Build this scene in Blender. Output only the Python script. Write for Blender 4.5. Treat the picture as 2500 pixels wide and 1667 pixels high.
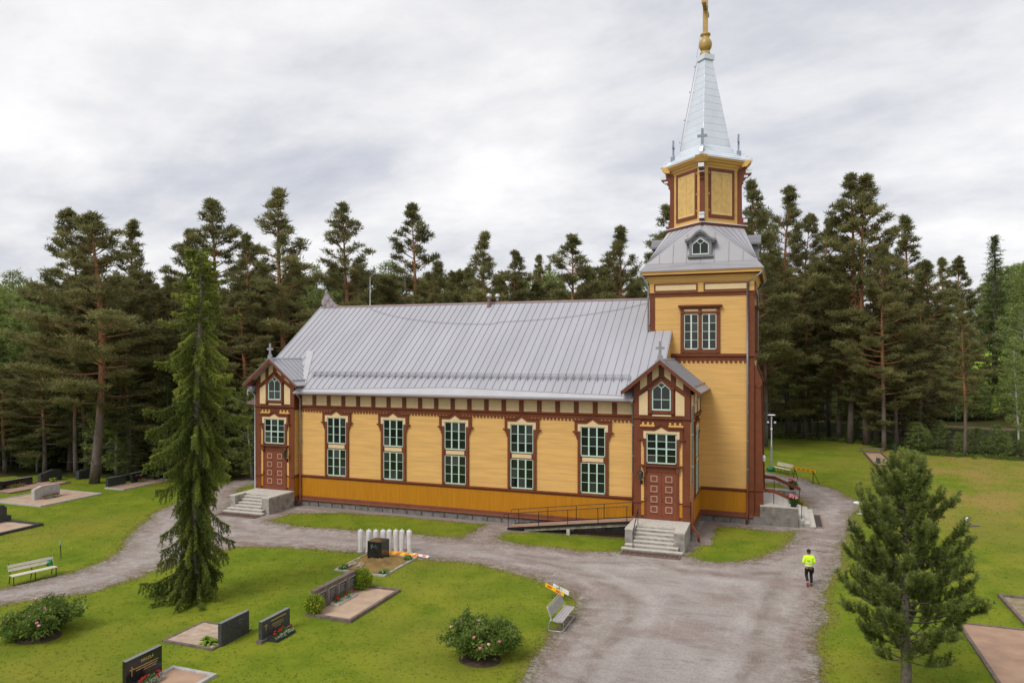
import bpy, math, random
import numpy as np
from mathutils import Vector, Matrix

# ------------------------------------------------------------------ camera, sky, light
sc = bpy.context.scene
for o in list(bpy.data.objects): bpy.data.objects.remove(o)
COL = sc.collection
CAMH, YAW, FPX, HORY = 11.3, math.radians(20.23), 1766.0, 862.4   # metres / radians / pixels of a 2500 px wide frame
cam_d = bpy.data.cameras.new('camera'); cam = bpy.data.objects.new('camera', cam_d); COL.objects.link(cam)
cam.location = (0, 0, CAMH); cam.rotation_euler = (math.pi/2, 0, YAW)
cam_d.sensor_width = 36; cam_d.sensor_fit = 'HORIZONTAL'; cam_d.lens = FPX/2500*36
cam_d.shift_y = (HORY-833.5)/2500
cam_d.clip_start = .1; cam_d.clip_end = 3000
sc.camera = cam
sc.render.resolution_x, sc.render.resolution_y = 1024, 682
sc.render.engine = 'CYCLES'
vs = sc.view_settings
vs.view_transform = 'Standard'; vs.look = 'None'; vs.gamma = 1; vs.use_curve_mapping = False
vs.exposure = 0.62

SUN_EL, SUN_AZ = math.radians(50), math.radians(205)   # azimuth: direction the light comes from, from +Y clockwise
world = bpy.data.worlds.new('World'); sc.world = world; world.use_nodes = True
wn, wl = world.node_tree.nodes, world.node_tree.links
wn.clear()
def wnew(t, **kw):
    n = wn.new(t)
    for k, v in kw.items(): setattr(n, k, v)
    return n
def wmath(op, a, b=None):
    n = wnew('ShaderNodeMath', operation=op)
    for i, x in enumerate((a, b)):
        if x is None: continue
        if isinstance(x, (int, float)): n.inputs[i].default_value = x
        else: wl.new(x, n.inputs[i])
    return n.outputs[0]
out = wnew('ShaderNodeOutputWorld')
sky = wnew('ShaderNodeTexSky', sky_type='NISHITA', sun_disc=False, sun_elevation=SUN_EL, sun_rotation=SUN_AZ)
bg1 = wnew('ShaderNodeBackground'); bg1.inputs[1].default_value = .09
wl.new(sky.outputs[0], bg1.inputs[0])
tc = wnew('ShaderNodeTexCoord')
sep = wnew('ShaderNodeSeparateXYZ'); wl.new(tc.outputs['Generated'], sep.inputs[0])
zz = wmath('ADD', wmath('MAXIMUM', sep.outputs[2], 0.0), 0.27)
com = wnew('ShaderNodeCombineXYZ')
wl.new(wmath('DIVIDE', sep.outputs[0], zz), com.inputs[0]); wl.new(wmath('DIVIDE', sep.outputs[1], zz), com.inputs[1])
mp = wnew('ShaderNodeMapping'); mp.inputs['Rotation'].default_value = (0, 0, math.radians(38)); mp.inputs['Scale'].default_value = (.85, 1.15, 1)
wl.new(com.outputs[0], mp.inputs[0])
n1 = wnew('ShaderNodeTexNoise'); n1.inputs['Scale'].default_value = 1.35; n1.inputs['Detail'].default_value = 7; n1.inputs['Roughness'].default_value = .55; n1.inputs['Distortion'].default_value = .25
wl.new(mp.outputs[0], n1.inputs['Vector'])
n2 = wnew('ShaderNodeTexNoise'); n2.inputs['Scale'].default_value = 3.4; n2.inputs['Detail'].default_value = 6; n2.inputs['Roughness'].default_value = .6
wl.new(mp.outputs[0], n2.inputs['Vector'])
mixn = wmath('ADD', wmath('MULTIPLY', n1.outputs[0], .72), wmath('MULTIPLY', n2.outputs[0], .28))
cr = wnew('ShaderNodeValToRGB'); wl.new(mixn, cr.inputs[0])
e = cr.color_ramp.elements
e[0].position = .35; e[0].color = (.60, .625, .70, 1)
e[1].position = .63; e[1].color = (1.10, 1.08, 1.08, 1)
k = e.new(.43); k.color = (.72, .73, .785, 1)
k = e.new(.50); k.color = (.875, .87, .895, 1)
bg2 = wnew('ShaderNodeBackground'); bg2.inputs[1].default_value = .63
wl.new(cr.outputs[0], bg2.inputs[0])
mx = wnew('ShaderNodeMixShader'); mx.inputs[0].default_value = .93
wl.new(bg1.outputs[0], mx.inputs[1]); wl.new(bg2.outputs[0], mx.inputs[2]); wl.new(mx.outputs[0], out.inputs[0])

sun_d = bpy.data.lights.new('sun', 'SUN'); sun = bpy.data.objects.new('sun', sun_d); COL.objects.link(sun)
sun_d.energy = 1.5; sun_d.angle = math.radians(24); sun_d.color = (1, .965, .91)
_sd = Vector((math.sin(SUN_AZ)*math.cos(SUN_EL), math.cos(SUN_AZ)*math.cos(SUN_EL), math.sin(SUN_EL)))
sun.rotation_euler = _sd.to_track_quat('Z', 'Y').to_euler(); sun.location = (-20, 0, 60)

# ------------------------------------------------------------------ helpers
R = random.Random(7)
NR = np.random.default_rng(11)
CA, SA = math.cos(YAW), math.sin(YAW)
def ground(px, py, z=0.0, disp=True):
    """place on the ground plane seen at a photograph pixel (disp: 2352 px wide view)"""
    if disp: px, py = px/.9408, py/.9408
    x = (px-1250)/FPX; d = -(py-HORY)/FPX
    t = (z-CAMH)/d
    return ((x*CA-SA)*t, (x*SA+CA)*t)
def at_depth(px, py, Z, disp=True):
    if disp: px, py = px/.9408, py/.9408
    x = (px-1250)/FPX
    return ((x*CA-SA)*Z, (x*SA+CA)*Z, CAMH-(py-HORY)/FPX*Z)

MATS = {}
def mat(name, col, rough=.6, var=.12, scale=3.0, bump=0.0, bscale=30.0, spec=.3, metal=0.0, col2=None, detail=4, stretch=None):
    if name in MATS: return MATS[name]
    m = bpy.data.materials.new(name); m.use_nodes = True
    nt = m.node_tree; b = nt.nodes['Principled BSDF']
    b.inputs['Roughness'].default_value = rough; b.inputs['Metallic'].default_value = metal
    b.inputs['Specular IOR Level'].default_value = spec
    geo = nt.nodes.new('ShaderNodeNewGeometry'); vec = geo.outputs['Position']
    if stretch:
        mpn = nt.nodes.new('ShaderNodeMapping'); mpn.inputs['Scale'].default_value = stretch
        nt.links.new(vec, mpn.inputs[0]); vec = mpn.outputs[0]
    no = nt.nodes.new('ShaderNodeTexNoise'); no.inputs['Scale'].default_value = scale; no.inputs['Detail'].default_value = detail
    nt.links.new(vec, no.inputs['Vector'])
    mr = nt.nodes.new('ShaderNodeMapRange'); mr.inputs[1].default_value = .3; mr.inputs[2].default_value = .7
    nt.links.new(no.outputs[0], mr.inputs[0])
    mi = nt.nodes.new('ShaderNodeMix'); mi.data_type = 'RGBA'
    c2 = col2 or tuple(min(1, c*(1+var)) for c in col); c1 = col if col2 else tuple(c*(1-var) for c in col)
    mi.inputs[6].default_value = (*c1, 1); mi.inputs[7].default_value = (*c2, 1)
    nt.links.new(mr.outputs[0], mi.inputs[0]); nt.links.new(mi.outputs[2], b.inputs['Base Color'])
    if bump:
        nb = nt.nodes.new('ShaderNodeTexNoise'); nb.inputs['Scale'].default_value = bscale; nb.inputs['Detail'].default_value = 5
        nt.links.new(vec, nb.inputs['Vector'])
        bp = nt.nodes.new('ShaderNodeBump'); bp.inputs['Strength'].default_value = bump; bp.inputs['Distance'].default_value = .02
        nt.links.new(nb.outputs[0], bp.inputs['Height']); nt.links.new(bp.outputs[0], b.inputs['Normal'])
    MATS[name] = m
    return m

def leaf_mat(name, c1, c2, c3=None, trans=.25, rnd=.25):
    """foliage: colour from the per-vertex tint, hue shift per object, a little light passing through"""
    if name in MATS: return MATS[name]
    m = bpy.data.materials.new(name); m.use_nodes = True; nt = m.node_tree; nd = nt.nodes; lk = nt.links
    b = nd['Principled BSDF']; b.inputs['Roughness'].default_value = .65; b.inputs['Specular IOR Level'].default_value = .2
    at = nd.new('ShaderNodeAttribute'); at.attribute_name = 'tint'
    oi = nd.new('ShaderNodeObjectInfo')
    ad = nd.new('ShaderNodeMath'); ad.operation = 'MULTIPLY_ADD'; ad.inputs[1].default_value = rnd; ad.inputs[2].default_value = -rnd/2
    lk.new(oi.outputs['Random'], ad.inputs[0])
    sm = nd.new('ShaderNodeMath'); sm.operation = 'ADD'; sm.use_clamp = True
    lk.new(at.outputs['Fac'], sm.inputs[0]); lk.new(ad.outputs[0], sm.inputs[1])
    cr = nd.new('ShaderNodeValToRGB'); lk.new(sm.outputs[0], cr.inputs[0])
    cr.color_ramp.elements[0].color = (*c1, 1); cr.color_ramp.elements[1].color = (*c2, 1)
    if c3: k = cr.color_ramp.elements.new(.92); k.color = (*c2, 1); cr.color_ramp.elements[2].color = (*c3, 1)
    lk.new(cr.outputs[0], b.inputs['Base Color'])
    tr = nd.new('ShaderNodeBsdfTranslucent'); lk.new(cr.outputs[0], tr.inputs[0])
    ms = nd.new('ShaderNodeMixShader'); ms.inputs[0].default_value = trans
    lk.new(b.outputs[0], ms.inputs[1]); lk.new(tr.outputs[0], ms.inputs[2])
    lk.new(ms.outputs[0], nd['Material Output'].inputs['Surface'])
    MATS[name] = m
    return m

class MB:
    def __init__(s): s.v = []; s.f = []; s.mi = []; s.cur = 0
    def add(s, vs, fs):
        o = len(s.v); s.v += [tuple(p) for p in vs]
        for f in fs: s.f.append([i+o for i in f]); s.mi.append(s.cur)
        return s
    def box(s, x0, x1, y0, y1, z0, z1, M=None):
        p = [(x0,y0,z0),(x1,y0,z0),(x1,y1,z0),(x0,y1,z0),(x0,y0,z1),(x1,y0,z1),(x1,y1,z1),(x0,y1,z1)]
        if M is not None: p = [M @ Vector(q) for q in p]
        return s.add(p, [(0,3,2,1),(4,5,6,7),(0,1,5,4),(1,2,6,5),(2,3,7,6),(3,0,4,7)])
    def prism(s, poly, d0, d1, axis='y'):
        """poly of 2-D points: axis y -> (x,z), axis x -> (y,z), axis z -> (x,y)"""
        n = len(poly)
        f = {'y': lambda a, b, d: (a, d, b), 'x': lambda a, b, d: (d, a, b), 'z': lambda a, b, d: (a, b, d)}[axis]
        p = [f(a, b, d0) for a, b in poly]+[f(a, b, d1) for a, b in poly]
        fs = [tuple(range(n)), tuple(range(2*n-1, n-1, -1))]
        fs += [(i, i+n, (i+1) % n+n, (i+1) % n) for i in range(n)]
        return s.add(p, fs)
    def tube(s, pts, r, n=8, cap=True):
        pts = [Vector(p) for p in pts]; rr = r if isinstance(r, (list, tuple)) else [r]*len(pts)
        rings = []
        for i, p in enumerate(pts):
            a = pts[max(i-1, 0)]; b = pts[min(i+1, len(pts)-1)]
            t = (b-a).normalized() if (b-a).length > 1e-9 else Vector((0, 0, 1))
            u = t.cross(Vector((0, 0, 1)) if abs(t.z) < .95 else Vector((1, 0, 0))).normalized(); w = t.cross(u)
            rings.append([p+(u*math.cos(2*math.pi*k/n)+w*math.sin(2*math.pi*k/n))*rr[i] for k in range(n)])
        vs = [q for g in rings for q in g]; fs = []
        for i in range(len(rings)-1):
            for k in range(n): fs.append((i*n+k, i*n+(k+1) % n, (i+1)*n+(k+1) % n, (i+1)*n+k))
        if cap: fs += [tuple(range(n-1, -1, -1)), tuple(range((len(rings)-1)*n, len(rings)*n))]
        return s.add(vs, fs)
    def lathe(s, prof, n=16, c=(0, 0, 0), rot=0.0):
        vs = [(c[0]+r*math.cos(2*math.pi*k/n+rot), c[1]+r*math.sin(2*math.pi*k/n+rot), c[2]+z) for r, z in prof for k in range(n)]
        fs = [(i*n+k, i*n+(k+1) % n, (i+1)*n+(k+1) % n, (i+1)*n+k) for i in range(len(prof)-1) for k in range(n)]
        fs += [tuple(range(n-1, -1, -1)), tuple(range((len(prof)-1)*n, len(prof)*n))]
        return s.add(vs, fs)
    def blob(s, c, r, n=10, m=6, j=0.0, rnd=R):
        prof = []
        vs = []; fs = []
        for i in range(1, m):
            a = math.pi*i/m
            for k in range(n):
                q = 1+rnd.uniform(-j, j)
                vs.append((c[0]+r[0]*math.sin(a)*math.cos(2*math.pi*k/n)*q, c[1]+r[1]*math.sin(a)*math.sin(2*math.pi*k/n)*q, c[2]-r[2]*math.cos(a)*q))
        b = len(vs); vs += [(c[0], c[1], c[2]-r[2]), (c[0], c[1], c[2]+r[2])]
        for i in range(m-2):
            for k in range(n): fs.append((i*n+k, i*n+(k+1) % n, (i+1)*n+(k+1) % n, (i+1)*n+k))
        for k in range(n): fs.append((b, (k+1) % n, k)); fs.append((b+1, (m-2)*n+k, (m-2)*n+(k+1) % n))
        return s.add(vs, fs)
    def mesh(s, name, mats, smooth=False):
        me = bpy.data.meshes.new(name); me.from_pydata(s.v, [], s.f); 
        for m in (mats if isinstance(mats, (list, tuple)) else [mats]): me.materials.append(m)
        if any(s.mi): me.polygons.foreach_set('material_index', s.mi)
        if smooth: me.polygons.foreach_set('use_smooth', [True]*len(me.polygons))
        me.update(); return me
    def build(s, name, mats, parent=None, smooth=False, loc=None, rot=None):
        return link(name, s.mesh(name, mats, smooth), parent, loc, rot)

def link(name, data, parent=None, loc=None, rot=None):
    o = bpy.data.objects.new(name, data); COL.objects.link(o)
    if parent is not None: o.parent = parent
    if loc is not None: o.location = loc
    if rot is not None: o.rotation_euler = rot
    return o
def worldpart(o, root):
    """mesh given in world coordinates, kept in place under a root that has only a location"""
    o.parent = root; o.matrix_parent_inverse = Matrix.Translation(-Vector(root.location)); return o
def tag(o, label=None, cat=None, group=None, kind=None):
    if label: o['label'] = label
    if cat: o['category'] = cat
    if group: o['group'] = group
    if kind: o['kind'] = kind
    return o
def thing(name, label, cat, loc=(0, 0, 0), rz=0.0, group=None):
    o = bpy.data.objects.new(name, None); COL.objects.link(o); o.empty_display_size = .2
    o.location = loc; o.rotation_euler = (0, 0, rz)
    return tag(o, label, cat, group)
def copy_tree(o, parent=None):
    c = o.copy(); COL.objects.link(c); c.parent = parent
    for ch in o.children: copy_tree(ch, c)
    return c
def tri_mesh(name, V, T, tint, mats, smooth=False):
    me = bpy.data.meshes.new(name)
    V = np.asarray(V, dtype=np.float32); T = np.asarray(T, dtype=np.int32)
    me.vertices.add(len(V)); me.vertices.foreach_set('co', V.ravel())
    me.loops.add(T.size); me.loops.foreach_set('vertex_index', T.ravel())
    me.polygons.add(len(T)); me.polygons.foreach_set('loop_start', np.arange(0, T.size, 3, dtype=np.int32))
    if tint is not None:
        a = me.attributes.new('tint', 'FLOAT', 'POINT'); a.data.foreach_set('value', np.asarray(tint, dtype=np.float32))
    for m in (mats if isinstance(mats, (list, tuple)) else [mats]): me.materials.append(m)
    me.update(calc_edges=True); me.validate()
    return me
def blades(P, D, L, W, rng, tint):
    """thin triangles: base points P, directions D, lengths L, widths W"""
    n = len(P); D = D/np.linalg.norm(D, axis=1, keepdims=True)
    rv = rng.normal(size=(n, 3)); S = np.cross(D, rv); S /= np.linalg.norm(S, axis=1, keepdims=True)+1e-9
    L = np.asarray(L).reshape(-1, 1); W = np.asarray(W).reshape(-1, 1)
    A = P-S*W/2; B = P+S*W/2; C = P+D*L
    V = np.stack([A, B, C], 1).reshape(-1, 3); T = np.arange(3*n).reshape(-1, 3)
    return V, T, np.repeat(tint, 3)

# ------------------------------------------------------------------ materials (real-world base colours)
YEL = mat('yellow_paint', (.645, .382, .118), .55, .11, 1.3, stretch=(.4, .4, 6))
MUS = mat('mustard_paint', (.46, .19, .007), .5, .10, 1.5, stretch=(6, 6, .4))
BRN = mat('brown_paint', (.155, .044, .018), .5, .12, 2.5)
CRM = mat('cream_paint', (.66, .50, .28), .5, .06, 2)
MNT = mat('mint_paint', (.48, .64, .54), .45, .06, 3)
GLS = mat('window_glass', (.010, .014, .012), .04, .3, .8, spec=.6)
_nt = GLS.node_tree; _oi = _nt.nodes.new('ShaderNodeObjectInfo'); _gr = _nt.nodes.new('ShaderNodeValToRGB'); _nt.links.new(_oi.outputs['Random'], _gr.inputs[0])   # varied reflections and interior put into each opaque pane's colour at random
_gr.color_ramp.elements[0].color = (.006, .009, .007, 1); _gr.color_ramp.elements[1].color = (.055, .056, .056, 1); _k = _gr.color_ramp.elements.new(.6); _k.color = (.014, .019, .015, 1)
_nt.links.new(_gr.outputs[0], _nt.nodes['Principled BSDF'].inputs['Base Color'])
ROOF = mat('grey_roof_metal', (.365, .365, .395), .42, .09, .5, spec=.45, stretch=(1, .25, .25))
ROOFD = mat('porch_and_shaded_roof_metal', (.29, .28, .30), .42, .08, .7, spec=.45)
SEAM = mat('roof_seam_metal', (.22, .21, .22), .5, .1, 2)
ZINC = mat('spire_metal', (.66, .71, .76), .33, .05, .8, spec=.6, metal=.25)
ZINCL = mat('pale_metal_trim', (.66, .70, .74), .35, .05, 1, spec=.6, metal=.2)
PIPE = mat('galvanised_pipe', (.33, .33, .34), .4, .1, 4, metal=.3)
GOLD = mat('ochre_gilt_paint', (.42, .27, .075), .38, .15, 2, spec=.5)
STONE = mat('granite', (.16, .15, .14), .85, .35, 2.2, .5, 14)
STONEL = mat('pale_granite', (.40, .38, .36), .8, .15, 6, .3, 30)
CONC = mat('concrete', (.29, .265, .235), .85, .35, 2.5, .5, 18)
CONCT = mat('concrete_tread', (.50, .465, .41), .8, .12, 5, .3, 30)
BLK = mat('black_iron', (.012, .010, .010), .5, .2, 4)
BLKG = mat('black_polished_stone', (.016, .017, .019), .16, .4, 5, spec=.6)
GRYG = mat('dark_grey_stone', (.055, .055, .055), .4, .3, 8, .2, 40)
BRNG = mat('grey_brown_stone', (.15, .115, .095), .8, .3, 4, .5, 16)
SAND = mat('grave_sand', (.44, .315, .225), .95, .14, 1.6, .3, 60)
SANDR = mat('reddish_sand', (.37, .24, .165), .95, .18, 1.2, .3, 60)
SANDW = mat('weathered_sand', (.42, .32, .24), .95, .22, 3, .4, 40)
WOODG = mat('grey_weathered_slat', (.38, .35, .35), .7, .18, 5, stretch=(8, 1, 8))
WOODP = mat('pale_bench_slat', (.60, .55, .45), .65, .12, 4)
STEEL = mat('grey_tube_steel', (.48, .48, .48), .35, .08, 5, metal=.4)
RED = mat('red_petals', (.30, .008, .012), .7, .5, 30)
WHT = mat('white_paint', (.78, .77, .76), .5, .08, 3)
PINK = mat('rose_petals', (.55, .17, .25), .7, .35, 20)
GLEAF = leaf_mat('garden_leaf', (.05, .10, .012), (.16, .24, .035), (.30, .34, .08))
HOSTA = leaf_mat('hosta_leaf', (.13, .22, .02), (.30, .42, .05), (.55, .58, .25))
SILV = leaf_mat('silver_leaf', (.42, .46, .42), (.70, .72, .68))
YELP = mat('barrier_yellow', (.85, .50, .015), .45, .08, 3)
ORP = mat('barrier_red', (.70, .10, .02), .45, .1, 3)
SOIL = mat('dark_soil', (.075, .05, .03), .95, .4, 6, .6, 30)
# ------------------------------------------------------------------ the ground: lawn, gravel, forest floor
def sdf(poly, P):
    """signed distance (negative inside) of points P (n,2) to a polygon"""
    poly = np.asarray(poly); d = np.full(len(P), 1e9); ins = np.zeros(len(P), bool)
    for i in range(len(poly)):
        a = poly[i]; b = poly[(i+1) % len(poly)]; e = b-a; w = P-a
        t = np.clip((w@e)/max(e@e, 1e-12), 0, 1); q = w-t[:, None]*e
        d = np.minimum(d, (q*q).sum(1))
        c = ((a[1] <= P[:, 1]) & (b[1] > P[:, 1])) | ((b[1] <= P[:, 1]) & (a[1] > P[:, 1]))
        xi = a[0]+(P[:, 1]-a[1])/(b[1]-a[1] if abs(b[1]-a[1]) > 1e-9 else 1e-9)*e[0]
        ins ^= c & (P[:, 0] < xi)
    d = np.sqrt(d); return np.where(ins, -d, d)
g = lambda L: [ground(*p) for p in L]
gs = lambda L: [ground(*p, disp=False) for p in L]
GRAVEL = g([(-80,1366),(0,1352),(60,1340),(127,1325),(180,1310),(230,1290),(270,1262),(300,1235),(330,1205),(350,1180),(400,1158),(450,1140),(526,1103),(588,1086)]) \
    + [(-44,58),(-41,62),(-36,56),(-20,54),(-2,60),(-2,72)] \
    + g([(1752,1083),(1790,1091),(1840,1097),(1870,1108),(1900,1119),(1955,1144),(1975,1160),(1968,1185),(1952,1225),(1922,1290),(1905,1360),(1895,1400),(1885,1480),(1880,1568),(1882,1660),(1885,1800),
         (1000,1800),(1120,1680),(1180,1568),(1200,1530),(1230,1490),(1260,1455),(1290,1430),(1325,1395),(1330,1380),(1310,1358),(1265,1338),(1200,1318),(1100,1297),(990,1285),(800,1265),(640,1256),(540,1256),(430,1285),(390,1300),(300,1330),(230,1352),(120,1375),(0,1392),(-80,1410)])
ISL = [g([(519,1181),(528,1155),(540,1126),(587,1111),(606,1128),(566,1152),(532,1178)]),
       gs([(653,1271),(714,1252),(848,1252),(980,1260),(1100,1271),(1187,1277),(1160,1297),(1138,1311),(1100,1312),(1050,1308),(982,1303),(848,1292),(714,1284)]),
       gs([(1210,1317),(1235,1298),(1308,1298),(1387,1304),(1534,1314),(1540,1325),(1522,1346),(1410,1344),(1340,1336),(1272,1329)]),
       gs([(1687,1355),(1717,1322),(1737,1290),(1757,1284),(1836,1292),(1890,1296),(1943,1295),(1935,1321),(1875,1349),(1816,1365),(1757,1373),(1717,1369)]),
       gs([(1862,1178),(1900,1180),(1958,1222),(1985,1240),(1965,1247),(1930,1225),(1862,1200)])]
EDGE = g([(-200,1105),(0,1097),(100,1090),(180,1094),(240,1098),(390,1082),(588,1064)]) + [(-40,78),(-10,90)] \
    + g([(1750,1004),(1850,1008),(1990,1020),(2100,1040),(2250,1052),(2352,1060),(2600,1085)])
LAWN_POLY = EDGE + [(40, 8), (-70, 8)]
U0, U1, V0, V1, CS = -84., 36., 10., 118., .3
us = np.arange(U0, U1+1e-6, CS); vsg = np.arange(V0, V1+1e-6, CS)
GU, GV = np.meshgrid(us, vsg, indexing='ij'); GP = np.stack([GU.ravel(), GV.ravel()], 1)
dg = sdf(GRAVEL, GP)
for p in ISL: dg = np.maximum(dg, -sdf(p, GP))
def vnoise(P, s, seed):
    r = np.random.default_rng(seed); T = r.random((64, 64)); x = P[:, 0]/s; y = P[:, 1]/s
    i = np.floor(x).astype(int); j = np.floor(y).astype(int); fx = x-i; fy = y-j; fx = fx*fx*(3-2*fx); fy = fy*fy*(3-2*fy)
    a = T[i % 64, j % 64]; b = T[(i+1) % 64, j % 64]; c = T[i % 64, (j+1) % 64]; d = T[(i+1) % 64, (j+1) % 64]
    return (a*(1-fx)+b*fx)*(1-fy)+(c*(1-fx)+d*fx)*fy-.5
dg = dg+.34*vnoise(GP, .9, 1)+.5*vnoise(GP, 2.6, 2)
df = sdf(LAWN_POLY, GP)+3.0*vnoise(GP, 4, 3)+1.2*vnoise(GP, 1.3, 4)     # negative on the lawn
nu, nv = len(us), len(vsg)
DG = dg.reshape(nu, nv); DF = df.reshape(nu, nv)
def region_mesh(name, fields, m):
    """cells of the grid where every field is negative, clipped along the zero lines"""
    F = [f for f in fields]; full = np.ones((nu-1, nv-1), bool); some = np.ones((nu-1, nv-1), bool)
    for f in F:
        q = np.stack([f[:-1, :-1], f[1:, :-1], f[1:, 1:], f[:-1, 1:]])
        full &= (q < 0).all(0); some &= (q < 0).any(0)
    V = []; key = {}; faces = []
    def vid(u, v, d):
        k = (round(u, 4), round(v, 4))
        if k not in key: key[k] = len(V); V.append((u, v, 0.0, d))
        return key[k]
    f0 = F[0]
    for i, j in np.argwhere(full):
        faces.append([vid(us[i], vsg[j], f0[i, j]), vid(us[i+1], vsg[j], f0[i+1, j]), vid(us[i+1], vsg[j+1], f0[i+1, j+1]), vid(us[i], vsg[j+1], f0[i, j+1])])
    for i, j in np.argwhere(some & ~full):
        poly = [(us[a], vsg[b], [f[a, b] for f in F]) for a, b in ((i, j), (i+1, j), (i+1, j+1), (i, j+1))]
        for k in range(len(F)):
            o = []
            for n in range(len(poly)):
                A, B = poly[n], poly[(n+1) % len(poly)]; fa, fb = A[2][k], B[2][k]
                if fa < 0: o.append(A)
                if (fa < 0) != (fb < 0):
                    t = fa/(fa-fb); o.append((A[0]+(B[0]-A[0])*t, A[1]+(B[1]-A[1])*t, [x+(y-x)*t for x, y in zip(A[2], B[2])]))
            poly = o
            if len(poly) < 3: break
        if len(poly) >= 3:
            ids = [vid(p[0], p[1], p[2][0]) for p in poly]
            ids = [x for n, x in enumerate(ids) if x != ids[n-1]]
            if len(ids) >= 3: faces.append(ids)
    me = bpy.data.meshes.new(name); me.from_pydata([p[:3] for p in V], [], faces)
    a = me.attributes.new('edge', 'FLOAT', 'POINT'); a.data.foreach_set('value', np.array([p[3] for p in V], dtype=np.float32))
    me.materials.append(m); me.update()
    return tag(link(name, me), kind='structure')

def ground_mat(name, build):
    m = bpy.data.materials.new(name); m.use_nodes = True; nt = m.node_tree; N = nt.nodes; L = nt.links
    b = N['Principled BSDF']; b.inputs['Roughness'].default_value = .95; b.inputs['Specular IOR Level'].default_value = .1
    geo = N.new('ShaderNodeNewGeometry')
    def noise(s, d=5, r=.55, scale=None, rot=0):
        n = N.new('ShaderNodeTexNoise'); n.inputs['Scale'].default_value = s; n.inputs['Detail'].default_value = d; n.inputs['Roughness'].default_value = r
        v = geo.outputs['Position']
        if scale:
            mpn = N.new('ShaderNodeMapping'); mpn.inputs['Scale'].default_value = scale; mpn.inputs['Rotation'].default_value = (0, 0, rot); L.new(v, mpn.inputs[0]); v = mpn.outputs[0]
        L.new(v, n.inputs['Vector']); return n.outputs[0]
    def rng(x, a, b2, lo=0, hi=1):
        n = N.new('ShaderNodeMapRange'); n.inputs[1].default_value = a; n.inputs[2].default_value = b2; n.inputs[3].default_value = lo; n.inputs[4].default_value = hi
        L.new(x, n.inputs[0]); return n.outputs[0]
    def mixc(f, c1, c2):
        n = N.new('ShaderNodeMix'); n.data_type = 'RGBA'
        if isinstance(f, float): n.inputs[0].default_value = f
        else: L.new(f, n.inputs[0])
        for k, c in ((6, c1), (7, c2)):
            if isinstance(c, tuple): n.inputs[k].default_value = (*c, 1)
            else: L.new(c, n.inputs[k])
        return n.outputs[2]
    def mul(a, b2, op='MULTIPLY'):
        n = N.new('ShaderNodeMath'); n.operation = op
        for k, x in enumerate((a, b2)):
            if isinstance(x, float): n.inputs[k].default_value = x
            else: L.new(x, n.inputs[k])
        return n.outputs[0]
    at = N.new('ShaderNodeAttribute'); at.attribute_name = 'edge'
    sxyz = N.new('ShaderNodeSeparateXYZ'); L.new(geo.outputs['Position'], sxyz.inputs[0])
    col, hgt, st = build(noise, rng, mixc, mul, at.outputs['Fac'], sxyz.outputs)
    L.new(col, b.inputs['Base Color'])
    bp = N.new('ShaderNodeBump'); bp.inputs['Strength'].default_value = st; bp.inputs['Distance'].default_value = .05
    L.new(hgt, bp.inputs['Height']); L.new(bp.outputs[0], b.inputs['Normal'])
    return m
def lawn_build(noise, rng, mixc, mul, edge, pos):
    base = mixc(rng(noise(.28, 5), .32, .68), (.112, .168, .010), (.200, .222, .018))
    base = mixc(rng(noise(.6, 6, .65), .46, .68, 0, .85), base, (.080, .136, .006))
    base = mixc(rng(noise(.10, 4), .50, .68, 0, .5), base, (.235, .200, .034))
    dry = mul(rng(pos[0], 4.0, 14.0), rng(pos[1], 42.0, 62.0))                                        # thin dry turf on the right bank
    base = mixc(mul(dry, rng(noise(.22, 5, .6, (1, .5, 1), .4), .36, .62)), base, (.275, .20, .052))
    base = mixc(rng(noise(4.5, 5, .7), .50, .78, 0, .35), base, (.22, .235, .035))
    base = mixc(rng(noise(14, 4, .8), .50, .80, 0, .30), base, (.085, .115, .006))
    base = mixc(mul(rng(edge, -.55, -.0), rng(noise(2.6, 5, .7), .35, .62)), base, (.19, .14, .06))       # worn, dusty rim
    return base, noise(30, 5, .8), .3
def gravel_build(noise, rng, mixc, mul, edge, pos):
    base = mixc(rng(noise(.5, 5), .3, .7), (.355, .312, .288), (.440, .398, .372))
    base = mixc(rng(noise(.22, 6, .65, (1, 1.7, 1), .5), .48, .66, 0, .85), base, (.285, .215, .182))
    base = mixc(rng(noise(.55, 7, .8, (.7, 1.7, 1), -.45), .50, .68, 0, .8), base, (.205, .168, .150))
    base = mixc(rng(noise(.55, 6, .75, (2.6, .35, 1), -.1), .56, .74, 0, .6), base, (.52, .46, .435))
    for d0, d1 in ((-1.9, -1.0), (-3.7, -2.8)):                                                      # packed wheel tracks beside the verges
        w = mul(rng(edge, d0, d0+.35), rng(edge, d1, d1-.35))
        base = mixc(mul(mul(w, rng(noise(.5, 5, .7), .35, .6)), .7), base, (.50, .455, .43))
    w = mul(rng(edge, -2.75, -2.5), rng(edge, -2.0, -2.25))
    base = mixc(mul(mul(w, rng(noise(.8, 6, .75), .38, .6)), .8), base, (.20, .155, .125))
    base = mixc(rng(noise(7, 6, .9), .47, .68, 0, .75), base, (.19, .155, .135))
    base = mixc(rng(noise(17, 4, .9), .50, .72, 0, .75), base, (.60, .545, .52))
    base = mixc(mul(rng(edge, -2.6, -.05), rng(noise(1.5, 6, .85), .40, .60)), base, (.185, .125, .092))
    base = mixc(mul(rng(edge, -.7, .0), rng(noise(6, 5, .8), .44, .58)), base, (.115, .125, .025))
    return base, noise(16, 6, .9), 1.0
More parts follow.
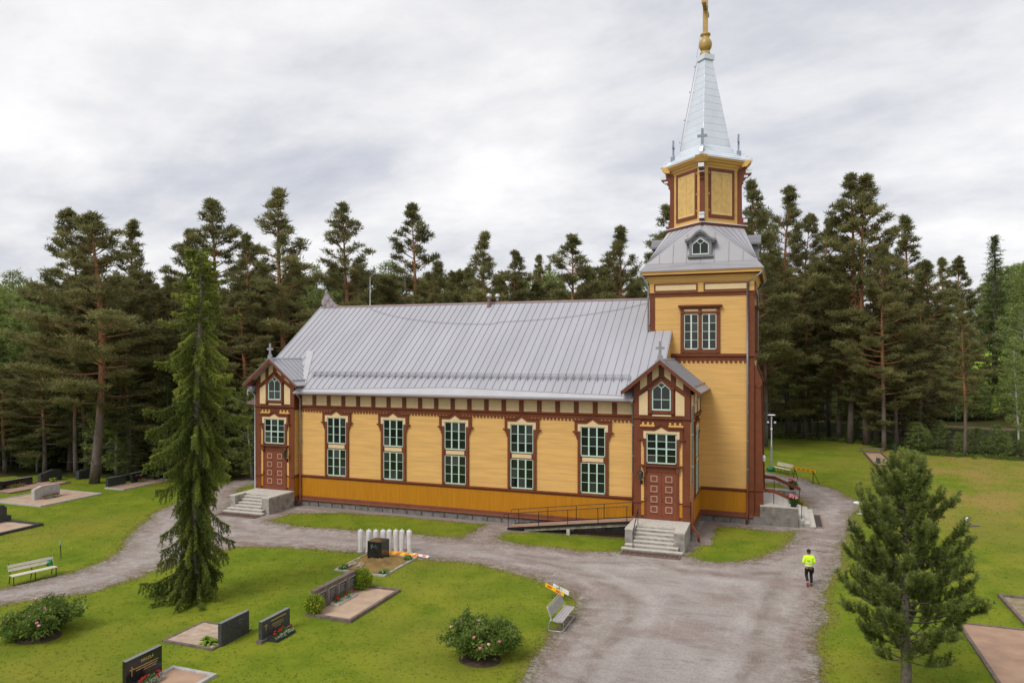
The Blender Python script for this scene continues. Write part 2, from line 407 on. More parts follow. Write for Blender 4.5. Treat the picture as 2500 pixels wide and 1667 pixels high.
def floor_build(noise, rng, mixc, mul, edge, pos):
    base = mixc(rng(noise(.5, 5), .3, .7), (.040, .036, .014), (.055, .065, .012))
    base = mixc(rng(noise(3, 5, .7), .5, .75), base, (.085, .055, .028))
    return base, noise(10, 5, .7), .7
LAWN = ground_mat('lawn_grass', lawn_build); GRAV = ground_mat('path_gravel', gravel_build); FLOOR = ground_mat('forest_floor', floor_build)
path = region_mesh('gravel_path', [DG, DF], GRAV)
lawn = region_mesh('lawn', [-DG, DF], LAWN)
ff = region_mesh('forest_floor', [-DF], FLOOR)
m = MB()
for x0, x1, y0, y1 in ((-900, U0, -60, 1200), (us[-1], 900, -60, 1200), (U0, us[-1], -60, V0), (U0, us[-1], vsg[-1], 1200)):
    m.add([(x0, y0, 0), (x1, y0, 0), (x1, y1, 0), (x0, y1, 0)], [(0, 1, 2, 3)])
tag(m.build('outer_ground', FLOOR), kind='structure')
# sunlit field on the rise behind the wood, to the right
FIELD = mat('field_grass', (.17, .27, .012), .95, .2, .05, col2=(.24, .33, .02))
fp = [at_depth(x, y, Z) for x, y, Z in ((1500, 900, 150), (2900, 940, 150), (3100, 790, 330), (1400, 790, 330))]
m = MB(); n = 14
P = [[None]*(n+1) for _ in range(n+1)]
for i in range(n+1):
    for j in range(n+1):
        a, b = i/n, j/n
        lo = Vector(fp[0]).lerp(Vector(fp[1]), a); hi = Vector(fp[3]).lerp(Vector(fp[2]), a)
        p = lo.lerp(hi, b); t = b*b*(3-2*b); p.z = (1-t)*lo.z+t*hi.z+.4*math.sin(a*9+b*4)
        P[i][j] = p
vsx = [P[i][j] for i in range(n+1) for j in range(n+1)]
m.add(vsx, [(i*(n+1)+j, (i+1)*(n+1)+j, (i+1)*(n+1)+j+1, i*(n+1)+j+1) for i in range(n) for j in range(n)])
# skirt down to the ground at the near edge
near = [P[i][0] for i in range(n+1)]
foot = [Vector((p.x*.9, p.y*.9, -.3)) for p in near]
m.add(near+foot, [(i, i+1, n+2+i, n+1+i) for i in range(n)])
tag(m.build('field', FIELD, smooth=True), kind='structure')
# pale track running behind the wood on the right
TRACK = mat('far_track_gravel', (.13, .09, .06), .95, .4, .3)
WATER = mat('dark_water', (.016, .018, .011), .3, .3, .3, spec=.08)
m = MB(); wa = [ground(x, y) for x, y in ((1500, 964), (1850, 968), (2080, 980), (2320, 992), (2700, 1010))]; wb = [ground(x, y) for x, y in ((1500, 985), (1850, 990), (2080, 1004), (2320, 1024), (2700, 1046))]
m.add([(a[0], a[1], .006) for a in wa]+[(a[0], a[1], .006) for a in wb], [(i, i+1, len(wa)+i+1, len(wa)+i) for i in range(len(wa)-1)])
tag(m.build('pond_water', WATER), kind='structure')
m = MB(); tp = [ground(x, y) for x, y in ((1700, 962), (1850, 961), (1960, 966), (2080, 972), (2200, 978), (2320, 984), (2500, 992))]
tq = [ground(x, y+4.5) for x, y in ((1700, 962), (1850, 961), (1960, 966), (2080, 972), (2200, 978), (2320, 984), (2500, 992))]
m.add([(a[0], a[1], .012) for a in tp]+[(a[0], a[1], .012) for a in tq], [(i, i+1, len(tp)+i+1, len(tp)+i) for i in range(len(tp)-1)])
tag(m.build('far_track', TRACK), kind='structure')

# grass tufts and clover: nobody could count them
def cam_cone(P, pad=.06):
    X = P[:, 0]*CA+P[:, 1]*SA; Z = -P[:, 0]*SA+P[:, 1]*CA
    return (Z > 12) & (np.abs(X/np.maximum(Z, 1)) < .708+pad), Z
def grid_val(F, P):
    i = np.clip(((P[:, 0]-U0)/CS).astype(int), 0, nu-2); j = np.clip(((P[:, 1]-V0)/CS).astype(int), 0, nv-2)
    fx = (P[:, 0]-us[i])/CS; fy = (P[:, 1]-vsg[j])/CS
    return (F[i, j]*(1-fx)+F[i+1, j]*fx)*(1-fy)+(F[i, j+1]*(1-fx)+F[i+1, j+1]*fx)*fy
PEB = ground_mat('drip_pebbles', lambda noise, rng, mixc, mul, edge, pos: (mixc(rng(noise(16, 4, .9), .42, .66), mixc(rng(noise(6, 4, .8), .4, .65), (.17, .125, .105), (.27, .215, .19)), (.40, .35, .32)), noise(22, 5, .9), 1.0))
m = MB(); rr = random.Random(4)
def strip_poly(line0, line1, z=.012):
    n = len(line0); m.add([(a, b, z) for a, b in line0]+[(a, b, z) for a, b in line1], [(i, i+1, n+i+1, n+i) for i in range(n-1)])
ul = np.linspace(-33.0, -8.6, 60)
strip_poly([(u, 44.28+.12*math.sin(u*1.7)+rr.uniform(-.08, .08)) for u in ul], [(u, 45.2) for u in ul])
vl = np.linspace(44.0, 50.0, 24)
strip_poly([(-4.7, v) for v in vl], [(-3.75+.1*math.sin(v*3)+rr.uniform(-.06, .06)-(v-44)*.02, v) for v in vl])
ul = np.linspace(-4.7, -.2, 20)
strip_poly([(u, 49.55+.08*math.sin(u*4)+rr.uniform(-.05, .05)) for u in ul], [(u, 50.6) for u in ul], .016)
tag(m.build('pebble_strip', PEB), kind='structure')
KEEP_OUT = [(-37.2, -1, 43.3, 63)]
cand = np.stack([NR.uniform(-70, 24, 900000), NR.uniform(15, 92, 900000)], 1)
ok, Z = cam_cone(cand); ok &= NR.random(len(cand)) < np.clip((24/Z)**2, 0.04, 1)
cand = cand[ok]; Z = Z[ok]
e0 = grid_val(DG, cand); f0 = grid_val(DF, cand)
keep = (e0 > -.05) & (f0 < 0) & (cand[:, 0] > -80)
stray = (e0 < -.05) & (e0 > -.9) & (NR.random(len(cand)) < .10*np.exp(e0*2.5)) & (f0 < 0)
sel = keep | stray
BEDS = []          # filled below by the graves; tufts are made after them
sel &= (e0 < .45) | (NR.random(len(cand)) < .22)
TUFT_PTS, TUFT_Z = cand[sel], Z[sel]
# ------------------------------------------------------------------ the church
church = thing('church', 'yellow and brown wooden church with grey metal roof and tall silver spire', 'church', (-21, 50, 0))
def W(mb, name, mats, smooth=False): return worldpart(mb.build(name, mats, None, smooth), church)
VN, VP, VT = 45.1, 44.6, 50.4                 # wall planes: nave, porch fronts, tower front
AX = 53.8                                     # nave axis
LP, RP, PH = -35.28, -6.70, 1.70              # porch centres and half width
UT, TH = -4.95, 3.40                          # tower centre and half width
EAVE_V, EAVE_Z, RIDGE_Z = 44.4, 8.45, 15.35
SLOPE = math.atan2(RIDGE_Z-EAVE_Z, AX-EAVE_V)

def frame_F(u0, v):  return Matrix.Translation((u0, v, 0))                                # faces -v, local x = u
def frame_R(u, v0):  return Matrix.Translation((u, v0, 0)) @ Matrix.Rotation(math.pi/2, 4, 'Z')   # faces +u, local x = v
def clap(M, length, z0, z1, pitch=.125):
    m = MB(); z = z0
    while z < z1-.01:
        t = min(z+pitch, z1)
        q = [M @ Vector(p) for p in ((0, 0, t), (length, 0, t), (length, -.028, z), (0, -.028, z), (0, 0, z), (length, 0, z))]
        m.add(q, [(0, 3, 2, 1), (3, 4, 5, 2)]); z += pitch
    return m
def vboards(M, length, z0, z1, w=.105):
    m = MB(); x = 0
    while x < length-.02:
        x1 = min(x+w-.007, length)
        m.box(x, x1, -.022, 0, z0, z1, M); x += w
    return m
def strip(M, x0, x1, y, z0, z1, mb=None):
    mb = mb or MB(); mb.box(x0, x1, -y, .0, z0, z1, M); return mb

# cores (plain board walls behind the cladding)
m = MB(); m.prism([(VN+.02, .3), (2*AX-VN-.02, .3), (2*AX-VN-.02, 8.3), (AX, 15.05), (VN+.02, 8.3)], -37.0, -7.4, 'x')
m.box(-7.4, -5.02, VN+.02, 2*AX-VN-.02, .3, 8.2)
W(m, 'nave_wall', YEL)
m = MB(); m.box(UT-TH+.02, UT+TH-.02, VT+.02, 2*AX-VT-.02, .3, 16.5); W(m, 'tower_wall', YEL)
# cladding
o = W(clap(frame_F(-33.55, VN), 25.15, 2.3, 7.1), 'clapboards', YEL); tag(o, kind='stuff')
o = W(clap(frame_R(-5.0, VP), VT-VP, 2.3, 7.1), 'clapboards', YEL); tag(o, kind='stuff')
o = W(clap(frame_F(UT-TH, VT), 2*TH, 2.3, 10.85), 'clapboards', YEL); tag(o, kind='stuff')
o = W(clap(frame_F(UT-TH, VT), 2*TH, 11.3, 15.2), 'clapboards', YEL); tag(o, kind='stuff')
o = W(clap(frame_R(UT+TH, VT), 2*TH, 2.3, 10.85), 'clapboards', YEL); tag(o, kind='stuff')
o = W(clap(frame_R(UT+TH, VT), 2*TH, 11.3, 15.2), 'clapboards', YEL); tag(o, kind='stuff')
o = W(clap(frame_R(LP+PH, VP), VN-VP, 2.3, 7.1), 'clapboards', YEL); tag(o, kind='stuff')
for M, L in ((frame_F(-33.55, VN), 25.15), (frame_R(-5.0, VP+.3), VT-VP-.3), (frame_F(-5.0, VT), 3.35), (frame_R(UT+TH, VT), .6), (frame_R(LP+PH, VP), VN-VP)):
    tag(W(vboards(M, L, .72, 2.2), 'wainscot_boards', MUS), kind='stuff')
# sill and base mouldings
def moulding(M, L, prof, name, mt=BRN):
    """prof: list of (out, z)"""
    m = MB(); n = len(prof)
    vs = [M @ Vector((x, -o, z)) for x in (0, L) for o, z in prof]
    m.add(vs, [tuple(range(n-1, -1, -1)), tuple(range(n, 2*n))]+[(i, (i+1) % n, (i+1) % n+n, i+n) for i in range(n)])
    return W(m, name, mt)
SILLP = [(0, 2.10), (.04, 2.12), (.05, 2.2), (.11, 2.23), (.11, 2.27), (0, 2.33)]
BASEP = [(0, .42), (.10, .42), (.12, .47), (.07, .52), (.035, .73), (0, .76)]
for nm, PR in (('sill_moulding', SILLP), ('base_moulding', BASEP)):
    moulding(frame_F(LP+PH, VN-.022), (RP-PH)-(LP+PH), PR, nm); moulding(frame_R(-4.978, VP+.05), VT-VP-.05, PR, nm); moulding(frame_F(-4.97, VT-.022), 3.4, PR, nm)
    moulding(frame_R(LP+PH+.022, VP+.02), VN-VP-.02, PR, nm)
# nave frieze
STRP = [(0, 7.12), (.03, 7.12), (.035, 7.33), (.12, 7.37), (.13, 7.43), (0, 7.48)]
moulding(frame_F(LP+PH, VN-.022), (RP-PH)-(LP+PH), STRP, 'string_course')
m = MB()
x = LP+PH+.12
while x < RP-PH-.1: m.box(x, x+.135, VN-.075, VN, 6.98, 7.13); x += .247
tag(W(m, 'dentil_course', BRN), kind='stuff')
stud_us = [-33.4+i*1.247 for i in range(20)]
pan_me = MB().box(-.5, .5, -.03, 0, 7.48, 8.3).mesh('frieze_panel', CRM)
stud_me = MB().box(-.155, .155, -.075, 0, 7.48, 8.3).mesh('frieze_stud', BRN)
for i, u in enumerate(stud_us):
    o = link('frieze_stud', stud_me, None, (u, VN, 0)); worldpart(o, church)
    if i < 19: o = link('frieze_panel', pan_me, None, (u+.6235, VN, 0)); worldpart(o, church)
m = MB(); m.box(-9.55, -8.42, VN-.03, VN, 7.48, 8.3); W(m, 'frieze_panel', CRM)
for u in (-28.45, -13.45):
    m = MB().box(u-.17, u+.17, VN-.05, VN-.03, 7.95, 8.25); W(m, 'vent_grille', mat('vent_tan', (.34, .25, .14)))
# foundation stones
def stones(x0, x1, place, rot, h=.43):
    x = x0
    while x < x1-.05:
        w = min(R.uniform(.8, 1.35), x1-x)
        m = MB(); c = .03; d = R.uniform(.0, .03)
        vs = [(0.015, -d, -.15), (w-.015, -d, -.15), (w-.015, -d, h), (.015, -d, h)]
        vs = [(a+R.uniform(-.01, .01), b, z) for a, b, z in vs]+[(c+.03, -d-.06, -.15), (w-c-.03, -d-.06-R.uniform(0, .02), -.15), (w-c-.03, -d-.06, h-c), (c+.03, -d-.06-R.uniform(0, .02), h-c)]
        m.add(vs, [(4, 5, 6, 7), (0, 1, 5, 4), (1, 2, 6, 5), (2, 3, 7, 6), (3, 0, 4, 7)])
        o = m.build('foundation_stone', STONE); o.location = place(x); o.rotation_euler = (0, 0, rot); worldpart(o, church)
        x += w
stones(LP+PH, RP-PH, lambda x: (x, VN+.05, 0), 0)
stones(VP, VT, lambda x: (-4.99, x, 0), math.pi/2)
stones(-4.95, UT+TH, lambda x: (x, VT+.05, 0), 0)
W(MB().box(-37, -5.05, VN+.06, 2*AX-VN-.1, -.1, .35).box(UT-TH+.05, UT+TH-.05, VT+.06, 57.1, -.1, .35), 'foundation_core', CONC)

# -------- windows (local: x right, -y outwards, z up)
def sash(mb, panes, x0, x1, z0, z1, ncas, nrow, fr=.052, mull=.044, bar=.025, y=-.07):
    mb.box(x0, x1, y, -.0, z1-fr, z1).box(x0, x1, y, 0, z0, z0+fr+.02).box(x0, x0+fr, y, 0, z0, z1).box(x1-fr, x1, y, 0, z0, z1)
    cw = (x1-x0)/ncas
    for i in range(ncas):
        a, b = x0+i*cw, x0+(i+1)*cw
        if i: mb.box(a-mull, a+mull, y-.004, 0, z0+.003, z1-.003)
        l, r_ = a+(fr if i == 0 else mull), b-(fr if i == ncas-1 else mull)
        h = (z1-z0-2*fr-.02)/nrow; zb = z0+fr+.02
        for j in range(nrow):
            if j: mb.box(l, r_, y+.012, 0, zb+j*h-bar/2, zb+j*h+bar/2)
            panes.append((l, r_, zb+j*h, zb+(j+1)*h))
def crown(hw, pk, zt, zp, z0, t):
    return [(-hw, z0), (-hw, zt), (-pk, zt), (0, zp), (pk, zt), (hw, zt), (hw, z0), (hw-t, z0), (hw-t, zt-t), (pk-t*.35, zt-t), (0, zp-t*1.12), (-pk+t*.35, zt-t), (-hw+t, zt-t), (-hw+t, z0)]
def finish_window(root, panes):
    for a, b, c, d in panes:
        MB().box(a, b, -.035, -.005, c, d).build('pane', GLS, root)
def nave_window():
    mb = MB(); pn = []
    sash(mb, pn, -.8, .8, .03, 1.98, 3, 3); sash(mb, pn, -.8, .8, 2.37, 4.26, 3, 3)
    w = mb.build('window', MNT); finish_window(w, pn)
    c = MB(); c.box(-1.0, -.8, -.10, 0, -.02, 3.95).box(.8, 1.0, -.10, 0, -.02, 3.95).box(-.8, .8, -.08, 0, 1.98, 2.37)
    for s in (-1, 1):
        c.prism([(s*1.0, 3.40), (s*1.04, 3.44), (s*1.08, 3.6), (s*1.13, 3.7), (s*1.2, 3.84), (s*1.2, 3.95), (s*1.0, 3.95)], -.12, -.002)
        c.prism([(s*1.0, 3.86), (s*1.27, 3.86), (s*1.34, 3.96), (s*1.0, 4.0)], -.15, -.004)
        c.box(s*.9-.09, s*.9+.09, -.115, -.1, 2.0, 2.35)
    c.build('casing', BRN, w)
    MB().box(-.68, .68, -.1, -.08, 2.05, 2.30).build('casing_panel', CRM, w)
    MB().prism(crown(1.19, .46, 4.64, 4.92, 3.98, .2), -.13, -.003).build('hood', BRN, w)
    h = MB(); hz = crown(1.19, .46, 4.64, 4.92, 3.98, .05); h.prism([(-1.22, 4.64), (-.46, 4.64), (0, 4.92), (.46, 4.64), (1.22, 4.64), (1.22, 4.69), (.47, 4.69), (0, 4.985), (-.47, 4.69), (-1.22, 4.69)], -.19, 0)
    h.build('hood_cornice', BRN, w)
    MB().prism([(-.99, 3.96), (-.99, 4.44), (-.40, 4.44), (0, 4.70), (.40, 4.44), (.99, 4.44), (.99, 3.96), (.8, 3.96), (.8, 4.262), (-.8, 4.262), (-.8, 3.96)], -.11, -.001).build('hood_panel', CRM, w)
    return w
nw = nave_window()
spots = [((-30.2, VN-.02, 2.35), 0), ((-25.52, VN-.02, 2.35), 0), ((-20.72, VN-.02, 2.35), 0), ((-15.9, VN-.02, 2.35), 0), ((-11.1, VN-.02, 2.35), 0), ((-4.98, 47.6, 2.35), math.pi/2)]
for i, (l, r_) in enumerate(spots):
    w = nw if i == 0 else copy_tree(nw)
    w.location = l; w.rotation_euler = (0, 0, r_); worldpart(w, church)
def tower_window():
    mb = MB(); pn = []
    sash(mb, pn, -1.06, -.12, .24, 2.63, 2, 4, .045, .045, .028); sash(mb, pn, .12, 1.06, .24, 2.63, 2, 4, .045, .045, .028)
    w = mb.build('window', mat('pale_sash_paint', (.62, .70, .60), .45, .05, 3)); finish_window(w, pn)
    c = MB(); c.box(-1.3, -1.06, -.1, 0, 0, 3.05).box(1.06, 1.3, -.1, 0, 0, 3.05).box(-.12, .12, -.095, 0, .2, 3.05).box(-1.3, 1.3, -.12, -.001, -.002, .22).box(-1.06, 1.06, -.09, 0, 2.63, 2.82).box(-1.06, 1.06, -.088, 0, 2.96, 3.06)
    for x in (-1.18, 0, 1.18):
        c.box(x-.11, x+.11, -.14, -.1, .02, .2).box(x-.11, x+.11, -.14, -.1, 2.66, 2.82)
    c.build('casing', BRN, w)
    h = MB(); h.box(-1.38, 1.38, -.2, 0, 3.06, 3.13).box(-1.46, 1.46, -.28, 0, 3.13, 3.2).box(-1.42, 1.42, -.24, 0, 3.2, 3.25); h.build('hood', BRN, w)
    MB().box(-1.06, -.12, -.07, 0, 2.82, 2.96).box(.12, 1.06, -.07, 0, 2.82, 2.96).build('hood_panel', CRM, w)
    return w
w = tower_window(); w.location = (-4.98, VT-.02, 11.33); worldpart(w, church)
w2 = copy_tree(w); w2.location = (UT+TH+.02, AX, 11.33); w2.rotation_euler = (0, 0, math.pi/2); worldpart(w2, church)

# -------- nave roof: one sheet per bay
def slope_frame(u, v, z, ang=SLOPE): return Matrix.Translation((u, v, z)) @ Matrix.Rotation(ang, 4, 'X')
PW = .53
_rp = lambda v0: [(v0, EAVE_Z-.12+(v0-EAVE_V)*math.tan(SLOPE)), (AX, RIDGE_Z-.12), (2*AX-EAVE_V, EAVE_Z-.12), (2*AX-EAVE_V, EAVE_Z-.06), (AX, RIDGE_Z-.045), (v0, EAVE_Z-.045+(v0-EAVE_V)*math.tan(SLOPE))]
nave_roof = W(MB().prism(_rp(EAVE_V), LP+PH+.02, -8.42, 'x').prism(_rp(45.6), -37.6, LP+PH+.02, 'x'), 'nave_roof', ROOF)
def roof_sheet(w, L):
    m = MB(); m.box(0, w-.012, 0, L, -.03, 0); m.cur = 1; m.box(w-.012, w+.006, 0, L, -.03, .036); return m
sheets = {}
def put_sheet(u, v0, v1, w=PW):
    L = round((v1-v0)/math.cos(SLOPE), 2); kx = (round(w, 3), L)
    if kx not in sheets: sheets[kx] = roof_sheet(w, L).mesh('roof_sheet', [ROOF, SEAM])
    o = link('roof_sheet', sheets[kx], nave_roof); z = EAVE_Z+(v0-EAVE_V)*math.tan(SLOPE)
    o.location = (u, v0, z); o.rotation_euler = (SLOPE, 0, 0)
u = -37.65
while u < -7.3:
    inl = abs(u+PW/2-LP) < PH+.3; inr = abs(u+PW/2-RP) < PH+.35
    put_sheet(u, 45.5 if (inl or inr) else EAVE_V, AX if u+PW < UT-TH+.1 else VT, PW)
    u += PW
RUV = u
# ridge cap, verges
m = MB(); m.prism([(AX-.18, RIDGE_Z-.09), (AX, RIDGE_Z+.05), (AX+.18, RIDGE_Z-.09)], -37.7, UT-TH+.02, 'x'); m.build('ridge_cap', mat('ridge_rust', (.24, .17, .165), .5, .15, 2), nave_roof)
def along(u, v, dz=0): return (u, v, EAVE_Z+(v-EAVE_V)*math.tan(SLOPE)+dz)
for uu, nm in ((-37.72, 'verge_board'),):
    m = MB(); m.prism([(EAVE_V, EAVE_Z-.3), (AX, RIDGE_Z-.3), (AX, RIDGE_Z+.06), (EAVE_V, EAVE_Z+.06)], uu, uu+.07, 'x'); m.build(nm, ROOF, nave_roof)
m = MB(); m.prism([(47.6, along(0, 47.6)[2]-.25), (VT, along(0, VT)[2]-.25), (VT, along(0, VT)[2]+.03), (47.6, along(0, 47.6)[2]+.03)], RUV, RUV+.05, 'x'); m.build('verge_board', ROOF, nave_roof)
m = MB(); m.prism([(45.2, 8.2), (VT, 8.2), (VT, along(0, VT)[2]-.05), (45.2, along(0, 45.2)[2]-.05)], RUV-.4, RUV-.02, 'x'); W(m, 'gable_infill', YEL)
# flashing beside the left porch and the foot gutter, snow guard
m = MB(); m.add([along(LP+2.05, 44.95, .05), along(LP+2.5, 44.75, .05), along(LP+.62, 48.5, .05), along(LP-.05, 48.5, .05)], [(0, 1, 2, 3)]); m.build('valley_flashing', mat('flashing_metal', (.43, .42, .435), .4, .06, 1), nave_roof)
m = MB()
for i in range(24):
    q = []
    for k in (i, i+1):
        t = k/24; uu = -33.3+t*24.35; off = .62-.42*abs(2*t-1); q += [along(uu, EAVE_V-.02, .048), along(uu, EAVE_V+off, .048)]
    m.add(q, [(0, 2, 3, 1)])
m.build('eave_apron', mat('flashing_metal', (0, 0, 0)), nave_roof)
m = MB(); N_ = 24
for i in range(N_):
    q = []
    for k in (i, i+1):
        t = k/N_; uu = -33.35+t*(24.4); off = .62-.42*abs(2*t-1)**1.0
        q += [along(uu, EAVE_V+off, -.01), along(uu, EAVE_V+off-.03, .10), along(uu, EAVE_V+off+.02, -.01), along(uu, EAVE_V+off-.01, .10)]
    m.add(q, [(0, 4, 5, 1), (1, 5, 7, 3), (2, 3, 7, 6)])
m.build('foot_gutter', ROOF, nave_roof)
m = MB(); us_ = [-32.75+i*.53 for i in range(46)]
for uu in us_:
    m.tube([along(uu, 45.75, .03), along(uu, 45.98, .30)], .016, 5); m.tube([along(uu, 46.2, .03), along(uu, 45.98, .30)], .016, 5)
    m.prism([(45.72, along(0, 45.72, .03)[2]), (46.0, along(0, 46.0, .02)[2]), (45.98, along(0, 45.98, .28)[2])], uu-.012, uu+.012, 'x')
for dv, dz in ((45.88, .16), (45.93, .24), (45.98, .32)): m.tube([along(-33.0, dv, dz), along(-8.95, dv, dz)], .016, 5)
k = 0
while -33.0+k*.12 < -8.95:
    m.tube([along(-33.0+k*.12, 45.88, .16), along(-33.0+k*.12, 45.98, .32)], .007, 4, False); k += 1
m.build('snow_guard', mat('guard_metal', (.27, .265, .28), .5), nave_roof)
# eave
m = MB(); m.box(LP+PH, RP-PH, EAVE_V+.02, VN, 8.27, 8.33).box(LP+PH, RP-PH, EAVE_V+.015, EAVE_V+.06, 8.25, 8.42); W(m, 'eave_board', BRN)
m = MB(); m.box(LP+PH+.02, RP-PH-.02, EAVE_V-.03, EAVE_V+.02, 8.38, 8.47); W(m, 'eave_flashing', ROOF)
# lightning conductor, rod, vents and finial on the ridge
m = MB(); pts = []
for i in range(31):
    t = i/30; uu = -32.7+t*(24.3); vv = AX-.25-2.3*(4*t*(1-t))**.8*(.9 if t > .5 else 1); pts.append(along(uu, vv, .07))
m.tube(pts, .014, 5); m.build('lightning_cable', SEAM, nave_roof)
MB().tube([(-32.75, AX, RIDGE_Z), (-32.75, AX, RIDGE_Z+2.5)], [.035, .018], 6).build('lightning_rod', ZINCL, nave_roof)
m = MB(); m.lathe([(.20, -.75), (.17, -.3), (.13, .0), (.12, .35)], 10, (-21.6, AX-.45, RIDGE_Z)); vb = m.build('vent_stack', mat('vent_brown', (.20, .12, .11)), nave_roof)
for x_, y_ in ((-21.6, AX-.45), (-21.1, AX+.1)):
    m = MB(); m.lathe([(.10, .1), (.11, .42)], 10, (x_, y_, RIDGE_Z)); m.lathe([(.21, .42), (.23, .5), (.19, .62), (.09, .7), (.02, .72)], 12, (x_, y_, RIDGE_Z)); m.build('vent_cap', STEEL, nave_roof, True)
m = MB()
fin = [(-.75, -.05), (-.72, .18), (-.9, .3), (-.78, .42), (-.85, .62), (-.62, .85), (-.55, 1.05), (-.42, 1.2), (-.40, 1.5), (-.32, 1.65), (-.24, 1.5), (-.2, 1.25), (-.05, 1.1), (.1, .82), (.32, .7), (.42, .5), (.62, .42), (.78, .2), (.95, .22), (1.05, .05), (.95, -.05)]
m.prism([(-36.85+a*.85, RIDGE_Z+b*.92) for a, b in fin], AX-.12, AX+.12)
for a, b, r_ in ((-.5, .35, .22), (.35, .25, .17), (-.1, .75, .16)): m.lathe([(r_, -.17), (r_*1.05, 0), (r_, .17)], 12, (0, 0, 0)) if False else m.tube([(-36.85+a*.85, AX-.17, RIDGE_Z+b*.92), (-36.85+a*.85, AX+.17, RIDGE_Z+b*.92)], r_, 12)
m.build('ridge_finial', mat('finial_paint', (.30, .25, .265), .6, .3, 3), nave_roof)
# -------- chancel block at the far left end (hidden but for its eave)
m = MB(); m.box(-38.3, -37.02, 50.0, 57.6, .3, 7.3); W(m, 'chancel_wall', YEL)
m = MB(); m.prism([(-38.15, 7.42), (-36.95, 7.42), (-36.95, 7.95), (-37.3, 7.95), (-38.2, 7.55)], 44.95, 46.6); W(m, 'eave_return', mat('rusty_tiles', (.22, .13, .115), .6, .3, 6))
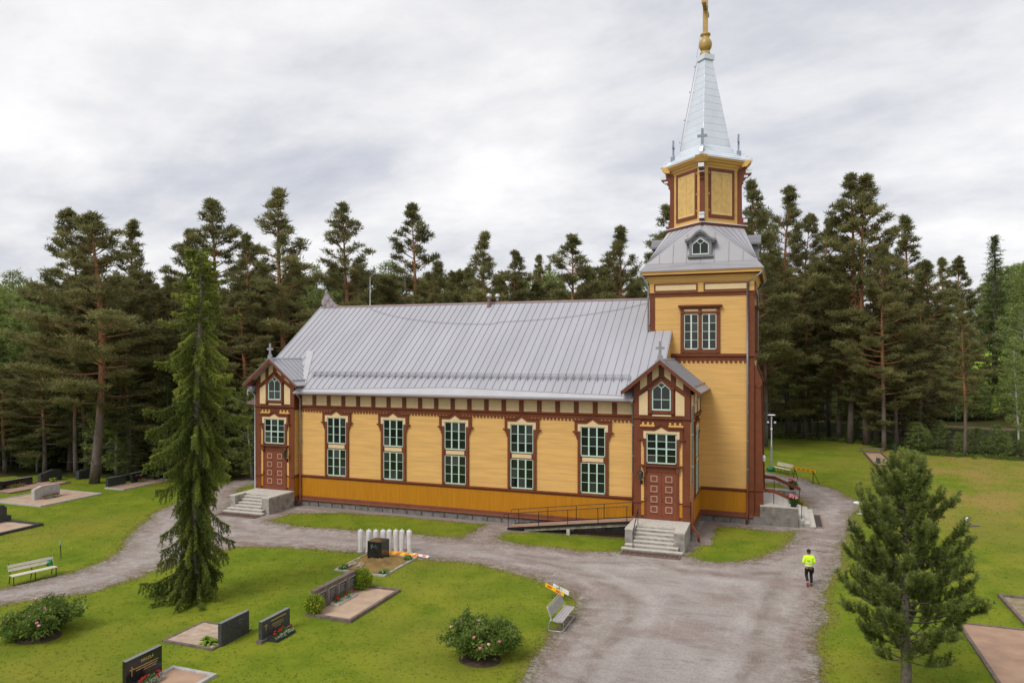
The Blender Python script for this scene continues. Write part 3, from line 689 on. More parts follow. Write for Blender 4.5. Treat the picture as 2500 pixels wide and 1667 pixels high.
# -------- porches
def cross_plate(m, x, y, z, h, w, t, arm, th=.08):
    a = arm/2; m.prism([(x-w/2, z), (x+w/2, z), (x+w/2, z+h*.50), (x+a, z+h*.50), (x+a, z+h*.50+w), (x+w/2, z+h*.50+w), (x+w/2, z+h), (x-w/2, z+h), (x-w/2, z+h*.50+w), (x-a, z+h*.50+w), (x-a, z+h*.50), (x-w/2, z+h*.50)], y-th/2, y+th/2)
def porch(C, lampside, vback, rmat, rleft):
    T = lambda pts: [(C+a, b) for a, b in pts]
    m = MB(); m.prism(T([(-PH+.02, 1.0), (PH-.02, 1.0), (PH-.02, 9.35), (0, 10.75), (-PH+.02, 9.35)]), VP+.005, VN+1.2); W(m, 'porch_wall', BRN)
    m = MB()
    for s in (-1, 1):   # corner pilasters and gable framing
        a, b = sorted((C+s*1.25, C+s*(PH+.01))); m.box(a, b, VP-.05, VP, 1.15, 7.3); m.box(a+.0, b, VP-.045, VP, 7.4, 9.35)
        m.box(a-.02, b+.04, VP-.09, VP, 1.2, 1.36); m.box(a-.03, b+.05, VP-.12, VP, 2.14, 2.2); m.box(a-.02, b+.03, VP-.1, VP, 2.2, 2.25)
        m.prism(T([(s*.78, 7.42), (s*.84, 7.42), (s*.84, 9.06), (s*.78, 9.1)]), VP-.06, VP-.002)
        m.prism(T([(s*.1, 9.95), (s*.1, 10.25), (s*1.32, 9.12), (s*1.32, 8.72)][::1]), VP-.05, VP-.003)      # diagonal braces
        for x0 in (.58, 1.32): m.prism(T([(s*x0, 9.2 if x0 > 1 else 9.5), (s*(x0+.27), 9.0 if x0 > 1 else 9.3), (s*(x0+.27), 10.6-.87*x0), (s*x0, 10.8-.87*x0)]), VP-.055, VP-.004)
    m.box(C-.16, C+.16, VP-.056, VP, 9.8, 10.75)
    m.box(C-1.35, C+1.35, VP-.04, VP, 7.43, 7.5)
    W(m, 'porch_framing', BRN)
    for s in (-1, 1):
        for pl in ([(.84, 7.52), (1.37, 7.52), (1.37, 8.66), (.84, 9.02)], [(.17, 9.90), (.56, 9.62), (.56, 10.30), (.17, 10.6)], [(.88, 9.36), (1.30, 9.06), (1.30, 9.66), (.88, 9.97)]):
            mm = MB(); mm.prism(T([(s*a, b) for a, b in pl]), VP-.062, VP-.001); W(mm, 'gable_panel', CRM)
    m = MB(); m.box(C-PH-.06, C+PH+.06, VP-.09, VP, 7.27, 7.32).box(C-PH-.12, C+PH+.12, VP-.15, VP, 7.32, 7.40); W(m, 'string_course', BRN)
    mm = MB(); mm.box(C-.58, C+.58, VP-.064, VP, 7.46, 7.56); W(mm, 'gable_panel', CRM)
    # pointed gable window
    mb = MB(); pn = []
    ow, iw = .57, .50; zs, zp, z0 = 9.14, 9.62, 7.82
    mb.prism([(-ow, z0), (ow, z0), (ow, zs), (0, zp), (-ow, zs), (-ow, z0+.001), (-iw, z0+.08), (-iw, zs-.03), (0, zp-.1), (iw, zs-.03), (iw, z0+.08), (-iw, z0+.08)][:5]+[], -.03, -.0) if False else None
    for s in (-1, 1):
        mb.box(min(s*ow, s*iw), max(s*ow, s*iw), -.09, 0, z0, zs)
        mb.prism([(s*ow, zs), (0, zp), (0, zp-.10), (s*iw, zs-.045)], -.09, -.001)
        mb.prism([(0, 9.20), (s*.28, 9.42), (s*.305, 9.39), (s*.012, 9.155)], -.075, -.002)
    mb.box(-ow, ow, -.092, 0, z0, z0+.09).box(-.018, .018, -.076, 0, z0+.05, 9.2).box(-iw, iw, -.074, 0, 8.46, 8.495)
    w = mb.build('window', MNT, None, loc=(C, VP-.02, 0)); worldpart(w, church)
    for a, b, pl in ((0, 0, [(-iw, z0+.05), (0, z0+.05), (0, 8.48), (-iw, 8.48)]), (0, 0, [(0, z0+.05), (iw, z0+.05), (iw, 8.48), (0, 8.48)]), (0, 0, [(-iw, 8.48), (0, 8.48), (0, 9.18), (-.29, 9.40), (-iw, zs)]), (0, 0, [(iw, 8.48), (0, 8.48), (0, 9.18), (.29, 9.40), (iw, zs)]), (0, 0, [(0, 9.18), (.29, 9.40), (0, zp-.05), (-.29, 9.40)])):
        MB().prism(pl, -.05, -.004).build('pane', GLS, w)
    c = MB()
    for s in (-1, 1):
        c.box(min(s*.57, s*.74), max(s*.57, s*.74), -.11, 0, 7.62, 9.2)
        c.prism([(s*.80, 9.06), (0, 9.78), (0, 9.60), (s*.57, 9.12)], -.14, -.003)
        c.box(s*.66-.12, s*.66+.12, -.16, -.11, 9.08, 9.22); c.box(s*.66-.11, s*.66+.11, -.15, -.11, 7.64, 7.8)
    c.box(-.57, .57, -.10, 0, 7.62, 7.82); c.build('casing', BRN, w)
    # big window over the door
    mb = MB(); pn = []; sash(mb, pn, -.9, .9, 4.57, 6.40, 3, 4); mb.box(-.84, .84, -.076, 0, 5.44, 5.50)
    w = mb.build('window', MNT, None, loc=(C, VP-.02, 0)); worldpart(w, church); finish_window(w, pn)
    for s in (-1, 1):
        c = MB().box(min(s*.9, s*1.06), max(s*.9, s*1.06), -.1, 0, 4.45, 6.1)
        c.prism([(s*1.06, 5.55), (s*1.12, 5.65), (s*1.16, 5.9), (s*1.24, 6.0), (s*1.24, 6.1), (s*1.06, 6.1)], -.12, -.002)
        c.prism([(s*1.06, 6.02), (s*1.36, 6.02), (s*1.43, 6.1), (s*1.06, 6.12)], -.16, -.004)
        c.build('casing', BRN, w)
    MB().prism(crown(1.28, .46, 6.74, 6.98, 6.1, .18), -.13, -.003).build('hood', BRN, w)
    MB().prism([(-1.31, 6.74), (-.46, 6.74), (0, 6.98), (.46, 6.74), (1.31, 6.74), (1.31, 6.79), (.47, 6.79), (0, 7.045), (-.47, 6.79), (-1.31, 6.79)], -.2, 0).build('hood_cornice', BRN, w)
    MB().prism([(-1.09, 6.08), (-1.09, 6.56), (-.40, 6.56), (0, 6.80), (.40, 6.56), (1.09, 6.56), (1.09, 6.08), (.92, 6.08), (.92, 6.405), (-.92, 6.405), (-.92, 6.08)], -.115, -.001).build('hood_panel', CRM, w)
    m = MB()
    for s in (-1, 1):
        a, b = sorted((C+s*.42, C+s*1.3)); m.box(a, b, VP-.075, VP, 6.82, 6.93)
        for i in range(3): x = C+s*(.52+i*.3); m.box(x-.06, x+.06, VP-.07, VP, 6.93, 7.08)
    tag(W(m, 'dentil_course', YEL), kind='stuff')
    for s in (-1, 1):
        a, b = sorted((C+s*1.06, C+s*1.25))
        W(clap(frame_F(a, VP-.02), b-a, 2.25, 5.95), 'side_strip', YEL); W(MB().box(a, b, VP-.03, VP, 1.36, 2.14), 'side_strip', MUS)
    # ledge and door
    m = MB(); m.box(C-1.26, C+1.26, VP-.28, VP, 4.42, 4.48).box(C-1.2, C+1.2, VP-.2, VP, 4.36, 4.42).box(C-1.08, C+1.08, VP-.1, VP, 4.05, 4.36)
    for s in (-1, 1):
        m.box(min(C+s*.9, C+s*1.06), max(C+s*.9, C+s*1.06), VP-.08, VP, 1.18, 4.1)
        m.prism(T([(s*.9, 4.36), (s*1.1, 4.36), (s*1.1, 4.15), (s*1.0, 3.95), (s*.9, 4.1)]), VP-.22, VP-.08)
        m.prism(T([(s*.9, 2.45), (s*1.08, 2.45), (s*1.0, 2.15)]), VP-.12, VP-.08)
    W(m, 'door_surround', BRN)
    DOOR = mat('door_paint', (.19, .055, .027), .45, .10, 3)
    d = MB(); d.box(-.9, -.006, -.06, 0, 0, 2.86).box(.006, .9, -.06, 0, 0, 2.86).box(-.9, .9, -.09, -.06, 0, .16); d = d.build('door', DOOR, None, loc=(C, VP-.005, 1.18)); worldpart(d, church)
    for s in (-1, 1):
        for i in range(4):
            z = .42+i*.62; x = s*.45
            MB().box(x-.19, x+.19, -.075, -.06, z, z+.36).build('door_panel', DOOR, d)
            f = MB(); f.box(x-.20, x-.165, -.088, -.06, z-.01, z+.37).box(x+.165, x+.20, -.088, -.06, z-.01, z+.37).box(x-.165, x+.165, -.088, -.06, z+.335, z+.37).box(x-.165, x+.165, -.088, -.06, z-.01, z+.025)
            f.build('panel_bead', mat('bead_cream', (.50, .36, .27)), d)
            MB().box(x-.24, x+.24, -.10, -.06, z-.06, z-.025).box(x-.23, x+.23, -.08, -.06, z+.41, z+.44).build('panel_ledge', DOOR, d)
    MB().tube([(.06, -.06, 1.08), (.06, -.12, 1.08), (.06, -.12, 1.25), (.06, -.06, 1.25)], .014, 6).build('handle', BLK, d)
    # lamp
    lx = C+lampside
    m = MB(); m.tube([(lx, VP-.05, 3.35), (lx, VP-.32, 3.5), (lx, VP-.36, 3.62)], .025, 6).box(lx-.07, lx+.07, VP-.06, VP-.04, 3.25, 3.5)
    lamp = W(m, 'wall_lantern', BLK)
    m = MB(); m.lathe([(.06, 3.6), (.12, 3.66), (.17, 3.95), (.19, 3.97)], 6, (lx, VP-.36, 0)); m.build('lantern_glass', mat('lantern_smoke', (.05, .05, .045), .2), lamp)
    m = MB(); m.lathe([(.2, 3.97), (.12, 4.08), (.03, 4.16)], 6, (lx, VP-.36, 0)); m.build('lantern_cap', BLK, lamp)
    # roof
    EZ, AP, HW, F0 = 8.98, 10.93, 2.27, VP-.7
    ang = math.atan2(AP-EZ, HW); L = math.hypot(AP-EZ, HW)
    m = MB(); m.prism(T([(-HW, EZ-.12), (0, AP-.12), (HW, EZ-.12), (HW, EZ-.03), (0, AP-.03), (-HW, EZ-.03)]), F0+.06, vback); rf = W(m, 'porch_roof', rmat)
    n = int((vback-F0)/.5)
    me = MB(); me.box(0, L-.35, 0, .488, -.03, 0); me.cur = 1; me.box(0, L-.35, .486, .506, -.03, .03); me = me.mesh('roof_sheet', [rmat, SEAM])
    for i in range(n):
        for s in (-1, 1):
            o = link('roof_sheet', me, rf)
            o.location = (C, F0+i*.5, AP)
            o.rotation_euler = (0, ang, 0) if s > 0 else (0, ang, math.pi)
            if s < 0: o.location = (C, F0+i*.5+.5, AP)
    m = MB()   # flared eave strips with a foot gutter
    for s in (-1, 1):
        x0, z0 = HW-.32, EZ+.32*(AP-EZ)/HW+.02; x1, z1 = HW+.12, EZ-.02
        m.prism(T([(s*x0, z0-.1), (s*x0, z0), (s*(x0+.2), z0-.13), (s*x1, z1), (s*x1, z1-.06)]), F0, vback)
        m.prism(T([(s*(x0-.01), z0), (s*(x0+.05), z0+.09), (s*(x0+.07), z0+.085), (s*(x0+.03), z0-.05)]), F0+.05, vback)
    m.build('eave_strip', rmat, rf)
    m = MB(); m.prism(T([(-.1, AP-.05), (0, AP+.05), (.1, AP-.05)]), F0, vback); m.build('ridge_cap', rmat, rf)
    m = MB()
    for s in (-1, 1):
        m.prism(T([(0, AP-.03), (0, AP-.30), (s*(HW+.1), EZ-.26), (s*(HW+.1), EZ-.05)]), F0-.02, F0+.05)
        m.prism(T([(s*(PH+.0), EZ+.2), (s*(HW+.05), EZ-.18), (s*(HW+.05), EZ-.12), (s*(PH), EZ+.28)]), F0+.05, vback if (s < 0) == False else VN)
    m.build('bargeboard', BRN, rf)
    m = MB()
    for s in (-1, 1): m.prism(T([(0, AP+.03), (0, AP-.05), (s*(HW+.13), EZ-.06), (s*(HW+.13), EZ+.0)]), F0-.05, F0+.06)
    m.build('rake_flashing', SEAM, rf)
    m = MB(); cross_plate(m, C, F0+.1, AP+.12, .98, .15, 0, .52); m.prism(T([(-.32, AP-.32), (-.3, AP-.1), (-.2, AP-.06), (-.15, AP+.12), (-.17, AP+.2), (-.07, AP+.3), (.07, AP+.3), (.17, AP+.2), (.15, AP+.12), (.2, AP-.06), (.3, AP-.1), (.32, AP-.32), (0, AP+.0)]), F0+.03, F0+.17)
    m.build('gable_cross', mat('cross_grey', (.27, .26, .28), .5, .1, 4), rf)
porch(LP, 1.12, 48.9, ROOF, True)
porch(RP, -1.22, VT, ROOFD, False)
# side of the right porch: frieze panels under its eave
for i, (a, b) in enumerate(((44.75, 46.3), (46.6, 48.2), (48.5, 50.2))):
    M = frame_R(-5.0, 0); W(MB().box(a, b, -.03, 0, 7.5, 8.75, M), 'frieze_panel', CRM)
W(MB().box(44.62, 44.75, -.06, 0, 7.4, 8.9, frame_R(-5.0, 0)).box(46.3, 46.6, -.06, 0, 7.4, 8.9, frame_R(-5.0, 0)).box(48.2, 48.5, -.06, 0, 7.4, 8.9, frame_R(-5.0, 0)).box(50.2, 50.38, -.06, 0, 7.4, 8.9, frame_R(-5.0, 0)), 'frieze_stud', BRN)
moulding(frame_R(-4.978, VP), VT-VP, STRP, 'string_course')
W(MB().box(-5.25, -5.02, VN, VT, 8.2, 9.4), 'porch_side_wall', BRN)

# -------- tower trim
m = MB()
for s in (-1, 1):
    a, b = sorted((UT+s*(TH-.33), UT+s*(TH+.03))); 
    m.box(a, b, VT-.05, VT, 2.3, 15.2)
    m.box(a, b, VT-.055, VT, .75, 2.1)
m.box(UT+TH-.02, UT+TH+.05, VT, VT+.33, .75, 15.2).box(UT+TH-.02, UT+TH+.05, 56.87, 57.2, .75, 15.2)
W(m, 'corner_board', BRN)
TS = [(0, 10.82), (.03, 10.82), (.04, 11.05), (.13, 11.1), (.14, 11.17), (.06, 11.2), (.05, 11.26), (0, 11.28)]
moulding(frame_F(UT-TH-.03, VT-.022), 2*TH+.06, TS, 'string_course'); moulding(frame_R(UT+TH+.022, VT-.1), 2*TH+.1, TS, 'string_course')
m = MB(); x = UT-TH+.4
while x < UT+TH-.4: m.box(x, x+.17, VT-.08, VT, 10.68, 10.83); x += .305
tag(W(m, 'dentil_course', BRN), kind='stuff')
BP = [(0, 15.18), (.05, 15.18), (.06, 15.36), (.12, 15.4), (.12, 15.45), (0, 15.47)]
moulding(frame_F(UT-TH-.03, VT-.022), 2*TH+.06, BP, 'string_course'); moulding(frame_R(UT+TH+.022, VT-.1), 2*TH+.1, BP, 'string_course')
CP = [(0, 15.45), (.05, 15.46), (.05, 16.1), (.1, 16.14), (.12, 16.2), (.16, 16.25), (.2, 16.45), (.30, 16.56), (0, 16.56)]
def ring(prof, name, mt, half=TH, c=(UT, AX)):
    m = MB(); n = len(prof); vs = []
    for sx, sy in ((-1, -1), (1, -1), (1, 1), (-1, 1)):
        vs += [(c[0]+sx*(half+o), c[1]+sy*(half+o), z) for o, z in prof]
    m.add(vs, [(i*n+k, ((i+1) % 4)*n+k, ((i+1) % 4)*n+(k+1) % n, i*n+(k+1) % n) for i in range(4) for k in range(n)])
    return W(m, name, mt)
ring(CP, 'tower_frieze', YEL)
ring([(.02, 16.57), (.5, 16.60), (.52, 16.66), (.02, 16.66)], 'cornice_soffit_board', BRN)  # brown board closing the underside of the cornice overhang
ring([(.0, 16.66), (.56, 16.66), (.56, 16.80), (.62, 16.82), (.62, 16.93), (.0, 16.93)], 'tower_cornice', YEL)
for M in (frame_F(UT, VT-.072), frame_R(UT+TH+.072, AX)):
    for x0, x1 in ((-3.12, -.2), (.2, 3.12)):
        m = MB(); m.box(x0, x1, -.05, 0, 15.98, 16.06, M).box(x0, x1, -.05, 0, 15.52, 15.60, M).box(x0, x0+.09, -.05, 0, 15.6, 15.98, M).box(x1-.09, x1, -.05, 0, 15.6, 15.98, M); fr = W(m, 'frieze_frame', BRN)
        MB().box(x0+.09, x1-.09, -.02, 0, 15.6, 15.98, M).build('frieze_panel', CRM, fr)
# -------- tower roof: square eave to a square turned by 45 degrees
ez, hz, tz, HB, HM, HD = 16.93, 17.42, 20.2, 4.06, 3.66, 2.62
B4 = [Vector((UT+sx*HB, AX+sy*HB, ez)) for sx, sy in ((-1, -1), (1, -1), (1, 1), (-1, 1))]
M4 = [Vector((UT+sx*HM, AX+sy*HM, hz)) for sx, sy in ((-1, -1), (1, -1), (1, 1), (-1, 1))]
T4 = [Vector((UT+dx*HD, AX+dy*HD, tz)) for dx, dy in ((0, -1), (1, 0), (0, 1), (-1, 0))]
m = MB(); m.add([*B4, *M4, *T4, *[Vector((p.x, p.y, ez-.05)) for p in B4]],
      [(i, (i+1) % 4, 4+(i+1) % 4, 4+i) for i in range(4)]+[(4+i, 4+(i+1) % 4, 8+i) for i in range(4)]+[(4+(i+1) % 4, 8+(i+1) % 4, 8+i) for i in range(4)]+[(12+i, 12+(i+1) % 4, (i+1) % 4, i) for i in range(4)]+[(12, 15, 14, 13)])
troof = W(m, 'tower_roof', ROOFD)
def lerp(a, b, t): return a.lerp(b, t)
def seam(mb, a, b, n, h=.035, w=.012):
    d = (b-a); s = d.cross(n).normalized()*w
    mb.add([a-s, a+s, b+s, b-s, a-s+n*h, a+s+n*h, b+s+n*h, b-s+n*h], [(0, 1, 5, 4), (1, 2, 6, 5), (2, 3, 7, 6), (3, 0, 4, 7), (4, 5, 6, 7)])
def tri_sheets(A, B, C_, k, mt, rot=0):
    """split triangle A-B (base) and apex C into upright strips, one sheet each"""
    n = (B-A).cross(C_-A).normalized(); 
    for i in range(k):
        t0, t1 = i/k, (i+1)/k; p0, p1 = lerp(A, B, t0), lerp(A, B, t1)
        def up(t): return lerp(A, C_, 2*t) if t <= .5 else lerp(B, C_, 2*(1-t))
        q0, q1 = up(t0), up(t1); pts = [p0, p1, q1] + ([C_] if t0 < .5 < t1 else []) + [q0]
        pts = [p for j, p in enumerate(pts) if (p-pts[j-1]).length > 1e-4]
        mb = MB(); e = n*.012
        c0 = sum(pts, Vector())/len(pts); pp = [c0+(p-c0)*(1-.012/max(.05, (p-c0).length)) for p in pts]
        mb.add([p+e for p in pp]+[p for p in pts], [tuple(range(len(pts)))]+[(j, len(pts)+j, len(pts)+(j+1) % len(pts), (j+1) % len(pts)) for j in range(len(pts))])
        mb.cur = 1
        if 0 < i: seam(mb, p0+e*.5, q0+e*.5, n)
        mb.build('roof_sheet', [mt, SEAM], troof)
def inv_sheets(T0, T1, Bc, k, mt):
    n = (T0-Bc).cross(T1-Bc).normalized()
    if n.z < 0: n = -n
    for i in range(k):     # fan strips running from the upper edge down to the eave corner
        a0, a1 = lerp(T0, T1, i/k), lerp(T0, T1, (i+1)/k)
        mb = MB(); e = n*.012; pts = [a0, a1, Bc]
        c0 = sum(pts, Vector())/3; pp = [c0+(p-c0)*.99 for p in pts]
        mb.add([p+e for p in pp]+pts, [(0, 1, 2), (0, 3, 4, 1), (1, 4, 5, 2), (2, 5, 3, 0)]); mb.cur = 1
        if i: seam(mb, a0+e*.5, Bc+(a0-Bc)*.06+e*.5, n)
        mb.build('roof_sheet', [mt, SEAM], troof)
for i in (0, 1, 3):
    tri_sheets(M4[i], M4[(i+1) % 4], T4[i], 8, ROOFD)  # darker metal: the shade of these steep faces is put into the colour
for i in (0, 3):
    inv_sheets(T4[i], T4[(i+1) % 4], M4[(i+1) % 4], 6, ROOF)  # paler metal: the light on the flatter corner faces is in the colour
mb = MB()
for i in range(4):
    a, b = B4[i], B4[(i+1) % 4]; mid = (a+b)/2; inw = (Vector((UT, AX, 0))-Vector((mid.x, mid.y, 0))).normalized()
    for p, q in ((a, mid), (b, mid)):
        r0 = p+inw*.06+Vector((0, 0, .02))+(q-p)*.02; r1 = q+inw*.30+Vector((0, 0, .34))
        mb.add([r0, r1, r1+Vector((0, 0, .08)), r0+Vector((0, 0, .07)), r0+inw*.03, r1+inw*.03, r1+inw*.03+Vector((0, 0, .08)), r0+inw*.03+Vector((0, 0, .07))], [(0, 1, 2, 3), (4, 7, 6, 5), (3, 2, 6, 7)])
mb.build('foot_gutter', ROOFD, troof)
# dormers
def dormer():
    DM = mat('dormer_metal', (.20, .20, .215), .4, .1, 1)
    m = MB(); m.box(-.68, .68, -.2, 1.9, -.12, .95); m.prism([(-.68, .9), (.68, .9), (0, 1.35)], -.2, 1.9); m.box(-.84, .84, -.36, .3, -.2, -.06)
    for s in (-1, 1): m.box(s*.64-.09, s*.64+.09, -.27, -.2, -.06, .85)
    r = m.build('dormer', DM)
    h = MB()
    for s in (-1, 1):
        P_ = [(0, 1.66), (s*.30, 1.50), (s*.62, 1.16), (s*.80, 1.06), (s*1.02, 1.02)]
        for a, b in zip(P_, P_[1:]): h.prism([a, b, (b[0], b[1]-.14), (a[0], a[1]-.16)], -.42, 2.1); h.prism([(a[0], a[1]-.16), (b[0], b[1]-.14), (b[0]*.94, b[1]-.26), (a[0]*.94, a[1]-.3)], -.32, -.2)
    h.build('dormer_roof', DM, r)
    w = MB(); 
    for s in (-1, 1):
        w.box(min(s*.5, s*.56), max(s*.5, s*.56), -.26, -.2, 0, .72); w.prism([(s*.56, .68), (0, 1.12), (0, 1.04), (s*.5, .66)], -.26, -.2); w.prism([(0, .70), (s*.27, .90), (s*.29, .87), (0, .66)], -.25, -.2)
    w.box(-.56, .56, -.262, -.2, -.02, .05).box(-.02, .02, -.252, -.2, 0, .7)
    wf = w.build('window', mat('dormer_sash', (.62, .68, .62)), r)
    MB().prism([(-.5, .02), (.5, .02), (.5, .68), (0, 1.06), (-.5, .68)], -.225, -.201).build('pane', GLS, r)
    return r
d = dormer(); d.location = (UT, AX-HM+.28, 17.98); worldpart(d, church)
for rz, l in ((math.pi/2, (UT+HM-.28, AX, 17.98)), (-math.pi/2, (UT-HM+.28, AX, 17.98))):
    c = copy_tree(d); c.location = l; c.rotation_euler = (0, 0, rz); worldpart(c, church)
# -------- lantern (belfry), turned by 45 degrees
LC = Vector((UT, AX, 0)); LD = 2.36; LZ0, LZ1 = 20.3, 24.4
def diag(hd, z): return [Vector((UT+dx*hd, AX+dy*hd, z)) for dx, dy in ((0, -1), (1, 0), (0, 1), (-1, 0))]
def drum(levels, name, mt, parent=None):
    m = MB(); n = len(levels); vs = [p for hd, z in levels for p in diag(hd, z)]
    m.add(vs, [(i*4+k, i*4+(k+1) % 4, (i+1)*4+(k+1) % 4, (i+1)*4+k) for i in range(n-1) for k in range(4)]+[(3, 2, 1, 0), tuple(range(4*n-4, 4*n))])
    return W(m, name, mt) if parent is None else m.build(name, mt, parent)
belfry = drum([(LD, LZ0), (LD, LZ1)], 'belfry_wall', YEL)
drum([(2.80, 20.12), (2.86, 20.16), (2.86, 20.29), (2.7, 20.3)], 'belfry_skirt', BRN, belfry)
drum([(2.92, 20.29), (2.92, 20.335), (2.3, 20.44)], 'drip_flashing', WHT, belfry)
drum([(2.40, 24.2), (2.44, 24.34), (2.56, 24.38), (2.60, 24.5), (2.84, 24.56), (2.90, 24.66), (3.06, 24.70), (3.08, 24.82), (2.9, 24.83)], 'belfry_cornice', YEL, belfry)
for k, (dx, dy) in enumerate(((0, -1), (1, 0), (0, 1), (-1, 0))):
    rz = math.atan2(dy, dx)
    m = MB(); prof = [(2.2, 20.36), (2.62, 20.4), (2.82, 20.5), (2.86, 20.68), (2.74, 20.84), (2.6, 20.9), (2.52, 21.06), (2.50, 23.1), (2.54, 23.3), (2.62, 23.34), (2.60, 23.5), (2.74, 23.62), (2.78, 23.78), (2.98, 23.80), (3.12, 23.92), (3.14, 24.1), (3.02, 24.24), (2.86, 24.28), (2.8, 24.34), (2.2, 24.36)]
    m.prism(prof, -.16, .16, 'y'); o = m.build('corner_bracket', BRN, belfry); o.location = (UT, AX, 0); o.rotation_euler = (0, 0, rz)
    for bx_ in ((2.62, 2.88, .18, 20.55, 20.78), (2.55, 2.74, .18, 20.86, 21.0), (2.78, 3.17, .19, 24.0, 24.27), (2.66, 2.92, .18, 23.72, 23.86)):
        o = MB().box(bx_[0], bx_[1], -bx_[2], bx_[2], bx_[3], bx_[4]).build('bracket_cap', ZINCL, belfry); o.location = (UT, AX, 0); o.rotation_euler = (0, 0, rz)
    m = MB(); m.prism([(2.5, 24.4), (2.85, 24.44), (3.08, 24.70), (3.14, 24.84), (2.5, 24.84)], -.40, .40, 'y'); o = m.build('cornice_block', YEL, belfry); o.location = (UT, AX, 0); o.rotation_euler = (0, 0, rz)
FW = LD*math.sqrt(2)
for k in range(4):
    a, b = diag(LD, 0)[k], diag(LD, 0)[(k+1) % 4]; mid = (a+b)/2; dirn = (b-a).normalized()
    rz = math.atan2(dirn.y, dirn.x)
    hw = FW/2-.16-.38
    f = MB(); f.box(-hw, hw, -.07, 0, LZ0+.42, LZ0+.66).box(-hw, hw, -.07, 0, LZ1-.45, LZ1-.22).box(-hw, -hw+.2, -.07, 0, LZ0+.66, LZ1-.45).box(hw-.2, hw, -.07, 0, LZ0+.66, LZ1-.45)
    sh = f.build('shutter_frame', BRN, belfry, loc=mid, rot=(0, 0, rz))
    iw = hw-.2; z0, z1 = LZ0+.66, LZ1-.45
    f = MB(); t = .11
    f.box(-iw, iw, -.05, 0, z0, z0+t).box(-iw, iw, -.05, 0, z1-t, z1).box(-iw, -iw+t, -.05, 0, z0+t, z1-t).box(iw-t, iw, -.05, 0, z0+t, z1-t).box(-.012, .012, -.055, -.02, z0, z1)
    f.build('shutter_rim', mat('shutter_cream', (.66, .47, .20)), sh)
    f = MB(); z = z0+t
    while z < z1-t-.02:
        f.add([(-iw+t, -.042, z), (iw-t, -.042, z), (iw-t, -.004, z+.155), (-iw+t, -.004, z+.155), (-iw+t, -.002, z+.01), (iw-t, -.002, z+.01)], [(0, 1, 2, 3), (0, 4, 5, 1)]); z += .15
    tag(f.build('louvres', mat('louvre_yellow', (.70, .47, .17)), sh), kind='stuff')
    f = MB()
    for s in (-1, 1):
        for z in (LZ0+.9, (LZ0+LZ1)/2, LZ1-.6): f.tube([(s*(hw+.02), -.09, z-.05), (s*(hw+.02), -.09, z+.09)], .03, 6)
    f.build('hinge', YEL, sh)
# -------- spire
spire = drum([(3.14, 24.82), (3.12, 24.90), (2.25, 25.42), (1.74, 25.98), (.485, 32.36)], 'spire', ZINC)
def face_pt(k, lev, t): 
    hd, z = lev; d_ = diag(hd, z); return lerp(d_[k], d_[(k+1) % 4], t)
rows = [(3.10, 24.92), (2.66, 25.18), (2.25, 25.42), (1.98, 25.70), (1.74, 25.98)]
zc = 25.98
while zc < 32.1:
    zc = min(zc+.52, 32.34); rows.append((1.74+(zc-25.98)/(32.36-25.98)*(.485-1.74), zc))
for k in range(4):
    for i in range(len(rows)-1):
        cuts = [0, .5, 1] if i < 4 else ([0, R.choice((.42, .58)), 1] if i < 9 and (i+k) % 2 == 0 else [0, 1])
        for c0, c1 in zip(cuts, cuts[1:]):
            q = [face_pt(k, rows[i], c0), face_pt(k, rows[i], c1), face_pt(k, rows[i+1], c1), face_pt(k, rows[i+1], c0)]
            n = (q[1]-q[0]).cross(q[3]-q[0]).normalized(); cc = sum(q, Vector())/4
            lift = (.014, .014, .006, .006); mb = MB()
            qq = [cc+(p-cc)*.992+n*l for p, l in zip(q, lift)]
            mb.add(qq+q, [(0, 1, 2, 3), (0, 4, 5, 1), (1, 5, 6, 2), (2, 6, 7, 3), (3, 7, 4, 0)]); mb.build('spire_sheet', ZINC, spire)
for k, (dx, dy) in enumerate(((0, -1), (1, 0), (0, 1), (-1, 0))):
    rz = math.atan2(dy, dx)
    m = MB(); m.prism([(1.9, 25.6), (2.2, 25.62), (2.35, 25.72), (2.5, 25.5), (2.62, 25.55), (2.72, 25.32), (2.86, 25.36), (2.98, 25.14), (3.14, 25.16), (3.26, 25.0), (3.22, 24.84), (3.0, 24.86), (1.9, 25.5)], -.09, .09, 'y')
    o = m.build('hip_scroll', ZINCL, spire, loc=(UT, AX, 0), rot=(0, 0, rz))
    m = MB(); m.tube([(3.12, -.11, 25.06), (3.12, .11, 25.06)], .1, 10).tube([(2.84, -.11, 25.26), (2.84, .11, 25.26)], .09, 10).tube([(2.6, -.11, 25.46), (2.6, .11, 25.46)], .08, 10); m.build('hip_volute', ZINCL, spire, loc=(UT, AX, 0), rot=(0, 0, rz))
    m = MB(); h, wd, ar = 1.22, .17, .66
    pl = [(-wd/2, 0), (wd/2, 0), (wd/2, h*.52), (ar/2, h*.52), (ar/2, h*.52+wd), (wd/2, h*.52+wd), (wd/2, h), (-wd/2, h), (-wd/2, h*.52+wd), (-ar/2, h*.52+wd), (-ar/2, h*.52), (-wd/2, h*.52)]
    m.prism([(a, 25.62+b) for a, b in pl], 2.22, 2.34, 'x'); m.box(2.16, 2.46, -.12, .12, 25.3, 25.66)
    o = m.build('hip_cross', mat('cross_metal', (.24, .28, .33), .4, .1, 2), spire, loc=(UT, AX, 0), rot=(0, 0, rz))
drum([(.62, 32.34), (.64, 32.36), (.64, 32.74), (.55, 32.78)], 'spire_cap', ZINCL, spire)
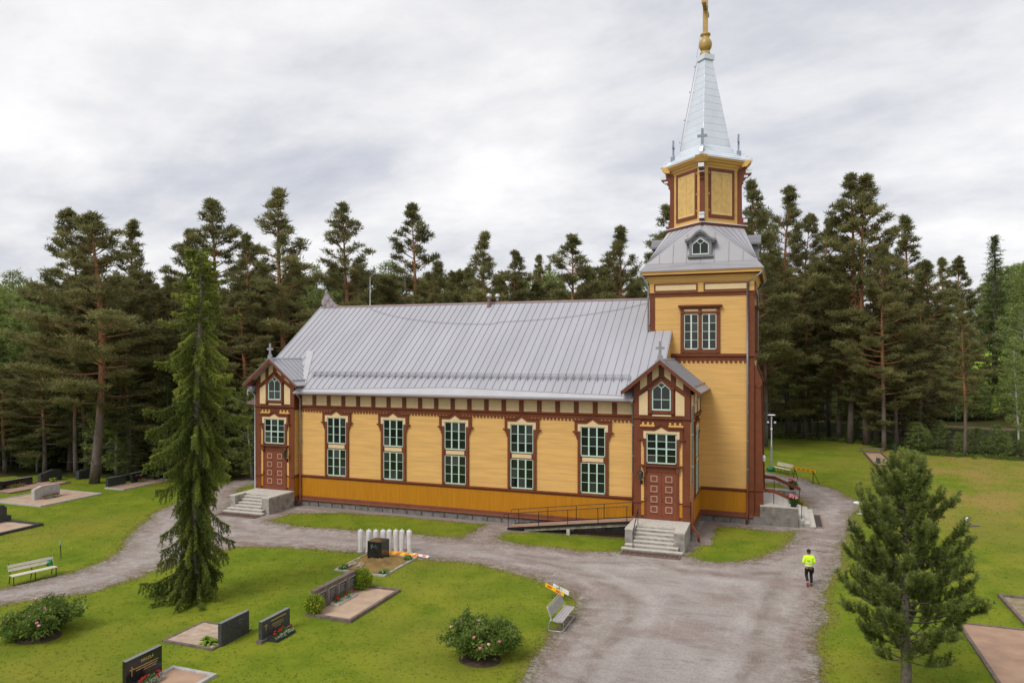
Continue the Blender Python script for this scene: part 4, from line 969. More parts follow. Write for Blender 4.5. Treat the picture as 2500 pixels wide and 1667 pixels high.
m = MB(); m.lathe([(.50, 32.74), (.46, 32.9), (.27, 33.12), (.30, 33.16)], 4, (UT, AX, 0), math.pi/4); m.lathe([(.16, 33.05), (.30, 33.1), (.42, 33.28), (.47, 33.5), (.43, 33.74), (.34, 33.9), (.27, 34.0), (.28, 34.14), (.36, 34.2), (.36, 34.3), (.2, 34.34)], 20, (UT, AX, 0))
m.build('spire_ball', GOLD, spire, True)
m = MB(); m.box(UT-.17, UT+.17, AX-.17, AX+.17, 34.3, 38.6); m.box(UT-.13, UT+.13, AX-1.1, AX+1.1, 36.0, 36.32)
m.lathe([(.02, 0), (.22, .12), (.22, .34), (.02, .46)], 4, (UT, AX-1.1, 35.92), math.pi/4); m.lathe([(.02, 0), (.22, .12), (.22, .34), (.02, .46)], 4, (UT, AX+1.1, 35.92), math.pi/4); m.lathe([(.25, 38.5), (.25, 38.7), (.02, 39.1)], 4, (UT, AX, 0), math.pi/4)
m.build('spire_cross', GOLD, spire)
m = MB(); m.tube([(UT-.62, AX-.05, 32.3), (UT-1.05, AX-.05, 30), (UT-1.55, AX-.05, 27.5), (UT-1.78, AX-.05, 26.0)], .018, 5).tube([(UT-.62, AX-.05, 32.7), (UT-.45, AX-.05, 33.6), (UT-.36, AX-.05, 34.2)], .01, 4)
for z in (32.0, 30.2, 28.2, 26.6): m.box(UT-.66-(32.36-z)*.197-.05, UT-.66-(32.36-z)*.197+.02, AX-.09, AX-.01, z, z+.07)
m.build('lightning_cable', SEAM, spire)
# -------- downpipes
def pipe(pts, name='downpipe', r=.055, low=None):
    m = MB(); m.tube(pts, r, 8); o = W(m, name, PIPE, True)
    for p in pts[1:-1]: pass
    if low: m = MB(); m.tube(low, r+.006, 8); m.build('lower_pipe', BRN, o, True)
    m = MB(); z = low[0][2]+1 if low else pts[-1][2]+.6
    a = pts[-1]
    while z < pts[-2][2]: m.box(a[0]-.08, a[0]+.08, a[1]-.075, a[1]+.09, z, z+.05); z += 1.9
    m.build('pipe_clamp', PIPE, o)
pipe([(-33.25, EAVE_V+.02, 8.45), (-33.25, EAVE_V+.02, 8.3), (-33.32, VN-.16, 7.9), (-33.32, VN-.16, 3.9)], low=[(-33.32, VN-.16, 3.9), (-33.32, VN-.16, .35), (-33.3, VN-.4, .18)])
pipe([(-8.55, EAVE_V+.02, 8.45), (-8.55, EAVE_V+.02, 8.3), (-8.53, VN-.16, 7.9), (-8.53, VN-.16, 3.9)], low=[(-8.53, VN-.16, 3.9), (-8.53, VN-.16, 1.2)])
pipe([(RP+2.3, VP-.45, 8.95), (RP+2.3, VP-.4, 8.75), (RP+1.85, VP-.1, 8.05), (RP+1.85, VP-.1, 3.5)], r=.065, low=[(RP+1.85, VP-.1, 3.5), (RP+1.85, VP-.1, 1.1), (RP+1.85, VP-.12, .95), (RP+2.25, VP-.5, .55), (RP+2.25, VP-.5, .12)])
pipe([(LP-2.25, VP-.4, 8.95), (LP-2.2, VP-.38, 8.75), (LP-1.82, VP-.05, 8.1), (LP-1.82, VP-.05, .4), (LP-2.05, VP-.3, .15)])
pipe([(LP-2.35, VP+1.4, 7.6), (LP-2.3, VP+1.4, 7.4), (LP-1.86, VP+.9, 6.4), (LP-1.86, VP+.9, .4)])
xr = UT+TH-.38
pipe([(UT+4.0, AX-4.0, 16.95), (UT+4.0, AX-4.0, 16.75), (UT+3.85, AX-3.95, 16.55), (xr, VT-.2, 15.95), (xr, VT-.16, 11.4), (xr, VT-.26, 11.1), (xr, VT-.16, 10.6), (xr, VT-.13, 2.6)], r=.062, low=[(xr, VT-.13, 2.6), (xr, VT-.17, 2.2), (xr, VT-.17, .85), (xr-.05, VT-.4, .6), (xr-.05, VT-.4, .08)])
pipe([(UT+4.05, AX+3.9, 16.95), (UT+4.05, AX+3.9, 16.75), (UT+3.5, AX+3.3, 15.9), (UT+3.5, AX+3.3, 11)], r=.055)
pipe([(UT-4.0, AX-4.0, 16.95), (UT-4.0, AX-4.0, 16.75), (UT-3.75, AX-3.85, 16.45), (UT-TH-.12, VT-.1, 15.9), (UT-TH-.12, VT-.1, 12.7)], r=.062)
# -------- west buttresses flanking the door
for vv in (50.95, 56.65):
    m = MB(); a0, a1 = UT+TH, -1.12
    m.add([(a0, vv-.42, .8), (-.92, vv-.42, .8), (-.92, vv+.42, .8), (a0, vv+.42, .8), (a0, vv-.40, 9.4), (a1, vv-.40, 9.1), (a1, vv+.40, 9.1), (a0, vv+.40, 9.4)], [(0, 3, 2, 1), (4, 5, 6, 7), (0, 1, 5, 4), (1, 2, 6, 5), (2, 3, 7, 6), (3, 0, 4, 7)])
    m.box(a0, -.84, vv-.5, vv+.5, 2.2, 2.27).box(a0, -.88, vv-.47, vv+.47, .62, .8).box(a0, -.80, vv-.53, vv+.53, .55, .62)
    W(m, 'buttress', BRN)
    m = MB(); m.prism([(a0, 9.2), (a1-.06, 9.0), (a1+.08, 9.22), (a1+.08, 9.42), (a0, 10.75)], vv-.47, vv+.47); W(m, 'buttress_cap', BRN)
    m = MB(); m.add([(a0-.1, vv-.6, -.1), (-.34, vv-.62, -.1), (-.30, vv+.6, -.1), (a0-.1, vv+.6, -.1), (a0-.1, vv-.55, .54), (-.42, vv-.56, .52), (-.40, vv+.55, .53), (a0-.1, vv+.55, .54)], [(0, 3, 2, 1), (4, 5, 6, 7), (0, 1, 5, 4), (1, 2, 6, 5), (2, 3, 7, 6), (3, 0, 4, 7)])
    W(m, 'buttress_footing', STONE)
m = MB(); m.box(UT+TH, -1.2, 51.5, 56.1, 1.3, 5.2); W(m, 'portal_door_leaf', BRN)
m = MB(); m.lathe([(.02, 4.1), (.1, 4.15), (.13, 4.4), (.03, 4.55)], 8, (-.93, 50.95, 0)); W(m, 'wall_lantern', ZINCL)
# ------------------------------------------------------------------ steps, ramp, stoop
def porch_steps(C, label, rail):
    t = thing('entrance_steps', label, 'steps', (C, 43, 0), group='concrete steps at the porches')
    x0, x1 = -1.68, 1.72; fy = -1.28                       # local y: 0 = 43
    def P(mb, nm, mt): return mb.build(nm, mt, t)
    P(MB().box(x0, x1, -.15, 1.58, -.1, 1.06), 'platform', CONC); P(MB().box(x0, x1, -.15, 1.58, 1.06, 1.15), 'platform_slab', CONCT)
    for a, b in ((x0, x0+.46), (x1-.6, x1)):
        P(MB().box(a, b, fy, -.16, -.1, 1.07), 'cheek_wall', CONC); P(MB().box(a-.01, b+.01, fy-.015, -.152, 1.07, 1.152), 'cheek_cap', CONCT)
    n = 6; h = 1.15/7
    for i in range(n):
        zt = (i+1)*h; y0 = -1.95+i*.3
        a, b = (x0-.1, x1-.05) if i == 0 else ((x0+.06, x1-.32) if i == 1 else (x0+.47, x1-.61))
        s = MB(); s.box(a, b, y0+.02, y0+.34, -.05 if i == 0 else zt-h-.02, zt-.05); s.cur = 1; s.box(a, b, y0, y0+.345, zt-.05, zt)
        P(s, 'step', [CONC, CONCT])
    m = MB(); m.box(x0+.0, x1-.1, -2.72, -2.62, 0, .07).box(x0, x1-.1, -2.05, -1.97, 0, .07).box(x0, x0+.08, -2.62, -2.05, 0, .07).box(x1-.18, x1-.1, -2.62, -2.05, 0, .07)
    f = P(m, 'boot_scraper_frame', BRNG)
    for i in range(12):
        xx = x0+.15+i*.255; MB().box(xx, xx+.2, -2.6, -2.07, .0, .045).build('scraper_slat', mat('scraper_brown', (.11, .055, .04), .8, .2, 6), f)
    if rail:
        m = MB(); xr = x0+.56
        m.tube([(xr, -1.75, .15), (xr, -1.75, 1.05)], .022, 6).tube([(xr, -.2, 1.15), (xr, -.2, 2.05)], .022, 6).tube([(xr, -1.85, 1.0), (xr, -1.75, 1.08), (xr, -.2, 2.05), (xr, -.05, 2.05)], .026, 6)
        P(m, 'handrail', BLK)
    return t
porch_steps(LP, 'concrete steps at the far left porch, beside the drooping spruce', False)
porch_steps(RP, 'concrete steps at the right porch, where the ramp ends', True)
# ramp
ramp = thing('access_ramp', 'sloping access ramp with thin black railings along the mustard wall', 'ramp', (-12.3, 44, 0))
def RX(u): return u+12.3
ru0, ru1, rz0, rz1 = -16.3, -8.42, .10, 1.14
def rz(u): return rz0+(u-ru0)/(ru1-ru0)*(rz1-rz0)
def slab(y0, y1, zo0, zo1, u0=ru0, u1=ru1):
    m = MB(); m.add([(RX(u), y, rz(u)+z) for u in (u0, u1) for y in (y0, y1) for z in (zo0, zo1)], [(0, 1, 3, 2), (4, 6, 7, 5), (0, 4, 5, 1), (2, 3, 7, 6), (1, 5, 7, 3), (0, 2, 6, 4)]); return m
slab(-.57, .67, -.04, .0).build('deck', mat('ramp_deck', (.34, .22, .165), .85, .12, 2, .3, 30), ramp)
slab(-.64, -.57, -.10, .05).build('edge_rail', BLK, ramp); slab(.67, .73, -.10, .05).build('edge_rail', BLK, ramp)
slab(-.52, -.40, -.27, -.10, -15.2).build('bearer', mat('old_bearer', (.42, .38, .33), .9, .4, 3), ramp); slab(.48, .6, -.27, -.10, -15.2).build('bearer', CONC, ramp)
MB().box(RX(-12.40), RX(-12.2), -.55, -.35, -.1, rz(-12.3)-.25).build('support_pillar', mat('old_bearer', (.4, .4, .4)), ramp); MB().box(RX(-12.40), RX(-12.2), .4, .6, -.1, rz(-12.3)-.25).build('support_pillar', MATS['old_bearer'], ramp)
for y in (-.61, .70):
    for u in ((-16.25, -14.2, -12.3, -10.4, -8.6) if y < 0 else (-16.0, -14.0, -12.1, -10.3)):
        lean = .04 if u == -10.4 else 0
        MB().tube([(RX(u)+lean, y, rz(u)-.1), (RX(u), y, rz(u)+.95)], .022, 6).build('railing_post', BLK, ramp)
    MB().tube([(RX(-16.55), y, rz(-16.55)+.72), (RX(-16.52), y, rz(-16.55)+.92), (RX(-16.4), y, rz(-16.4)+.95), (RX(-8.5), y, rz(-8.5)+.95)], .024, 6).build('handrail', BLK, ramp)
# west stoop
st = thing('entrance_stoop', 'wide concrete stoop with side walls and sloping brown handrails at the tower door', 'steps', (0, AX, 0))
for s in (-1, 1):
    a, b = sorted((s*2.95, s*3.4))
    MB().box(-1.15, 1.2, a, b, -.1, 1.22).build('side_wall', mat('stoop_concrete', (.185, .17, .15), .9, .3, 2.5, .5, 14), st); MB().box(-1.15, 1.22, a-.02, b+.02, 1.22, 1.30).build('side_wall_cap', CONCT, st)
MB().box(-1.5, -.1, -2.95, 2.95, -.1, 1.3).build('platform', CONCT, st)
for i in range(7):
    zt = 1.3-(i+1)*1.3/8; xx = -.1+i*.335
    y1 = 2.94 if i < 4 else 3.38-.12*(6-i)*(1 if i < 6 else 0)
    s_ = MB(); s_.box(xx-.02, xx+.335, -y1, y1 if i < 4 else 2.2, -.05, zt-.05); s_.cur = 1; s_.box(xx-.02, xx+.345, -y1, y1 if i < 4 else 2.2, zt-.05, zt); s_.build('step', [CONC, CONCT], st)
for s, nm in ((-1, 'near'), (1, 'far')):
    y = s*2.75
    path_ = [(-1.3, 2.22), (-.25, 2.15), (1.5, 1.42)]
    for (xa, za), (xb, zb) in zip(path_, path_[1:]):
        m = MB(); m.add([(x, y+dy, z+dz) for x, z in ((xa, za), (xb, zb)) for dy in (-.05, .05) for dz in (-.12, .12)], [(0, 1, 3, 2), (4, 6, 7, 5), (0, 4, 5, 1), (2, 3, 7, 6), (1, 5, 7, 3), (0, 2, 6, 4)]); m.build('handrail', BRN, st)
    for x, z0, z1 in ((-.3, 1.3, 2.15), (1.42, .5, 1.45)): MB().tube([(x, y, z0), (x, y, z1)], .025, 6).build('railing_post', BLK, st)
fg = thing('floor_grate', 'brown framed boot grate in the gravel at the foot of the tower steps', 'grate', (2.5, 52.9, 0))
MB().box(-.24, .24, -2.1, -2.02, 0, .06).box(-.24, .24, 1.75, 1.83, 0, .06).box(.18, .26, -2.02, 1.75, 0, .065).box(-.26, -.2, -2.02, 1.75, 0, .065).build('frame', mat('grate_wood', (.26, .17, .13), .8, .2, 5), fg)
for i in range(9): MB().box(-.2, .18, -2.0+i*.415, -2.0+i*.415+.36, .0, .035).build('grate_panel', mat('grate_mesh', (.06, .05, .045), .8, .3, 12), fg)

# ------------------------------------------------------------------ flowers, plants
def leaf_cloud(name, mt, parent, n, c, r, size, rng, width=.5, up=.3, tint=(0, 1), loc=None):
    q = rng.normal(size=(n, 3)); q /= np.linalg.norm(q, axis=1, keepdims=True); q *= rng.uniform(.35, 1, (n, 1))**.6
    P = q*np.array(r)+np.array(c); D = q+rng.normal(size=(n, 3))*.6+np.array([0, 0, up])
    V, T, ti = blades(P, D, rng.uniform(.6, 1.2, n)*size, rng.uniform(.7, 1.2, n)*size*width, rng, rng.uniform(*tint, n))
    V[:, 2] = np.maximum(V[:, 2], .004)
    return link(name, tri_mesh(name, V, T, ti, mt), parent, loc)
def flowers(label, x, y, z, w, l, rz=0, red=7, silver=8, box=None, group=None, cat='flowers', name='flower_bed'):
    t = thing(name, label, cat, (x, y, z), rz, group)
    if box: MB().box(-w/2, w/2, -l/2, l/2, 0, .10).build('tray', box, t)
    leaf_cloud('foliage', GLEAF, t, int(500*w*l)+120, (0, 0, .14), (w*.48, l*.5, .13), .1, NR, .5)
    for i in range(red):
        a, b = R.uniform(-.38, .38)*w, (i+.5)/red*l*.9-l*.45; m = MB(); m.blob((a-.04, b, .22+R.uniform(0, .06)), (.055, .075, .045), 7, 5, .4); m.build('red_bloom', RED, t)
    if silver: leaf_cloud('silver_foliage', SILV, t, 40*silver, (w*.32, 0, .12), (w*.16, l*.5, .09), .07, NR, .4)
    return t
for (x, y, lab) in ((.92, 50.62, 'pink flowers in a dark pot on the near side wall of the stoop'), (.92, 57.0, 'pink flowers in a dark pot on the far side wall of the stoop')):
    t = thing('flower_pot', lab, 'flower pot', (x, y, 1.30), 0, 'potted flowers at the tower door')
    MB().lathe([(.14, 0), (.17, .02), (.23, .28), (.25, .3), (.2, .3)], 12).build('pot', mat('dark_pot', (.03, .035, .035), .5), t, True)
    leaf_cloud('foliage', GLEAF, t, 500, (.05, 0, .38), (.36, .34, .26), .13, NR, .5, .2, (0, .55))
    for i in range(8): m = MB(); m.blob((R.uniform(-.22, .18), R.uniform(-.2, .2), R.uniform(.55, .78)), (.09, .09, .07), 8, 5, .25); m.build('pink_bloom', PINK, t)
def hosta(x, y, r, label, group=None, mt=HOSTA, name='hosta_plant'):
    t = thing(name, label, 'plant', (x, y, .0), 0, group); V = []; F = []; ti = []; n = 46
    for i in range(n):
        a = R.uniform(0, 2*math.pi); el = R.uniform(.15, 1.15); L = r*R.uniform(.6, 1); w = L*.32; dx, dy = math.cos(a), math.sin(a); o = len(V)
        for s_, hh, ww in ((.12, 0, .15), (.5, .8, 1), (.8, .75, .7), (1, .45, 0)):
            z = max(.01, hh*L*math.sin(el)*.9+.03)
            for sd in ((-1, 1) if ww else (0,)): V.append((dx*L*s_*math.cos(el)-dy*w*.5*ww*sd, dy*L*s_*math.cos(el)+dx*w*.5*ww*sd, z))
        F += [(o, o+1, o+3), (o, o+3, o+2), (o+2, o+3, o+5), (o+2, o+5, o+4), (o+4, o+5, o+6)]; ti += [R.random()]*7
    link('leaves', tri_mesh('hosta_leaves', V, F, ti, mt), t); return t
def kerb(t, x0, x1, y0, y1, mt, w=.12, h=.1, sides='FBLR', sand=SAND, sh=.05):
    if 'F' in sides: MB().box(x0, x1, y0, y0+w, -.08, h).build('kerb_stone', mt, t)
    if 'B' in sides: MB().box(x0, x1, y1-w, y1, -.08, h).build('kerb_stone', mt, t)
    if 'L' in sides: MB().box(x0, x0+w, y0+w+.002, y1-w-.002, -.08, h).build('kerb_stone', mt, t)
    if 'R' in sides: MB().box(x1-w, x1, y0+w+.002, y1-w-.002, -.08, h).build('kerb_stone', mt, t)
    n = 12; m = MB(); xs = np.linspace(x0+w*.5, x1-w*.5, n); ys = np.linspace(y0+w*.5, y1-w*.5, n)
    vs = [(a, b, sh+R.uniform(-.012, .012)) for a in xs for b in ys]
    m.add(vs, [(i*n+j, (i+1)*n+j, (i+1)*n+j+1, i*n+j+1) for i in range(n-1) for j in range(n-1)]); m.build('sand_bed', sand, t, True)
    BEDS.append((t.location.x+x0, t.location.x+x1, t.location.y+y0, t.location.y+y1))
def plot(label, x, y, dims, mt, name='grave_plot', sand=SAND, **kw):
    t = thing(name, label, 'grave plot', (x, y, 0)); kerb(t, *dims, mt, sand=sand, **kw); return t
GILT = mat('gilt_letters', (.72, .52, .20), .35, .1, 5, metal=.5)
def text_mesh(body, size, mt=GILT):
    cu = bpy.data.curves.new('lettering', 'FONT'); cu.body = body; cu.size = size; cu.extrude = .004; cu.align_x = 'CENTER'
    cu.resolution_u = 3
    ob = bpy.data.objects.new('tmp_lettering', cu); COL.objects.link(ob)
    dg_ = bpy.context.evaluated_depsgraph_get(); me = bpy.data.meshes.new_from_object(ob.evaluated_get(dg_)); bpy.data.objects.remove(ob)
    me.materials.clear(); me.materials.append(mt); return me
def headstone(label, x, y, z, L, H, T, mt, top=None, text=None, lines=(), cross=False, plinth=None, rz=0.0, face=1, lmat=GILT, group=None, rough_back=False):
    """slab standing along local y, inscription on +x (face=1)"""
    t = thing('headstone', label, 'headstone', (x, y, z), rz, group)
    hb = 0
    if plinth: MB().box(-T*.8, T*.8, -L/2-.1, L/2+.1, -.06, .13).build('plinth', plinth, t); hb = .13
    m = MB(); e = .012
    m.prism(top or [(-L/2, hb-.06 if not plinth else hb), (L/2, hb-.06 if not plinth else hb), (L/2, H), (-L/2, H)], -T/2, T/2, 'x'); m.build('slab', mt, t)
    if mt in (BLKG, GRYG) and not top: MB().box(-T/2, T/2, -L/2, L/2, H+.001, H+.012).build('dressed_top', mat('honed_top', (.20, .20, .21), .5, .15, 6), t)
    def place(me, yy, zz, nm):
        o = link(nm, me, t); o.location = (face*(T/2+.003), yy, zz); o.rotation_euler = (math.pi/2, 0, math.pi/2 if face > 0 else -math.pi/2)
    if text: place(text_mesh(text[0], text[1], lmat), text[2], text[3], 'lettering')
    for yy, zz, ll, hh in lines:
        mb = MB(); k = 0
        while k < ll: wd = R.uniform(.02, .05); mb.box(face*(T/2+.001), face*(T/2+.004), yy-ll/2+k, yy-ll/2+min(k+wd, ll), zz, zz+hh); k += wd+R.uniform(.008, .022)
        mb.build('inscription_line', lmat, t)
    if cross: mb = MB(); yy, zz, hh = cross; mb.box(face*(T/2+.001), face*(T/2+.005), yy-.012, yy+.012, zz, zz+hh).box(face*(T/2+.001), face*(T/2+.005), yy-.09, yy+.09, zz+hh*.66, zz+hh*.66+.024); mb.build('engraved_cross', lmat, t)
    return t
# front left: black stone with gilt surname, kerbed bed to its right
headstone('polished black headstone with a gilt surname and cross at the bottom left', -20.55, 18.98, 0, 1.50, .98, .16, BLKG, text=('MÄKELÄ', .145, .12, .74), lines=((.08, .60, 1.0, .028), (.10, .52, .9, .028), (.22, .44, .5, .024)), cross=(-.52, .40, .34), plinth=None)
plot('pink sand bed with pale kerb in front of the gilt lettered black stone', -20.5, 18.95, (.08, 2.05, -1.25, 1.25), STONEL, sand=SANDR, w=.16)
flowers('red and silver flowers in front of the gilt lettered black stone', -20.1, 18.85, .05, .45, 1.0, red=6, silver=7)
# weathered bed with stone seen from its bare side, hosta at the corner
plot('weathered sand bed with sunken kerb beside the dark stone and bright hosta', -21.4, 22.95, (-1.3, 1.2, -1.1, 1.1), BRNG, sand=SANDW, h=.07)
headstone('dark grey headstone with almost no lettering at the edge of the weathered sand bed', -20.22, 23.05, .05, 1.55, .84, .17, GRYG, lines=((.28, .62, .3, .035), (.3, .5, .2, .03)), lmat=mat('worn_letters', (.16, .16, .16)))
hosta(-20.75, 22.28, .50, 'bright green hosta at the corner of the weathered sand bed')
# narrow stone with bowl of red flowers
headstone('dark grey headstone standing alone in the lawn with a bowl of red flowers', -18.98, 23.95, 0, 1.72, .82, .16, GRYG, lines=((.14, .66, .9, .05), (.1, .52, .7, .026), (.12, .44, .7, .026), (.1, .36, .4, .024)), cross=(-.62, .42, .26), plinth=BRNG)
flowers('bowl of red and white flowers at the foot of the lone grey headstone', -18.58, 23.9, .02, .42, 1.15, red=6, silver=8, box=mat('dark_pot', (.03, .03, .03)))
# family grave
plot('wide tan sand bed with rough kerb in front of the long family gravestone', -17.95, 28.25, (-1.15, 1.12, -2.15, 2.15), BRNG, w=.14, h=.13)
fam = headstone('long low brown-grey family gravestone with four inset name plates', -18.98, 28.15, .05, 3.25, .95, .26, BRNG)
for i in range(4):
    yy = -1.18+i*.80
    MB().box(.13, .15, yy-.29, yy+.29, .30, .74).build('name_plate', GRYG, fam); MB().box(.131, .156, yy-.30, yy+.30, .74, .77).box(.131, .156, yy-.30, yy-.275, .3, .74).build('plate_rim', STONEL, fam)
    mb = MB()
    for j in range(4): mb.box(.15, .153, yy-.2, yy+R.uniform(.05, .2), .62-j*.09, .645-j*.09)
    mb.build('inscription_line', mat('pale_letters', (.34, .31, .27)), fam)
flowers('tray of red and silver flowers on the wide tan sand bed', -18.6, 28.3, .05, .42, 1.55, red=7, silver=9, box=CONCT)
def shrub(name, label, x, y, n, r, h, mt, size=.1, tint=(0, 1), stems=True):
    t = thing(name, label, 'shrub', (x, y, 0))
    leaf_cloud('foliage', mt, t, n, (0, 0, h*.52), (r, r, h*.52), size, NR, .5, .5, tint)
    if stems:
        m = MB()
        for i in range(9): a = R.uniform(0, 6.28); m.tube([(0, 0, -.03), (math.cos(a)*r*.3, math.sin(a)*r*.3, h*.4), (math.cos(a)*r*.6, math.sin(a)*r*.6, h*.75)], .012, 5)
        m.build('stems', SOIL, t)
    return t
YBUSH = leaf_mat('golden_leaf', (.10, .17, .012), (.30, .38, .03), (.50, .50, .06))
shrub('golden_conifer', 'yellow-green bush at the near end of the family gravestone', -18.85, 26.42, 1500, .42, .82, YBUSH, .12)
shrub('golden_conifer', 'green and yellow bush at the far end of the family gravestone', -18.75, 30.0, 2200, .52, .95, YBUSH, .12, (0, .85))
# cube memorial
cm = plot('mossy memorial bed with white kerb, planted corners and a bare rocky mound', -20.2, 33.85, (-1.5, 1.5, -1.75, 1.75), STONEL, sand=mat('moss_bed', (.17, .105, .05), .95, .3, 1.6, .8, 12, col2=(.30, .20, .055)), h=.08, sh=.08)
m = MB(); n = 20; vs = []
for i in range(n):
    for j in range(n):
        a, b = i/(n-1), j/(n-1); e_ = min(a, 1-a, b, 1-b)*2
        vs.append((-1.25+2.5*a, -1.5+3*b, .07+.16*min(1, e_*1.6)*(.6+.8*R.random())+.14*math.exp(-((a-.35)**2+(b-.12)**2)/.02)))
m.add(vs, [(i*n+j, (i+1)*n+j, (i+1)*n+j+1, i*n+j+1) for i in range(n-1) for j in range(n-1)]); m.build('rocky_mound', MATS['moss_bed'], cm)
for i in range(9): m = MB(); m.blob((-.55+R.uniform(-.3, .4), -1.15+R.uniform(-.25, .35), .22), (R.uniform(.08, .2), R.uniform(.08, .2), .1), 8, 5, .3); m.build('rock', mat('lichen_rock', (.34, .29, .22), .9, .4, 8), cm)
cube = thing('memorial_stone', 'black cube-shaped memorial stone with a small carved emblem on the mossy bed', 'gravestone', (-20.55, 34.62, .12))
m = MB(); c_ = .44; m.prism([(-c_+.03, -c_), (c_-.03, -c_), (c_, -c_+.03), (c_, c_-.03), (c_-.03, c_), (-c_+.03, c_), (-c_, c_-.03), (-c_, -c_+.03)], -.1, .98, 'z'); m.build('block', BLKG, cube)
m = MB()
for i in range(14): a = R.uniform(-.18, .18); m.box(a-.03, a+.03, -c_-.008, -c_-.001, .72+R.uniform(-.08, .08)-abs(a)*.3, .76+R.uniform(-.06, .08))
m.build('carved_emblem', mat('bronze_green', (.13, .16, .13), .6), cube)
HV = leaf_mat('variegated_leaf', (.06, .14, .03), (.16, .28, .06), (.65, .68, .42))
for x, y, lab in ((-21.3, 32.45, 'left front'), (-18.95, 32.5, 'right front'), (-18.98, 35.1, 'right rear'), (-21.35, 35.1, 'left rear')):
    hosta(x, y, .42, 'variegated hosta at the %s corner of the memorial bed' % lab, 'hostas at the corners of the memorial bed', HV)
# eight white posts
pp = [(-22.33, 35.65), (-21.91, 35.8), (-21.51, 35.95), (-21.11, 36.1), (-20.8, 36.2), (-20.42, 36.33), (-20.12, 36.42), (-19.66, 36.52)]
ordn = ['leftmost', 'second from the left', 'third from the left', 'fourth from the left', 'fourth from the right', 'third from the right', 'second from the right', 'rightmost']
m = MB(); cs_ = [(math.copysign(abs(math.cos(a))**.55, math.cos(a)), math.copysign(abs(math.sin(a))**.55, math.sin(a))) for a in [2*math.pi*k/20+.157 for k in range(20)]]
lv = [(0, .105), (.1, .115), (.6, .13), (1.0, .14), (1.17, .142), (1.235, .128), (1.262, .10)]
m.add([(x*r_, y*r_*.8, z) for z, r_ in lv for x, y in cs_], [(i*20+k, i*20+(k+1) % 20, (i+1)*20+(k+1) % 20, (i+1)*20+k) for i in range(len(lv)-1) for k in range(20)]+[tuple(range(120, 140))]); body_me = m.mesh('post_body', mat('white_plastic', (.66, .64, .645), .5, .14, 2.5), True)
knob_me = MB().lathe([(.022, 1.25), (.022, 1.28), (.032, 1.30), (.026, 1.33), (.01, 1.34)], 8).mesh('knob', WHT, True); base_me = MB().lathe([(.2, 0), (.2, .05), (.13, .07)], 12).mesh('foot', STONEL)
ridge_me = MB().box(-.02, .02, -.118, -.09, .1, 1.1).mesh('ridge', WHT)
for i, (x, y) in enumerate(pp):
    t = thing('white_post', 'white rounded post behind the black memorial stone, %s of the eight' % ordn[i], 'post', (x, y, 0), R.uniform(-.3, .3), 'white posts standing in a row behind the memorial')
    t.rotation_euler.x = R.uniform(-.02, .02); t.rotation_euler.y = R.uniform(-.03, .03)
    for nm, me in (('post_body', body_me), ('knob', knob_me), ('foot', base_me), ('ridge', ridge_me)): link(nm, me, t)
# barrier boards
def board(label, p0, p1, z0, z1, w=.16, th=.03, pat=True, legs=None, name='barrier_board', roll=0.0, group=None, base=YELP):
    a, b = Vector((*p0, z0)), Vector((*p1, z1)); L = (b-a).length; t = thing(name, label, 'barrier', a, 0, group)
    d = (b-a).normalized(); rz_ = math.atan2(d.y, d.x); ry = -math.asin(d.z)
    t.rotation_euler = (roll, ry, rz_); t.rotation_mode = 'XYZ'
    MB().box(0, L, -th/2, th/2, 0, w).build('plank', base, t)
    if pat:
        k = .12; 
        while k < L-.1: MB().box(k, min(k+.26, L-.03), -th/2-.003, th/2+.003, w*.18, w*.82).build('red_stripe', ORP, t); k += .52
    return t
board('yellow barrier plank with red stripes lying flat behind the memorial stone, nearest', (-20.75, 35.68), (-18.78, 35.63), .03, .04, .22, .04, roll=-1.25, group='barrier planks behind the memorial')
board('striped barrier plank lying behind the memorial stone, farther one', (-20.85, 36.0), (-18.95, 36.05), .02, .02, .2, .04, roll=-1.35, group='barrier planks behind the memorial')
board('white barrier plank with a red stripe reaching onto the gravel', (-19.2, 36.0), (-18.15, 35.82), .03, .03, .18, .04, roll=-1.2, group='barrier planks behind the memorial', base=WHT)
bt = board('yellow and red barrier plank on dark legs at the gravel edge by the far bench', ground(1820, 1101), ground(1873, 1112), .95, 1.0, .2, .05)
lg = MB(); g_ = Vector(ground(1873, 1112)); a_ = Vector(ground(1820, 1101)); Lp = (g_-a_).length
lg.tube([(Lp-.25, 0, .05), (Lp-.2, -.1, -1.0)], .035, 6).tube([(Lp-.25, 0, .05), (Lp+.1, .35, -1.0)], .03, 6).tube([(.25, 0, .05), (.2, -.1, -.95)], .03, 6).tube([(.25, 0, .05), (.3, .35, -.95)], .03, 6); lg.build('leg', BLK, bt)
# arched stand with two boards, by the grey bench
hs = thing('arched_stand', 'thin arched metal stand holding barrier boards behind the grey bench', 'stand', (-9.66, 32.05, 0), .35)
m = MB(); m.tube([(-.17, 0, -.03)]+[(-.17*math.cos(a), 0, .92+.17*math.sin(a)) for a in np.linspace(0, math.pi, 11)]+[(.17, 0, -.03)], .02, 8); m.build('arch', STEEL, hs, True); MB().tube([(-.17, 0, .45), (.17, 0, .45)], .018, 6).build('crossbar', BLK, hs)
def P3(px, py, Z): return at_depth(px, py, Z, False)
a, b = P3(1331, 1425, 33.6), P3(1376, 1459, 32.9); board('yellow and red barrier board leaning on the arched stand', a[:2], b[:2], a[2]-.1, max(.25, b[2]-.1), .17, .03)
a, b = P3(1350, 1428, 33.9), P3(1388, 1460, 33.2); board('plain white board leaning on the arched stand', a[:2], b[:2], a[2]-.1, max(.2, b[2]-.1), .19, .03, pat=False, base=WHT)

